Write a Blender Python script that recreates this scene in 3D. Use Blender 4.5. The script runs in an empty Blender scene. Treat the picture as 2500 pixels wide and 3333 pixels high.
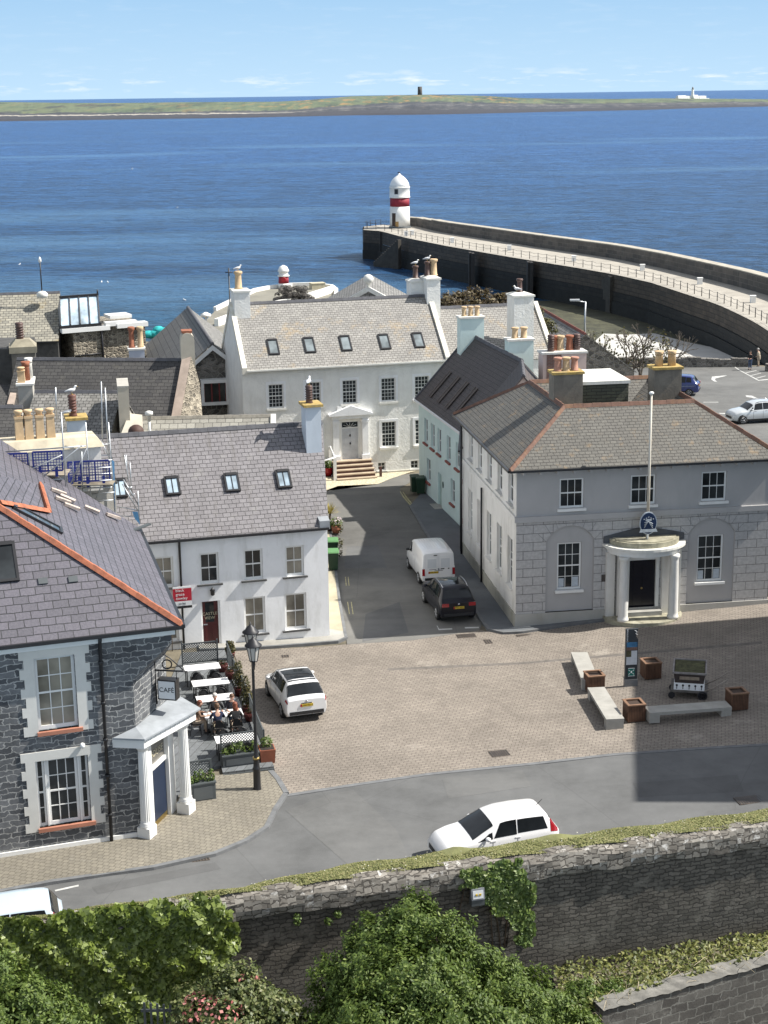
import bpy, bmesh, math, random
import numpy as np
from mathutils import Matrix, Vector
R=math.radians
rnd=random.Random(7)
scene=bpy.context.scene; COL=scene.collection
# ---------------------------------------------------------------- camera
FPX=5200.; HC=24.5; PIT=math.atan(1358/5200.); ROLL=0.0138
cf=Vector((0,math.cos(PIT),-math.sin(PIT))); r0=Vector((1,0,0)); u0=r0.cross(cf)
cr=math.cos(ROLL)*r0-math.sin(ROLL)*u0; cu=math.cos(ROLL)*u0+math.sin(ROLL)*r0
CAMP=Vector((0,0,HC))
cd=bpy.data.cameras.new('camera'); cam=bpy.data.objects.new('camera',cd); COL.objects.link(cam)
cd.sensor_fit='VERTICAL'; cd.sensor_height=36; cd.lens=36*FPX/3333; cd.clip_start=.5; cd.clip_end=200000
m=Matrix.Identity(4)
for i in range(3): m[i][0]=cr[i]; m[i][1]=cu[i]; m[i][2]=-cf[i]; m[i][3]=CAMP[i]
cam.matrix_world=m; scene.camera=cam
# ---------------------------------------------------------------- sky, sun, exposure
SAZ,SEL=R(5),R(47.5)
w=bpy.data.worlds.new('World'); scene.world=w; w.use_nodes=True
nt=w.node_tree; nt.nodes.clear()
def N(t,ty,**kw):
    n=t.nodes.new(ty)
    for k,v in kw.items():
        if k=='i':
            for a,b in v.items(): n.inputs[a].default_value=b
        else: setattr(n,k,v)
    return n
sky=N(nt,'ShaderNodeTexSky',sky_type='NISHITA',sun_disc=False,sun_elevation=SEL,sun_rotation=R(83),altitude=0,air_density=1.0,dust_density=0.35,ozone_density=2.5)
tc=N(nt,'ShaderNodeTexCoord'); mp=N(nt,'ShaderNodeMapping'); mp.inputs['Scale'].default_value=(26,26,190)
no=N(nt,'ShaderNodeTexNoise',i={'Scale':1.6,'Detail':7,'Roughness':.62})
rp=N(nt,'ShaderNodeValToRGB'); rp.color_ramp.elements[0].position=.52; rp.color_ramp.elements[1].position=.74
sx=N(nt,'ShaderNodeSeparateXYZ'); rz=N(nt,'ShaderNodeValToRGB')
e=rz.color_ramp.elements; e[0].position=.002; e[0].color=(0,0,0,1); e[1].position=.0055; e[1].color=(.75,.75,.75,1)
for p,c in((.0095,.75),(.014,.12),(.03,.07),(.2,.2)):
    q=e.new(p); q.color=(c,c,c,1)
mu=N(nt,'ShaderNodeMath',operation='MULTIPLY'); mx=N(nt,'ShaderNodeMixRGB'); mx.inputs[2].default_value=(7.3,7.6,7.9,1)
bg=N(nt,'ShaderNodeBackground',i={'Strength':.085}); ow=N(nt,'ShaderNodeOutputWorld')
L=nt.links.new
L(tc.outputs['Generated'],mp.inputs[0]); L(mp.outputs[0],no.inputs['Vector']); L(no.outputs[0],rp.inputs[0])
L(tc.outputs['Generated'],sx.inputs[0]); L(sx.outputs[2],rz.inputs[0]); L(rp.outputs[0],mu.inputs[0]); L(rz.outputs[0],mu.inputs[1])
sk=N(nt,'ShaderNodeValToRGB'); e=sk.color_ramp.elements; e[0].position=0.; e[0].color=(.56,.79,1,1); e[1].position=.07; e[1].color=(.37,.62,.9,1)
sc_=N(nt,'ShaderNodeMixRGB',blend_type='MULTIPLY'); sc_.inputs[0].default_value=1; sc_.inputs[2].default_value=(7.0,7.0,7.0,1); L(sx.outputs[2],sk.inputs[0]); L(sk.outputs[0],sc_.inputs[1])
fz=N(nt,'ShaderNodeValToRGB'); e=fz.color_ramp.elements; e[0].position=.08; e[0].color=(1,1,1,1); e[1].position=.45; e[1].color=(0,0,0,1); L(sx.outputs[2],fz.inputs[0])
m3=N(nt,'ShaderNodeMixRGB'); hs=N(nt,'ShaderNodeHueSaturation',i={'Saturation':.28,'Value':1.35}); L(sky.outputs[0],hs.inputs['Color']); L(fz.outputs[0],m3.inputs[0]); L(hs.outputs[0],m3.inputs[1]); L(sc_.outputs[0],m3.inputs[2])
L(mu.outputs[0],mx.inputs[0]); L(m3.outputs[0],mx.inputs[1]); L(mx.outputs[0],bg.inputs[0]); L(bg.outputs[0],ow.inputs[0])
sd=bpy.data.lights.new('sun','SUN'); sd.energy=4.6; sd.angle=R(.5); sd.color=(1,.955,.88)
so=bpy.data.objects.new('sun',sd); COL.objects.link(so)
SV=Vector((math.cos(SEL)*math.cos(SAZ),math.cos(SEL)*math.sin(SAZ),math.sin(SEL)))
so.rotation_euler=SV.to_track_quat('Z','Y').to_euler(); so.location=(60,20,80)
vs=scene.view_settings; vs.view_transform='Standard'; vs.look='None'; vs.gamma=1; vs.exposure=.77
# ---------------------------------------------------------------- pixel -> world helpers (photo pixels 2500x3333)
def ray(a,b): return cf+cr*((a-1250)/FPX)-cu*((b-1666.5)/FPX)
def Z(a,b,z=0):
    d=ray(a,b); return CAMP+d*((z-HC)/d.z)
def ONP(a,b,p,n):
    d=ray(a,b); p=Vector(p); n=Vector(n); return CAMP+d*((p-CAMP).dot(n)/d.dot(n))
def crop(x0,y0,k): return lambda x,y:(x0+x/k,y0+y/k)
def dirv(phi): return Vector((math.cos(R(phi)),math.sin(R(phi)),0))
def smooth(a,b,x):
    t=min(1,max(0,(x-a)/(b-a))); return t*t*(3-2*t)
def lin(a,b,x): return min(1,max(0,(x-a)/(b-a)))
def g(x,y):
    s=.042*min(max(x-6,0),14)+.03*min(max(-3-x,0),6)
    return s*(1-lin(80,95,y))-1.3*lin(104,150,y)
# ---------------------------------------------------------------- materials
MATS={}
def newmat(name):
    mt=bpy.data.materials.new(name); mt.use_nodes=True; t=mt.node_tree; t.nodes.clear()
    o=N(t,'ShaderNodeOutputMaterial'); b=N(t,'ShaderNodeBsdfPrincipled'); t.links.new(b.outputs[0],o.inputs[0]); MATS[name]=mt
    return mt,t,b
def c4(c): return (c[0],c[1],c[2],1)
def noise(t,vec,sc,det=4,ro=.55,dim='3D'):
    n=N(t,'ShaderNodeTexNoise',i={'Scale':sc,'Detail':det,'Roughness':ro}); 
    if vec is not None: t.links.new(vec,n.inputs['Vector'])
    return n.outputs[0]
def ramp(t,fac,stops):
    r=N(t,'ShaderNodeValToRGB'); e=r.color_ramp.elements
    e[0].position,e[0].color=stops[0][0],c4(stops[0][1]) if not isinstance(stops[0][1],(int,float)) else (stops[0][1],)*3+(1,)
    e[1].position,e[1].color=stops[-1][0],c4(stops[-1][1]) if not isinstance(stops[-1][1],(int,float)) else (stops[-1][1],)*3+(1,)
    for p,c in stops[1:-1]:
        q=e.new(p); q.color=c4(c) if not isinstance(c,(int,float)) else (c,c,c,1)
    t.links.new(fac,r.inputs[0]); return r.outputs[0]
def mix(t,fac,a,b,mode='MIX'):
    mx=N(t,'ShaderNodeMixRGB',blend_type=mode)
    for k,v in ((0,fac),(1,a),(2,b)):
        if isinstance(v,(int,float)): mx.inputs[k].default_value=v
        elif isinstance(v,(tuple,list)): mx.inputs[k].default_value=c4(v)
        else: t.links.new(v,mx.inputs[k])
    return mx.outputs[0]
def mth(t,op,a,b=None):
    n=N(t,'ShaderNodeMath',operation=op)
    for k,v in ((0,a),(1,b)):
        if v is None: continue
        if isinstance(v,(int,float)): n.inputs[k].default_value=v
        else: t.links.new(v,n.inputs[k])
    return n.outputs[0]
def bump(t,b,h,st,dist=.02):
    n=N(t,'ShaderNodeBump',i={'Strength':st,'Distance':dist}); t.links.new(h,n.inputs['Height']); t.links.new(n.outputs[0],b.inputs['Normal'])
def obj_co(t): return N(t,'ShaderNodeNewGeometry').outputs['Position']
def uv_co(t): return N(t,'ShaderNodeTexCoord').outputs['UV']
def mat(name,col,rough=.8,var=.18,sc=2.,metal=0,bmp=0,bsc=30,coat=0,stain=None):
    if name in MATS: return MATS[name]
    mt,t,b=newmat(name); co=obj_co(t)
    d=tuple(max(0,c*(1-var)) for c in col); l=tuple(min(1,c*(1+var*.7)) for c in col)
    c=ramp(t,noise(t,co,sc,6,.6),[(.3,d),(.7,l)])
    if stain:
        mpn=N(t,'ShaderNodeMapping'); mpn.inputs['Scale'].default_value=(1,1,.25); t.links.new(co,mpn.inputs[0])
        c=mix(t,ramp(t,noise(t,mpn.outputs[0],1.7,7,.65),[(.52,0),(.75,stain[1])]),c,stain[0])
    t.links.new(c,b.inputs['Base Color'])
    b.inputs['Roughness'].default_value=rough; b.inputs['Metallic'].default_value=metal
    if coat: b.inputs['Coat Weight'].default_value=coat; b.inputs['Coat Roughness'].default_value=.05
    if bmp: bump(t,b,noise(t,co,bsc,5,.6),bmp,.03)
    return mt
def slate(name,c1,c2,joint,bw=.32,bh=.22,ms=.012,lichen=None,la=.3,streak=None,rough=.7,big=.25,lsc=1.2):
    mt,t,b=newmat(name); uv=uv_co(t)
    nz=N(t,'ShaderNodeTexNoise',i={'Scale':3.,'Detail':2}); t.links.new(uv,nz.inputs['Vector'])
    wob=N(t,'ShaderNodeVectorMath',operation='SCALE'); t.links.new(nz.outputs['Color'],wob.inputs[0]); wob.inputs['Scale'].default_value=.05
    ad=N(t,'ShaderNodeVectorMath',operation='ADD'); t.links.new(uv,ad.inputs[0]); t.links.new(wob.outputs[0],ad.inputs[1])
    br=N(t,'ShaderNodeTexBrick',offset=.5,i={'Scale':1,'Brick Width':bw,'Row Height':bh,'Mortar Size':ms,'Mortar Smooth':.3,'Bias':0,'Color1':c4(c1),'Color2':c4(c2),'Mortar':c4(joint)})
    t.links.new(ad.outputs[0],br.inputs['Vector'])
    c=br.outputs['Color']
    c=mix(t,big,c,ramp(t,noise(t,uv,.9,8,.7),[(.3,.3),(.7,.75)]),'OVERLAY')
    c=mix(t,.35,c,ramp(t,noise(t,uv,14,4,.6),[(.3,.25),(.75,.8)]),'OVERLAY')
    if lichen: c=mix(t,ramp(t,noise(t,uv,lsc,9,.72),[(.56,0),(.7,la)]),c,lichen)
    if streak:
        mp=N(t,'ShaderNodeMapping'); mp.inputs['Scale'].default_value=(1.6,.28,1); t.links.new(uv,mp.inputs[0])
        c=mix(t,ramp(t,noise(t,mp.outputs[0],1.5,6,.6),[(.53,0),(.72,streak[1])]),c,streak[0])
    t.links.new(c,b.inputs['Base Color']); b.inputs['Roughness'].default_value=rough
    sp=N(t,'ShaderNodeSeparateXYZ'); t.links.new(ad.outputs[0],sp.inputs[0])
    saw=mth(t,'FRACT',mth(t,'DIVIDE',sp.outputs[1],bh))
    h=mth(t,'ADD',mth(t,'MULTIPLY',saw,-.8),mth(t,'MULTIPLY',br.outputs['Fac'],-.7))
    h=mth(t,'ADD',h,mth(t,'MULTIPLY',noise(t,uv,9,3),.5))
    bump(t,b,h,.65,.03); return mt
def rubble(name,stops,mortar,sx=2.,sy=4.4,mw=.05,bst=.8,patch=None,wob=.12,rough=.9):
    mt,t,b=newmat(name); uv=uv_co(t)
    nz=N(t,'ShaderNodeTexNoise',i={'Scale':2.2,'Detail':4}); t.links.new(uv,nz.inputs['Vector'])
    s=N(t,'ShaderNodeVectorMath',operation='SCALE'); t.links.new(nz.outputs['Color'],s.inputs[0]); s.inputs['Scale'].default_value=wob
    ad=N(t,'ShaderNodeVectorMath',operation='ADD'); t.links.new(uv,ad.inputs[0]); t.links.new(s.outputs[0],ad.inputs[1])
    mp=N(t,'ShaderNodeMapping'); mp.inputs['Scale'].default_value=(sx,sy,1); t.links.new(ad.outputs[0],mp.inputs[0])
    v1=N(t,'ShaderNodeTexVoronoi',voronoi_dimensions='2D',feature='DISTANCE_TO_EDGE',i={'Scale':1,'Randomness':.85}); t.links.new(mp.outputs[0],v1.inputs['Vector'])
    v2=N(t,'ShaderNodeTexVoronoi',voronoi_dimensions='2D',feature='F1',i={'Scale':1,'Randomness':.85}); t.links.new(mp.outputs[0],v2.inputs['Vector'])
    se=N(t,'ShaderNodeSeparateColor'); t.links.new(v2.outputs['Color'],se.inputs[0])
    c=ramp(t,se.outputs[0],stops)
    c=mix(t,.55,c,ramp(t,noise(t,uv,11,6,.7),[(.3,.2),(.72,.85)]),'OVERLAY')
    if patch: c=mix(t,ramp(t,noise(t,uv,patch[2],8,.7),[(.55,0),(.68,patch[1])]),c,patch[0])
    f=ramp(t,v1.outputs['Distance'],[(mw*.6,1),(mw*1.5,0)])
    c=mix(t,f,c,mortar); t.links.new(c,b.inputs['Base Color']); b.inputs['Roughness'].default_value=rough
    h=mth(t,'ADD',ramp(t,v1.outputs['Distance'],[(0,0),(.22,1)]),mth(t,'MULTIPLY',noise(t,uv,8,5,.65),.7))
    bump(t,b,h,bst,.07); return mt
def brick(name,c1,c2,joint,bw,bh,ms,rough=.85,rot=0,wobv=.02,big=.3,bst=.4,patch=None):
    mt,t,b=newmat(name); uv=uv_co(t)
    mp=N(t,'ShaderNodeMapping'); mp.inputs['Rotation'].default_value=(0,0,rot); t.links.new(uv,mp.inputs[0])
    nz=N(t,'ShaderNodeTexNoise',i={'Scale':4.,'Detail':2}); t.links.new(uv,nz.inputs['Vector'])
    s=N(t,'ShaderNodeVectorMath',operation='SCALE'); t.links.new(nz.outputs['Color'],s.inputs[0]); s.inputs['Scale'].default_value=wobv
    ad=N(t,'ShaderNodeVectorMath',operation='ADD'); t.links.new(mp.outputs[0],ad.inputs[0]); t.links.new(s.outputs[0],ad.inputs[1])
    br=N(t,'ShaderNodeTexBrick',offset=.5,i={'Scale':1,'Brick Width':bw,'Row Height':bh,'Mortar Size':ms,'Mortar Smooth':.2,'Bias':0,'Color1':c4(c1),'Color2':c4(c2),'Mortar':c4(joint)})
    t.links.new(ad.outputs[0],br.inputs['Vector']); c=br.outputs['Color']
    c=mix(t,big,c,ramp(t,noise(t,uv,.35,9,.68),[(.3,.25),(.7,.8)]),'OVERLAY')
    c=mix(t,.3,c,ramp(t,noise(t,uv,7,5,.6),[(.3,.25),(.75,.8)]),'OVERLAY')
    if patch: c=mix(t,ramp(t,noise(t,uv,patch[2],8,.7),[(patch[3],0),(patch[3]+.13,patch[1])]),c,patch[0])
    t.links.new(c,b.inputs['Base Color']); b.inputs['Roughness'].default_value=rough
    bump(t,b,mth(t,'ADD',mth(t,'MULTIPLY',br.outputs['Fac'],-1),mth(t,'MULTIPLY',noise(t,uv,18,3),.5)),bst,.015); return mt
def leafmat(name,stops,rough=.55,trans=.25):
    mt,t,b=newmat(name); sp=N(t,'ShaderNodeSeparateXYZ'); t.links.new(uv_co(t),sp.inputs[0])
    c=ramp(t,sp.outputs[0],stops); t.links.new(c,b.inputs['Base Color']); b.inputs['Roughness'].default_value=rough
    tr=N(t,'ShaderNodeBsdfTranslucent'); t.links.new(c,tr.inputs[0]); ms=N(t,'ShaderNodeMixShader',i={0:trans})
    o=[n for n in t.nodes if n.type=='OUTPUT_MATERIAL'][0]
    t.links.new(b.outputs[0],ms.inputs[1]); t.links.new(tr.outputs[0],ms.inputs[2]); t.links.new(ms.outputs[0],o.inputs[0]); return mt
def glass(name,col,rough=.06):
    mt,t,b=newmat(name); co=obj_co(t)
    c=ramp(t,noise(t,co,.8,3),[(.35,tuple(x*.5 for x in col)),(.65,tuple(min(1,x*1.4) for x in col))]); t.links.new(c,b.inputs['Base Color'])
    b.inputs['Roughness'].default_value=rough; b.inputs['IOR'].default_value=1.5; bump(t,b,noise(t,co,1.2,2),.06,.1); return mt
# ---------------------------------------------------------------- mesh builder
ORG={}
class MB:
    def __init__(s,M=None): s.v=[]; s.f=[]; s.mi=[]; s.sm=[]; s.M=M
    def at(s,M): s.M=M; return s
    def pt(s,p):
        p=Vector(p); s.v.append(s.M@p if s.M else p); return len(s.v)-1
    def face(s,idx,m=0,sm=False): s.f.append(tuple(idx)); s.mi.append(m); s.sm.append(sm)
    def poly(s,pts,m=0,sm=False): s.face([s.pt(p) for p in pts],m,sm); return s
    def box(s,x0,x1,y0,y1,z0,z1,m=0):
        i=[s.pt(p) for p in((x0,y0,z0),(x1,y0,z0),(x1,y1,z0),(x0,y1,z0),(x0,y0,z1),(x1,y0,z1),(x1,y1,z1),(x0,y1,z1))]
        for f in((3,2,1,0),(4,5,6,7),(0,1,5,4),(1,2,6,5),(2,3,7,6),(3,0,4,7)): s.face([i[k] for k in f],m)
        return s
    def hexa(s,b,t,m=0):
        n=len(b); i=[s.pt(p) for p in b]; j=[s.pt(p) for p in t]
        s.face(i[::-1],m); s.face(j,m)
        for k in range(n): s.face((i[k],i[(k+1)%n],j[(k+1)%n],j[k]),m)
        return s
    def prism(s,pts,z0,z1,m=0): return s.hexa([(p[0],p[1],z0) for p in pts],[(p[0],p[1],z1) for p in pts],m)
    def slab(s,pts,th,m=0,m2=None):
        a,b,c=[Vector(p) for p in pts[:3]]; n=(b-a).cross(c-a).normalized()
        lo=[Vector(p)-n*th for p in pts]; k=len(s.f); s.hexa(lo,[Vector(p) for p in pts],m)
        return s
    def tube(s,path,r,n=8,m=0,cap=True,sm=True):
        P=[Vector(p) for p in path]; rr=r if isinstance(r,(list,tuple)) else [r]*len(P); rings=[]
        for k,p in enumerate(P):
            d=(P[min(k+1,len(P)-1)]-P[max(k-1,0)]).normalized()
            a=d.cross(Vector((0,0,1)))
            if a.length<1e-3: a=d.cross(Vector((1,0,0)))
            a.normalize(); b=d.cross(a)
            rings.append([s.pt(p+(a*math.cos(q)+b*math.sin(q))*rr[k]) for q in[2*math.pi*j/n for j in range(n)]])
        for A,B in zip(rings,rings[1:]):
            for j in range(n): s.face((A[j],B[j],B[(j+1)%n],A[(j+1)%n]),m,sm)
        if cap: s.face(rings[0],m); s.face(rings[-1][::-1],m)
        return s
    def lathe(s,prof,c=(0,0,0),n=16,m=0,sm=True,sq=None):
        rings=[]
        for r,z in prof: rings.append([s.pt((c[0]+r*math.cos(2*math.pi*(j+.5)/n),c[1]+r*math.sin(2*math.pi*(j+.5)/n),c[2]+z)) for j in range(n)])
        for A,B in zip(rings,rings[1:]):
            for j in range(n): s.face((A[j],A[(j+1)%n],B[(j+1)%n],B[j]),m,sm)
        s.face(rings[0][::-1],m); s.face(rings[-1],m); return s
    def ell(s,c,r,n=12,k=8,m=0):
        pr=[]
        rings=[]
        for a in range(1,k):
            th=math.pi*a/k; rings.append([s.pt((c[0]+r[0]*math.sin(th)*math.cos(2*math.pi*j/n),c[1]+r[1]*math.sin(th)*math.sin(2*math.pi*j/n),c[2]-r[2]*math.cos(th))) for j in range(n)])
        for A,B in zip(rings,rings[1:]):
            for j in range(n): s.face((A[j],A[(j+1)%n],B[(j+1)%n],B[j]),m,True)
        b=s.pt((c[0],c[1],c[2]-r[2])); t=s.pt((c[0],c[1],c[2]+r[2]))
        for j in range(n): s.face((rings[0][(j+1)%n],rings[0][j],b),m,True); s.face((rings[-1][j],rings[-1][(j+1)%n],t),m,True)
        return s
    def grid(s,fn,nu,nv,m=0,sm=True):
        ix=[[s.pt(fn(i/nu,j/nv)) for j in range(nv+1)] for i in range(nu+1)]
        for i in range(nu):
            for j in range(nv): s.face((ix[i][j],ix[i+1][j],ix[i+1][j+1],ix[i][j+1]),m,sm)
        return s
    def build(s,name,mats,parent=None,off=None,uv=True):
        if not isinstance(mats,(list,tuple)): mats=[mats]
        if off is None: off=ORG.get(parent.name,Vector()) if parent is not None else Vector()
        me=bpy.data.meshes.new(name); me.from_pydata([tuple(v-off) for v in s.v],[],s.f)
        for mm in mats: me.materials.append(mm)
        me.polygons.foreach_set('material_index',s.mi); me.polygons.foreach_set('use_smooth',s.sm)
        if uv and s.f:
            ul=me.uv_layers.new(name='uv'); up=Vector((0,0,1)); dat=np.empty(len(me.loops)*2,'f'); k=0
            for f in s.f:
                a=s.v[f[0]]; n=Vector()
                for q in range(1,len(f)-1): n+=(s.v[f[q]]-a).cross(s.v[f[q+1]]-a)
                if n.length<1e-12: n=Vector((0,0,1))
                n.normalize(); T=up.cross(n)
                if T.length<.05: T=Vector((1,0,0)); B=Vector((0,1,0))
                else: T.normalize(); B=n.cross(T)
                for q in f:
                    p=s.v[q]; dat[k]=p.dot(T); dat[k+1]=p.dot(B); k+=2
            ul.data.foreach_set('uv',dat)
        o=bpy.data.objects.new(name,me); COL.objects.link(o)
        if parent is not None: o.parent=parent; ORG[o.name]=off
        else: ORG[o.name]=Vector()
        return o
def tag(o,label=None,cat=None,group=None,kind=None):
    if label: o['label']=label
    if cat: o['category']=cat
    if group: o['group']=group
    if kind: o['kind']=kind
    return o
def thing(name,label,cat,loc=(0,0,0),rz=0,group=None,world=False):
    """Empty at the thing's base; world=True means its parts are built in world coordinates"""
    o=bpy.data.objects.new(name,None); COL.objects.link(o); o.location=loc; o.rotation_euler=(0,0,rz); o.empty_display_size=.2
    ORG[o.name]=Vector(loc) if world else Vector()
    return tag(o,label,cat,group)
def clone(root,loc,rz,label,group=None):
    def cp(o,par):
        c=o.copy(); COL.objects.link(c)
        if par is not None: c.parent=par
        ORG[c.name]=ORG.get(o.name,Vector())
        for ch in list(o.children): cp(ch,c)
        return c
    r=cp(root,None); r.location=loc; r.rotation_euler=(0,0,rz); r['label']=label
    if group: r['group']=group
    return r
def frame(A,B=None,phi=None):
    """matrix: x along the wall A->B (left to right seen from outside), y inward, z up"""
    A=Vector((A[0],A[1],0)); d=dirv(phi) if B is None else (Vector((B[0],B[1],0))-A).normalized()
    n=Vector((-d.y,d.x,0)); mm=Matrix.Identity(4)
    for i in range(3): mm[i][0]=d[i]; mm[i][1]=n[i]; mm[i][3]=A[i]
    return mm
def onwall(M,a,b,off=0):
    """photo pixel -> (s,z) on the wall plane of frame M (off metres inward)"""
    n=M.col[1].to_3d(); p=M.translation+n*off; q=M.inverted()@ONP(a,b,p,n); return q.x,q.z
def rect(M,a,b):
    s0,z1=onwall(M,*a); s1,z0=onwall(M,*b); return (min(s0,s1),max(s0,s1),min(z0,z1),max(z0,z1))
def wall(mb,M,L,z0,z1,ops=(),dep=.15,m=0,mr=None):
    """wall face with rectangular openings and reveals, in frame M"""
    mb.at(M); mr=m if mr is None else mr
    xs=sorted({0,L,*[o[0] for o in ops],*[o[1] for o in ops]}); xs=[x for x in xs if 0<=x<=L]
    for x0,x1 in zip(xs,xs[1:]):
        c=(x0+x1)/2; cov=sorted((o[2],o[3]) for o in ops if o[0]<c<o[1]); z=z0
        for a,b in cov:
            if a>z: mb.poly([(x0,0,z),(x1,0,z),(x1,0,a),(x0,0,a)],m)
            z=max(z,b)
        if z<z1: mb.poly([(x0,0,z),(x1,0,z),(x1,0,z1),(x0,0,z1)],m)
    for a,b,c,d in ops:
        mb.poly([(a,0,c),(a,dep,c),(a,dep,d),(a,0,d)][::-1],mr); mb.poly([(b,0,c),(b,dep,c),(b,dep,d),(b,0,d)],mr)
        mb.poly([(a,0,c),(b,0,c),(b,dep,c),(a,dep,c)],mr); mb.poly([(a,0,d),(b,0,d),(b,dep,d),(a,dep,d)][::-1],mr)
    return mb
def window(par,M,op,cols=2,rows=2,fm=None,gm=None,dep=.13,sill=None,fw=.07,bar=.025,sash=True,name='window',sill_m=None,sproj=.09,sh=.07,sov=.1,horns=0):
    """sash window: frame mesh with pane and sill as sub-parts"""
    a,b,c,d=op; fm=fm or MW; gm=gm or MG; e=.006
    f=MB(M); y0,y1=dep-.06,dep-.005
    a+=e;b-=e;c+=e;d-=e
    f.box(a,a+fw,y0,y1,c,d).box(b-fw,b,y0,y1,c,d).box(a+fw,b-fw,y0,y1,c,c+fw*1.3).box(a+fw,b-fw,y0,y1,d-fw,d)
    x0,x1,z0,z1=a+fw,b-fw,c+fw*1.3,d-fw; zm=(z0+z1)/2
    if sash: f.box(x0,x1,y0+.005,y1,zm-.03,zm+.03)
    for k in range(1,cols): x=x0+(x1-x0)*k/cols; f.box(x-bar/2,x+bar/2,y0+.015,y1,z0,z1)
    for k in range(1,rows):
        z=z0+(z1-z0)*k/rows
        if sash and abs(z-zm)<.04: continue
        f.box(x0,x1,y0+.016,y1,z-bar/2,z+bar/2)
    o=f.build(name,fm,par)
    p=MB(M); p.poly([(x0,y1-.02,z0),(x1,y1-.02,z0),(x1,y1-.02,z1),(x0,y1-.02,z1)]); p.build('pane',gm,o)
    if sill: MB(M).box(op[0]-sov,op[1]+sov,-sproj,.0,op[2]-sh,op[2]).build('sill',sill,o)
    return o
# ---------------------------------------------------------------- material set
MW=mat('white_gloss',(.78,.78,.76),.45,.05)
MG=glass('dark_glass',(.03,.034,.036)); MGB=glass('blind_glass',(.24,.22,.18),.1); MGS=glass('sky_glass',(.32,.4,.46),.08)
render_white=mat('white_render',(.84,.845,.85),.85,.06,1.3,bmp=.15,bsc=9,stain=((.5,.5,.47),.5))
rough_white=mat('roughcast',(.82,.81,.77),.9,.08,1.2,bmp=1.,bsc=7,stain=((.56,.54,.48),.4))
cream_plinth=mat('cream_plinth',(.72,.69,.58),.85,.08,1.2,bmp=.15,bsc=9,stain=((.45,.4,.3),.4))
green_render=mat('mint_render',(.66,.79,.755),.85,.05,1.1,bmp=.1,bsc=9,stain=((.5,.63,.59),.4))
pink_render=mat('pink_render',(.68,.55,.5),.85,.06,1.1,bmp=.1,bsc=9,stain=((.5,.4,.35),.4))
blue_render=mat('pale_blue_render',(.58,.64,.7),.85,.06,1.1,bmp=.1,bsc=9,stain=((.45,.5,.55),.4))
grey_paint=mat('grey_paint',(.42,.41,.405),.8,.05,.9,bmp=.08,bsc=8,stain=((.34,.34,.33),.4))
side_paint=mat('offwhite_render',(.74,.72,.68),.85,.09,.8,bmp=.1,bsc=7,stain=((.4,.38,.31),.55))
plinth_grey=mat('plinth_stone',(.36,.35,.3),.9,.15,1.2,bmp=.2,bsc=10,stain=((.2,.2,.14),.6))
cement=mat('cement_render',(.42,.4,.36),.9,.14,1.4,bmp=.25,bsc=11,stain=((.24,.22,.18),.55))
cement_dark=mat('weathered_cement',(.2,.18,.15),.9,.25,1.6,bmp=.3,bsc=11,stain=((.1,.09,.08),.7))
concrete=mat('concrete',(.36,.35,.32),.9,.16,1.8,bmp=.25,bsc=16,stain=((.2,.2,.17),.5))
black=mat('black_paint',(.018,.018,.02),.4,.2); iron=mat('black_iron',(.02,.02,.024),.5,.3)
dgrey=mat('dark_grey_paint',(.07,.08,.085),.6,.12); lead=mat('lead_sheet',(.3,.32,.34),.5,.2,1.5,stain=((.2,.22,.23),.5))
buff=mat('buff_clay',(.55,.4,.24),.85,.2,4,bmp=.15,stain=((.3,.22,.14),.5)); terra=mat('red_clay',(.3,.11,.06),.8,.25,4); darkclay=mat('dark_clay',(.09,.05,.04),.5,.3,4)
ochre=mat('lichened_cap',(.42,.3,.1),.9,.35,5,stain=((.3,.28,.24),.6)); whitecap=mat('white_cap',(.72,.71,.66),.9,.12,3,stain=((.35,.33,.27),.5))
redridge=mat('red_ridge_tile',(.4,.135,.07),.8,.3,4,bmp=.25,stain=((.25,.12,.08),.5)); brownridge=mat('brown_ridge_tile',(.16,.085,.06),.8,.35,3,bmp=.2,stain=((.3,.17,.06),.5))
greyridge=mat('grey_ridge_tile',(.1,.1,.11),.8,.25,3,bmp=.2); sillstone=mat('dark_sill',(.07,.07,.07),.8,.2); redsill=mat('red_sill',(.28,.09,.07),.8,.2)
steel=mat('galvanised_steel',(.42,.44,.46),.4,.15,3,metal=.7)
S_cot=slate('cottage_slate',(.205,.194,.202),(.17,.16,.167),(.05,.048,.05),.34,.235,.016,lichen=(.36,.35,.31),la=.25,streak=((.11,.1,.09),.6))
S_cafe=slate('purple_slate',(.115,.107,.127),(.09,.085,.1),(.03,.03,.034),.5,.29,.018,rough=.52,big=.15)
S_civ=slate('lichened_slate',(.125,.119,.104),(.1,.095,.084),(.03,.028,.025),.3,.2,.016,lichen=(.33,.22,.11),la=.55,lsc=1.5)
S_geo=slate('silver_slate',(.3,.288,.265),(.235,.225,.21),(.1,.095,.085),.3,.2,.018,lichen=(.5,.34,.14),la=.55,lsc=.5,big=.35)
S_dark=slate('black_slate',(.075,.072,.068),(.05,.048,.048),(.018,.018,.018),.42,.26,.02,lichen=(.16,.15,.12),la=.3)
S_mid=slate('grey_slate',(.25,.24,.225),(.15,.145,.135),(.045,.045,.04),.34,.24,.022,lichen=(.36,.35,.31),la=.45,lsc=1.)
S_gold=slate('golden_slate',(.33,.31,.25),(.22,.21,.175),(.07,.065,.06),.42,.27,.024,lichen=(.42,.3,.1),la=.4,lsc=.6)
S_brown=slate('brown_tile',(.085,.07,.068),(.068,.058,.056),(.03,.026,.025),.30,.27,.012,big=.15)
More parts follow.
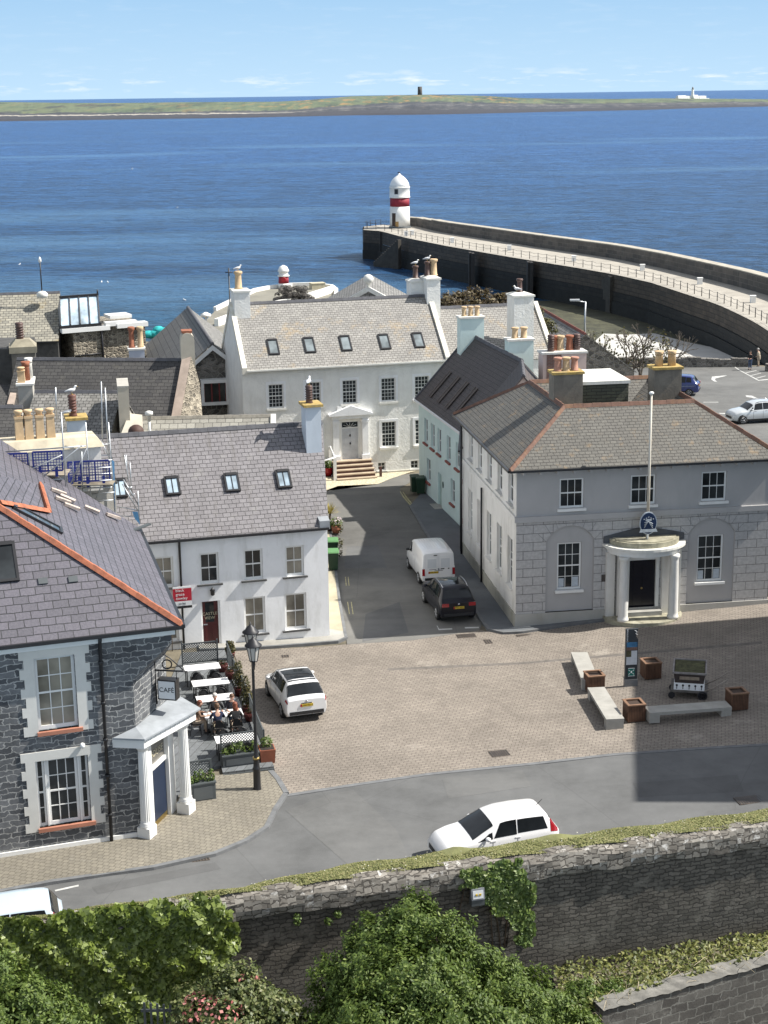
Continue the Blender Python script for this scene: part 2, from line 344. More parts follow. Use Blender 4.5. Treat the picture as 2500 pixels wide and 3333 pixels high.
S_stone=slate('stone_slate',(.33,.32,.28),(.24,.23,.2),(.1,.095,.085),.5,.4,.02,lichen=(.42,.4,.33),la=.4)
R_cafe=brick('cafe_rubble',(.058,.061,.067),(.14,.144,.15),(.33,.33,.32),.5,.2,.018,rough=.85,wobv=.24,big=.6,bst=.9,patch=((.24,.25,.255),.55,.8,.56))
R_castle=brick('castle_rubble',(.072,.066,.056),(.13,.117,.1),(.042,.038,.033),.34,.13,.02,rough=.95,wobv=.24,big=.85,bst=1.,patch=((.19,.175,.15),.7,1.3,.53))
R_cope=brick('coping_rubble',(.13,.117,.1),(.24,.222,.195),(.065,.058,.05),.5,.19,.022,rough=.95,wobv=.26,big=.8,bst=1.,patch=((.74,.73,.7),.95,1.9,.57))
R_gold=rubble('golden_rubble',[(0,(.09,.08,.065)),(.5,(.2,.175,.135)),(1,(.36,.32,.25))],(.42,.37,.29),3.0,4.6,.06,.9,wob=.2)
R_grey=rubble('grey_rubble',[(0,(.08,.075,.07)),(.5,(.15,.14,.125)),(1,(.24,.22,.2))],(.26,.25,.22),2.4,3.6,.06,.9,wob=.2)
B_ash=brick('painted_ashlar',(.45,.44,.432),(.43,.42,.415),(.2,.197,.193),.95,.42,.018,rough=.8,wobv=.004,big=.08,bst=.5)
B_pier=brick('pier_masonry',(.085,.068,.052),(.055,.045,.036),(.03,.026,.022),1.3,.55,.04,wobv=.05,big=.5,bst=.8)
B_pave=brick('brick_paving',(.25,.218,.184),(.205,.178,.15),(.085,.073,.06),.28,.16,.012,rot=R(12),wobv=.03,big=.4,patch=((.46,.42,.36),.5,.3,.58))
B_foot=brick('footway_paving',(.215,.195,.155),(.18,.163,.132),(.1,.09,.07),.21,.21,.012,rot=R(18),wobv=.04,big=.35,patch=((.42,.41,.38),.7,.16,.58))
B_red=brick('red_brick',(.2,.1,.075),(.14,.07,.06),(.2,.17,.15),.24,.085,.014)
def asphalt(name,col,light):
    mt,t,b=newmat(name); uv=uv_co(t)
    c=ramp(t,noise(t,uv,.22,10,.72),[(.33,tuple(x*.68 for x in col)),(.5,col),(.66,tuple(x*1.25 for x in col))])
    c=mix(t,.4,c,ramp(t,noise(t,uv,60,3),[(.3,.3),(.7,.75)]),'OVERLAY')
    mp=N(t,'ShaderNodeMapping'); mp.inputs['Rotation'].default_value=(0,0,R(12)); mp.inputs['Scale'].default_value=(.12,.5,1); t.links.new(uv,mp.inputs[0])
    c=mix(t,ramp(t,noise(t,mp.outputs[0],1,8,.65),[(.52,0),(.66,.45)]),c,light)
    vo=N(t,'ShaderNodeTexVoronoi',voronoi_dimensions='2D',feature='DISTANCE_TO_EDGE',i={'Scale':.16})
    nz=N(t,'ShaderNodeTexNoise',i={'Scale':.8,'Detail':6}); t.links.new(uv,nz.inputs['Vector'])
    t.links.new(mix(t,.12,uv,nz.outputs['Color']),vo.inputs['Vector'])
    c=mix(t,ramp(t,vo.outputs['Distance'],[(.001,.3),(.0025,0)]),c,(.05,.05,.05))
    t.links.new(c,b.inputs['Base Color']); b.inputs['Roughness'].default_value=.85; bump(t,b,noise(t,uv,45,3),.3,.01); return mt
A_road=asphalt('road_asphalt',(.112,.114,.114),(.15,.15,.145)); A_street=asphalt('street_asphalt',(.13,.127,.118),(.19,.185,.165)); A_park=asphalt('car_park_asphalt',(.125,.125,.12),(.16,.155,.15))
kerbm=mat('granite_kerb',(.15,.155,.16),.85,.25,2.5,bmp=.2); paintm=mat('road_paint',(.5,.5,.48),.8,.3,3); ypaint=mat('yellow_paint',(.4,.36,.2),.8,.4,3)
gravel=mat('cream_gravel',(.56,.5,.36),.95,.55,9,bmp=.8,bsc=25)
earth=mat('earth',(.16,.14,.1),.95,.4,1.2,bmp=.4,bsc=6); flag=mat('flagstone',(.33,.32,.29),.9,.22,1.1,bmp=.15); slabpave=mat('street_footway',(.13,.14,.15),.9,.18,.8,bmp=.15,stain=((.09,.09,.09),.5)); slabwarm=mat('warm_footway',(.4,.36,.26),.9,.2,.7,bmp=.15,stain=((.25,.22,.15),.5)); deckm=brick('deck_boards',(.15,.16,.17),(.115,.125,.13),(.05,.05,.05),3.,.3,.012,rot=R(105),wobv=0)
sandm=mat('beach_sand',(.48,.47,.44),.95,.14,.25,bmp=.2,bsc=1.5); weedm=mat('seaweed_shore',(.055,.055,.03),.7,.6,.6,bmp=.8,bsc=2,stain=((.13,.13,.06),.6))
# ---------------------------------------------------------------- ground sheets
def sheet(name,pts,m,dz,zf=None,label=None,kind='structure',parent=None):
    bm=bmesh.new(); vs=[bm.verts.new((p[0],p[1],0)) for p in pts]; bm.faces.new(vs); bmesh.ops.triangulate(bm,faces=bm.faces[:])
    for k,c in ((0,6),(0,20),(0,-3),(0,-9),(1,80),(1,95),(1,104),(1,150),(1,160),(1,168),(1,177),(1,186),(1,200)):
        co=[0,0,0]; co[k]=c; no_=[0,0,0]; no_[k]=1
        bmesh.ops.bisect_plane(bm,geom=bm.verts[:]+bm.edges[:]+bm.faces[:],plane_co=co,plane_no=no_)
    for v in bm.verts: v.co.z=(zf or g)(v.co.x,v.co.y)+dz
    for f in bm.faces:
        if f.normal.z<0: f.normal_flip()
    bm.normal_update()
    for f in bm.faces:
        if f.normal.z<0: f.normal_flip()
    ul=bm.loops.layers.uv.new('uv')
    for f in bm.faces:
        for l in f.loops: l[ul].uv=(l.vert.co.x,l.vert.co.y)
    me=bpy.data.meshes.new(name); bm.to_mesh(me); bm.free(); me.materials.append(m)
    o=bpy.data.objects.new(name,me); COL.objects.link(o); ORG[o.name]=Vector()
    if kind: o['kind']=kind
    if parent: o.parent=parent
    return o
def P2(l): return [Z(a,b,0).to_2d() for a,b in l]
# castle wall line (front face of the coping at z=2.6)
WZ=2.6; wa,wb=Z(727,2931,WZ),Z(2500,2691,WZ); WD=(wb-wa).to_2d().normalized(); WPHI=math.degrees(math.atan2(WD.y,WD.x)); W0=Vector((0,wa.y-wa.x*WD.y/WD.x))
WF=frame(W0-WD*16,phi=WPHI)       # x along the wall from 16 m left of the middle, y towards the town
def wl(s,d): q=WF@Vector((s+16,d,0)); return (q.x,q.y)
sheet('ground',[wl(-60,.6),wl(60,.6),(120,152),(20,153.2),(6,162),(-8,166),(-60,190),(-140,190)],earth,-.02)
sheet('moat_ground',[(-40,15),(40,15),wl(45,.3),wl(-45,.3)],earth,0,lambda x,y:-3.)
sheet('road',[wl(-45,.9),wl(45,.9),(60,66),(22,58.5)]+P2([(2500,2452),(2000,2465),(1750,2485),(1400,2520),(1150,2556),(930,2592),(898,2640),(868,2700),(800,2745),(700,2790),(500,2840),(170,2890),(0,2922)])+[(-16,45),(-50,36)],A_road,.004)
PLZ=P2([(1400,2520),(1750,2485),(2000,2465),(2500,2452)])+[Vector((22,58.5)),Vector((24,75.6))]+P2([(2479,1985),(2100,2005)])
sheet('plaza_paving',[p for p in P2([(890,2515),(760,2128),(1130,2098),(1340,2085),(1560,2052),(1640,2062),(1800,2052),(2100,2000),(2479,1978)])]+[Vector((24,75.6)),Vector((22,58.5))]+P2([(2500,2452),(2000,2465),(1750,2485),(1400,2520),(1150,2556),(930,2592)]),B_pave,.008)
sheet('street',P2([(1130,2098),(1340,2085),(1560,2052),(1570,2030),(1510,1925),(1400,1760),(1335,1650),(1300,1590)])+[(3,104),(-10,101)]+P2([(1055,1600),(1092,1850),(1130,2098)]),A_street,.012)
# kerbs
def kerb(name,pts,h=.11,wd=.16,m=None,label=None):
    mb=MB(); P=[Vector((p[0],p[1],0)) for p in pts]; L0=[];R0=[]
    for k,p in enumerate(P):
        d=(P[min(k+1,len(P)-1)]-P[max(k-1,0)]).normalized(); n=Vector((-d.y,d.x,0)); L0.append(p+n*wd/2); R0.append(p-n*wd/2)
    for k in range(len(P)-1):
        q=[L0[k],L0[k+1],R0[k+1],R0[k]]; mb.hexa([(v.x,v.y,g(v.x,v.y)-.05) for v in q[::-1]],[(v.x,v.y,g(v.x,v.y)+h) for v in q[::-1]])
    o=mb.build(name,m or kerbm); tag(o,kind='structure'); return o
kerb('plaza_kerb',P2([(930,2592),(1150,2556),(1400,2520),(1750,2485),(2000,2465),(2300,2456),(2500,2452)]),.02,.2)
# cafe footway
CK=P2([(0,2926),(170,2893),(500,2842),(700,2792),(800,2748),(868,2702),(898,2640),(930,2592)])
sheet('cafe_footway',CK+P2([(890,2515),(700,2540),(560,2640),(440,2730),(0,2800)]),B_foot,.1)
kerb('footway_kerb',CK,.115,.17); kerb('footway_edge',P2([(932,2590),(905,2545),(880,2518)]),.115,.2)
# civic footway + street pavement
civP=P2([(2475,1970),(2430,1990),(2100,2022),(1850,2045),(1700,2062),(1640,2064),(1590,2052),(1566,2020),(1510,1925),(1400,1760),(1335,1650)])
sheet('civic_footway',civP+P2([(1380,1600),(1520,1740),(1560,1830),(1690,2030),(2470,1950)]),slabpave,.1); kerb('civic_kerb',civP,.115,.15)
cotP=P2([(650,2130),(760,2124),(900,2112),(1100,2092),(1127,2080),(1122,2060),(1105,1960),(1090,1840),(1070,1700)])
sheet('cottage_footway',cotP[:6]+P2([(1060,2050),(640,2095)]),flag,.1); sheet('lane_footway',P2([(1122,2062),(1105,1960),(1090,1840),(1070,1700),(1040,1700),(1060,2050)]),slabwarm,.102)
kerb('cottage_kerb',cotP,.112,.14)
sheet('gravel_bed',P2([(1055,1600),(1100,1583),(1230,1577),(1270,1560),(1330,1540)])+[(2.2,104.6),(-9,101.8)],gravel,.03)
# car park, its markings
sheet('car_park',[(20,84),(80,84),(100,151.2),(23.2,152.4),(19.,118),(17.5,98)],A_park,.006)
def pk(a,b): return Z(a,b,-.55).to_2d()
def zpk(x,y): return g(x,y)
def mark(name,px,m=None,zz=None,dz=.01):
    pts=[]
    for a,b in px:
        z=0.
        for _ in range(6): q=Z(a,b,z); z=g(q.x,q.y)
        pts.append(q.to_2d())
    return sheet(name,pts,m or paintm,dz)
cF=crop(2150,1150,4.74)
mark('road_arrow',[cF(*p) for p in((795,360),(1030,340),(990,355),(895,378),(850,385),(838,412),(875,440),(830,436),(783,405))]); mark('road_arrow',[cF(*p) for p in((1310,650),(1410,655),(1520,705),(1500,712),(1400,685),(1325,675))])
mark('bay_line',[cF(*p) for p in((1140,215),(1155,212),(1525,418),(1510,425))]); mark('bay_line',[cF(*p) for p in((1510,425),(1520,413),(1659,398),(1659,410))])
mark('bay_line',[cF(*p) for p in((660,752),(895,752),(895,758),(660,758))]); mark('bay_line',[cF(*p) for p in((900,922),(1060,925),(1060,936),(920,936))])
for a in(0,1,2): mark('hatch_line',[cF(*p) for p in((1310+a*80,300+a*42),(1480+a*70,262+a*42),(1484+a*70,268+a*42),(1314+a*80,306+a*42))])
c6=crop(1300,1700,3.318)
mark('bay_line',[c6(*p) for p in((402,1120),(412,1120),(430,1155),(570,1147),(572,1160),(425,1168))],dz=.016); mark('bay_line',[c6(*p) for p in((705,1135),(858,1132),(858,1145),(708,1150))],dz=.016)
c5=crop(1000,1600,5.53)
for dx in(0,50): mark('yellow_line',[c5(*p) for p in((680+dx,1540),(695+dx,1540),(712+dx,1700),(695+dx,1700))],ypaint,dz=.016); mark('yellow_line',[c5(*p) for p in((720+dx*1.3,1990),(735+dx*1.3,1990),(770+dx*1.3,2212),(752+dx*1.3,2212))],ypaint,dz=.016)
c4z=crop(1100,1450,3.318)
for dx in(0,28): mark('yellow_line',[c4z(*p) for p in((668+dx,500),(676+dx,500),(720+dx,560),(905+dx*.6,772),(893+dx*.6,778),(705+dx,566))],ypaint,dz=.016)
c3b=crop(0,2750,3.318)
mark('road_line',[c3b(*p) for p in((590,490),(850,432),(850,450),(600,505))],dz=.01)
# drain covers (flat iron frames let into the ground)
def drain(a,b,sx,sy,rz,label,z=.012):
    p=Z(a,b,0); o=thing('drain_cover',label,'drain cover',(p.x,p.y,g(p.x,p.y)+z),R(rz))
    mb=MB().box(-sx/2,sx/2,-sy/2,sy/2,-.02,.004); mb.build('plate',mat('cover_iron',(.1,.08,.065),.7,.4,6),o)
    mb=MB()
    n=max(3,int(sx/.09))
    for k in range(n): x=-sx/2+sx*(k+.5)/n; mb.box(x-.02,x+.02,-sy/2+.03,sy/2-.03,.004,.010)
    mb.build('bars',black,o); return o
drain(1517,2070,.9,.55,10,'rusty iron inspection cover in the street behind the black car'); drain(1588,2089,.35,.6,10,'small iron gully grate in the paving near the civic corner kerb'); drain(1706,2069,.75,.22,12,'iron gully grate at the kerb in front of the grey building')
drain(1625,2453,.75,.6,14,'square iron cover in the brick paving beside the main road'); drain(652,2805,.6,.34,17,'iron gully grate in the road below the cafe footway'); drain(928,2140,.35,.35,10,'small reddish cover in the paving before the cottage'); drain(2440,2628,1.,.6,12,'brown iron cover in the shaded road at right')
# repaired strips of tarmac
A_p1=asphalt('patch_asphalt_light',(.121,.122,.12),(.16,.16,.155)); A_p2=asphalt('patch_asphalt_dark',(.098,.099,.099),(.13,.13,.127))
sheet('road_patch',P2([(1075,2585),(1150,2572),(1290,2700),(1330,2790),(1150,2830),(930,2640)]),A_p1,.009); sheet('road_patch',P2([(1440,2535),(1700,2507),(1730,2560),(1460,2600)]),A_p1,.009); sheet('road_patch',P2([(300,2905),(700,2815),(720,2835),(320,2928)]),A_p2,.009); sheet('road_patch',P2([(2060,2560),(2400,2545),(2420,2600),(2080,2605)]),A_p2,.009); sheet('street_patch',P2([(1130,1780),(1230,1775),(1260,1850),(1120,1850)]),A_p1,.017); sheet('street_patch',P2([(1190,2000),(1300,1960),(1330,2060),(1180,2090)]),A_p2,.017); sheet('plaza_band',P2([(1330,2100),(1350,2098),(1900,2440),(1880,2452)]),mat('worn_setts',(.17,.15,.13),.9,.3,3,bmp=.2),.011) if False else None
sheet('plaza_band',P2([(1260,2183),(1262,2176),(2480,2120),(2480,2127)]),mat('drain_band',(.15,.135,.12),.9,.3,3),.012)
# ---------------------------------------------------------------- sea
def seamat():
    mt,t,b=newmat('sea_water'); co=obj_co(t)
    sp=N(t,'ShaderNodeSeparateXYZ'); t.links.new(co,sp.inputs[0])
    d=ramp(t,mth(t,'DIVIDE',sp.outputs[1],900.),[(.12,(.016,.066,.085)),(.3,(.014,.056,.135)),(.9,(.022,.08,.21))])
    m1=N(t,'ShaderNodeMapping'); m1.inputs['Scale'].default_value=(.5,1.,1); t.links.new(co,m1.inputs[0])
    c=mix(t,.5,d,ramp(t,noise(t,m1.outputs[0],.09,12,.78),[(.38,.22),(.62,.78)]),'OVERLAY')
    c=mix(t,.6,c,ramp(t,noise(t,m1.outputs[0],.6,7,.7),[(.4,.12),(.6,.9)]),'OVERLAY')
    m2=N(t,'ShaderNodeMapping'); m2.inputs['Scale'].default_value=(.0022,.008,1); m2.inputs['Rotation'].default_value=(0,0,R(-14)); t.links.new(co,m2.inputs[0])
    c=mix(t,ramp(t,noise(t,m2.outputs[0],1,6,.6),[(.58,0),(.66,.45)]),c,(.09,.2,.34))
    t.links.new(c,b.inputs['Base Color']); b.inputs['Roughness'].default_value=.35; b.inputs['IOR'].default_value=1.33; b.inputs['Specular IOR Level'].default_value=.22
    h=mth(t,'ADD',noise(t,m1.outputs[0],.55,7,.65),mth(t,'MULTIPLY',noise(t,m1.outputs[0],.13,4,.6),1.6)); bump(t,b,h,1.,1.6)
    return mt
SEAZ=-4.
mb=MB(); mb.poly([(-90000,70,SEAZ),(90000,70,SEAZ),(90000,120000,SEAZ),(-90000,120000,SEAZ)]); tag(mb.build('sea',seamat()),kind='structure')
# ---------------------------------------------------------------- beach
def zs(a,b,z): p=Z(a,b,z); return (p.x,p.y,p.z)
def bz(x,y): return -3.1-.9*lin(153,186,y)
def bsheet(name,pts,m,dz): return sheet(name,pts,m,dz,bz)
bsheet('beach',[(20,152.6),(46,152.8)]+[Z(a,b,-3.5).to_2d() for a,b in((2470,1190),(2430,1163),(2350,1130),(2250,1105),(2130,1073),(2040,1078),(1965,1074),(1925,1108))]+[(21,158)],sandm,.07)
bsheet('seaweed_bed',[(8,157),(48,153),(42,170),(36,203),(28,226),(22,226)]+[Z(a,b,-3.9).to_2d() for a,b in((1720,1000),(1650,1010))],weedm,.02)
# ---------------------------------------------------------------- headland across the bay
def headland():
    mt,t,b=newmat('headland_turf'); sp=N(t,'ShaderNodeSeparateXYZ'); t.links.new(uv_co(t),sp.inputs[0]); co=obj_co(t); hz=sp.outputs[1]
    m1=N(t,'ShaderNodeMapping'); m1.inputs['Scale'].default_value=(.012,.003,.05); t.links.new(co,m1.inputs[0])
    nn=noise(t,m1.outputs[0],1,9,.7)
    m3=N(t,'ShaderNodeMapping'); m3.inputs['Scale'].default_value=(.05,.006,.25); t.links.new(co,m3.inputs[0]); nf=noise(t,m3.outputs[0],1,8,.7)
    grass=ramp(t,nn,[(.36,(.025,.036,.016)),(.45,(.065,.09,.03)),(.55,(.11,.13,.05)),(.63,(.035,.04,.02))])
    gor=mth(t,'MULTIPLY',ramp(t,nf,[(.53,0),(.6,1)]),ramp(t,sp.outputs[0],[(.2,.2),(.42,.9),(.62,.9),(.75,.1)]))
    grass=mix(t,gor,grass,(.26,.15,.035)); grass=mix(t,ramp(t,nf,[(.34,.75),(.42,0)]),grass,(.03,.035,.022))
    rock=ramp(t,nf,[(.38,(.02,.019,.02)),(.55,(.05,.045,.042)),(.72,(.15,.14,.12))])
    h2=mth(t,'ADD',hz,mth(t,'MULTIPLY',mth(t,'SUBTRACT',nf,.5),.22))
    h2=mth(t,'SUBTRACT',h2,ramp(t,sp.outputs[0],[(.38,0),(.52,.2)])); c=mix(t,ramp(t,h2,[(.4,0),(.46,1)]),rock,grass)
    c=mix(t,mth(t,'MULTIPLY',ramp(t,h2,[(.255,0),(.27,1),(.3,1),(.33,0)]),ramp(t,sp.outputs[0],[(.08,.9),(.32,.9),(.4,.1)])),c,(.42,.38,.31))
    c=mix(t,ramp(t,hz,[(.23,1),(.27,0)]),c,(.022,.016,.016)); c=mix(t,.1,c,(.2,.28,.4)); t.links.new(c,b.inputs['Base Color']); b.inputs['Roughness'].default_value=.95  # last mix blends bluish distance haze into the land colour
    us=np.linspace(-400,2900,221); rr=random.Random(3)
    sh=lambda u:np.interp(u,[-400,0,400,800,1150,1400,1560,1800,2100,2300,2500,2900],[402,395,389,383,375.5,373,370,364,358,351,346.5,338])
    tp=lambda u:np.interp(u,[-400,0,100,250,400,560,700,900,1000,1150,1300,1390,1500,1600,1700,1800,2000,2150,2300,2500,2900],[334,332,333,335,335,333,332,331,326,313,310,308,310,313,319,321,322,320,321,323,326])
    rows=[(0,0,0),(.03,.1,.08),(.1,.2,.16),(.16,.26,.2),(.2,.4,.28),(.3,.55,.4),(.45,.72,.58),(.65,.87,.78),(.85,.97,.93),(1,1,1),(1.25,.9,1.1)]
    me=bpy.data.meshes.new('headland'); V=[];F=[];UV=[]
    wv=np.cumsum([rr.gauss(0,1) for _ in us]); wv=(wv-np.convolve(wv,np.ones(21)/21,'same'))
    for i,u in enumerate(us):
        s=Z(u,sh(u),SEAZ); d=Vector((s.x,s.y,0)); D=d.length; d.normalize()
        tpp=tp(u); DT=D+520
        rt=ray(u,tpp); zt=HC+rt.z/math.hypot(rt.x,rt.y)*DT
        for k,(fd,fz,fv) in enumerate(rows):
            # place each row by its apparent height between shore and crest
            dist=D+520*fd; j=rr.uniform(-.35,.35) if 0<k<9 else 0
            vv=sh(u)+(tpp-sh(u))*fz
            r_=ray(u,vv); z=HC+r_.z/math.hypot(r_.x,r_.y)*dist
            if k==10: z=zt-6
            V.append((d.x*dist,d.y*dist,z+j+(wv[i]*.25 if 3<k<9 else 0))); UV.append((u/2500,fz))
    nr=len(rows)
    for i in range(len(us)-1):
        for k in range(nr-1): a=i*nr+k; F.append((a,a+nr,a+nr+1,a+1))
    me.from_pydata(V,[],F); ul=me.uv_layers.new(name='uv'); li=np.empty(len(me.loops),'i'); me.loops.foreach_get('vertex_index',li)
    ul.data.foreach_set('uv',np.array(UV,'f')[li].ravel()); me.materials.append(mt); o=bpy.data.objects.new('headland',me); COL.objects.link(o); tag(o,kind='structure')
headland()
def far(u,v,back=450):
    r_=ray(u,v); h=math.hypot(r_.x,r_.y); s=Z(u,375-(u-1150)*.0215,SEAZ); D=math.hypot(s.x,s.y)+back; k=D/h; return CAMP+r_*k
# ruined tower on the headland
p=far(1367,310,500); q=far(1367,282,500)
o=thing('stone_tower','lone dark round tower standing on the distant headland','tower',(p.x,p.y,p.z-3))
MB().lathe([(4.6,0),(4.2,(q.z-p.z)*.5),(3.9,q.z-p.z+3),(3.2,q.z-p.z+3)],n=14).build('tower_shaft',mat('dark_stone',(.1,.095,.09),.9,.3),o)
MB().box(-.5,.5,-4.75,-3.9,q.z-p.z-7,q.z-p.z-3).build('window_slit',black,o)
p=far(2254,321,450); q=far(2254,284,450); hh=q.z-p.z
lw=mat('lime_white',(.8,.8,.78),.8,.05)
o=thing('far_lighthouse','tall white lighthouse on the low point at the far right of the headland','lighthouse',(p.x,p.y,p.z-3))
MB().lathe([(4.2,0),(3.0,hh*.45),(2.3,hh*.8),(2.3,hh*.82+3)],n=16).build('shaft',lw,o); MB().lathe([(1.9,hh*.82+3),(1.9,hh+1),(1.2,hh+3),(.3,hh+4)],n=12).build('lantern',mat('grey_lantern',(.2,.2,.2),.5),o); MB().lathe([(2.6,hh*.82+2.6),(3.,hh*.82+3),(3.,hh*.82+3.3)],n=16).build('gallery',lw,o)
def hut(u0,u1,v0,v1,label,gable=.4):
    a=far(u0,v0); b=far(u1,v0); t=far(u0,v1); h=t.z-a.z; o=thing('keepers_house',label,'house',(a.x,a.y,a.z-2),math.atan2(b.y-a.y,b.x-a.x))
    Ln=(b-a).length; hh=(h+2); w2=8
    MB().box(0,Ln,0,w2,0,hh*(1-gable*.5)).build('walls',lw,o)
    r=MB(); z1=hh*(1-gable*.5); r.hexa([(0,0,z1),(Ln,0,z1),(Ln,w2,z1),(0,w2,z1)],[(Ln*.04,w2*.45,hh),(Ln*.96,w2*.45,hh),(Ln*.96,w2*.55,hh),(Ln*.04,w2*.55,hh)]); r.build('roof',mat('white_roof',(.6,.6,.6),.8,.1) if gable>.3 else lw,o)
hut(2237,2260,321,311,'white keeper cottage at the foot of the far lighthouse'); hut(2260,2275,320,309,'white gabled keeper house just right of the far lighthouse',.9); hut(2277,2299,320,312,'white flat block at the right end of the far lighthouse station',.15); hut(2208,2236,321,311,'low grey roofed house left of the far lighthouse')
a=far(2055,323); b=far(2308,321); mb=MB(frame((a.x,a.y),(b.x,b.y))); Ln=(b-a).length; mb.hexa([(0,-1,a.z-3),(Ln,-1,b.z-3),(Ln,0,b.z-3),(0,0,a.z-3)],[(0,-1,a.z+1.),(Ln,-1,b.z+1.),(Ln,0,b.z+1.),(0,0,a.z+1.)])
tag(mb.build('boundary_wall',lw),'long low white wall along the headland by the far lighthouse','wall')
hut(955,963,339,336,'tiny white hut on the green headland left of the tower')
# ---------------------------------------------------------------- outer pier with its lighthouse
DZ=1.15
def pz(a,b,z=DZ): return Z(a,b,z).to_2d()
inner=[pz(a,b) for a,b in((1183,748),(1240,752),(1312,772),(1450,800),(1650,835),(1880,872),(2000,893),(2120,920),(2250,963),(2330,988),(2400,1020),(2460,1050),(2520,1090))]+[Vector((41,143))]
inner=[Vector(p) for p in inner]
# seaward edge of the deck (foot of the parapet)
outer=[pz(a,b) for a,b in((1186,737),(1250,731),(1345,735),(1440,757),(1560,775),(1750,805),(2000,842),(2150,872),(2300,908),(2420,938),(2520,968))]+[Vector((48.5,143))]
from mathutils.geometry import interpolate_bezier
def resamp(P,n):
    d=[0]
    for a,b in zip(P,P[1:]): d.append(d[-1]+(b-a).length)
    out=[]
    for t in np.linspace(0,d[-1],n):
        out.append(Vector((float(np.interp(t,d,[p.x for p in P])),float(np.interp(t,d,[p.y for p in P])))))
    return out
I=resamp(inner,40); O_=resamp(outer,40)
pier=thing('stone_pier','long curved dark stone pier with a walkway reaching out to the white lighthouse','pier',(I[20].x,I[20].y,-4),world=True)
weed_stone=brick('weedy_masonry',(.026,.024,.02),(.016,.016,.015),(.01,.01,.01),1.3,.55,.04,wobv=.05,big=.5,bst=.9)
def strip(P,z0,z1,m,name,out=0,par=pier):
    mb=MB()
    for a,b in zip(P,P[1:]):
        mb.poly([(a.x,a.y,z0),(b.x,b.y,z0),(b.x,b.y,z1),(a.x,a.y,z1)])
    return mb.build(name,m,par)
def offs(P,d):
    o=[]
    for k,p in enumerate(P):
        t=(P[min(k+1,len(P)-1)]-P[max(k-1,0)]).normalized(); o.append(p+Vector((-t.y,t.x))*d)
    return o
strip(I,-1.1,DZ,B_pier,'wall_masonry'); strip(offs(I,-.12),-2.4,-1.08,weed_stone,'tide_band'); strip(offs(I,-.3),-6,-2.36,mat('seaweed_skirt',(.012,.012,.01),.8,.5,1.,bmp=.9,bsc=3),'weed_skirt')
mb=MB()
for k in range(39): mb.poly([(I[k].x,I[k].y,DZ),(I[k+1].x,I[k+1].y,DZ),(O_[k+1].x,O_[k+1].y,DZ),(O_[k].x,O_[k].y,DZ)])
mb.build('deck',mat('pier_deck',(.36,.335,.29),.95,.2,.5,bmp=.3,bsc=2),pier)
a,b=I[0],O_[0]; 
tip=[I[0]]+[pz(1180,742),pz(1183,738)]+[O_[0],O_[1]]; strip(tip[::-1],-6,DZ,B_pier,'tip_wall')
op2=offs(O_,1.5); mb=MB()
hgt=lambda k:DZ+(2.3 if k>1 else 1.9)
for k in range(2,39):
    A,B,C,D=O_[k],O_[k+1],op2[k+1],op2[k]; z0,z1=DZ-.02,DZ+np.interp(k,[2,4,5,39],[1.45,1.6,1.75,2.1])
    mb.hexa([(q.x,q.y,z0 if q in(A,B) else -6) for q in(A,B,C,D)],[(q.x,q.y,z1) for q in(A,B,C,D)])
mb.build('parapet',brick('parapet_masonry',(.12,.105,.09),(.07,.065,.06),(.15,.14,.12),1.4,.6,.03,wobv=.04,big=.5,bst=.7),pier)
mb=MB(); A=[q for q in O_]; B=op2
for k in range(2,39):
    z=DZ+np.interp(k,[2,4,5,39],[1.45,1.6,1.75,2.1])
    mb.hexa([(A[k].x,A[k].y,z),(A[k+1].x,A[k+1].y,z),(B[k+1].x,B[k+1].y,z),(B[k].x,B[k].y,z)],[(A[k].x,A[k].y,z+.12),(A[k+1].x,A[k+1].y,z+.12),(B[k+1].x,B[k+1].y,z+.12),(B[k].x,B[k].y,z+.12)])
mb.build('parapet_cap',mat('pale_cap',(.4,.37,.31),.9,.25,1.),pier)
# buttress slots, stairs
for u,v in((1530,820),(1539,822),(1720,850),(1729,851),(1240,752)):
    p=pz(u,v); MB().box(p.x-.2,p.x+.2,p.y-1.1,p.y+.6,-5,DZ-.05).build('fender_post',mat('fender',(.035,.03,.026),.8,.3),pier)
def stair(u0,v0,u1,v1):
    a=pz(u0,v0); b=Z(u1,v1,-3.4).to_2d(); mb=MB(); n=14
    d=(b-a); nrm=Vector((d.y,-d.x)).normalized()
    if nrm.y>0: nrm=-nrm
    for k in range(n):
        p=a+d*(k/n); q=a+d*((k+1)/n); z=DZ-.25-4.4*(k/n)
        mb.hexa([(p.x,p.y,-5),(q.x,q.y,-5),(q.x+nrm.x*.7,q.y+nrm.y*.7,-5),(p.x+nrm.x*.7,p.y+nrm.y*.7,-5)],[(p.x,p.y,z),(q.x,q.y,z),(q.x+nrm.x*.7,q.y+nrm.y*.7,z),(p.x+nrm.x*.7,p.y+nrm.y*.7,z)])
    mb.build('stairs',mat('wet_steps',(.05,.044,.036),.8,.4,1.2),pier)
stair(2003,893,1880,965); stair(1306,775,1225,855)
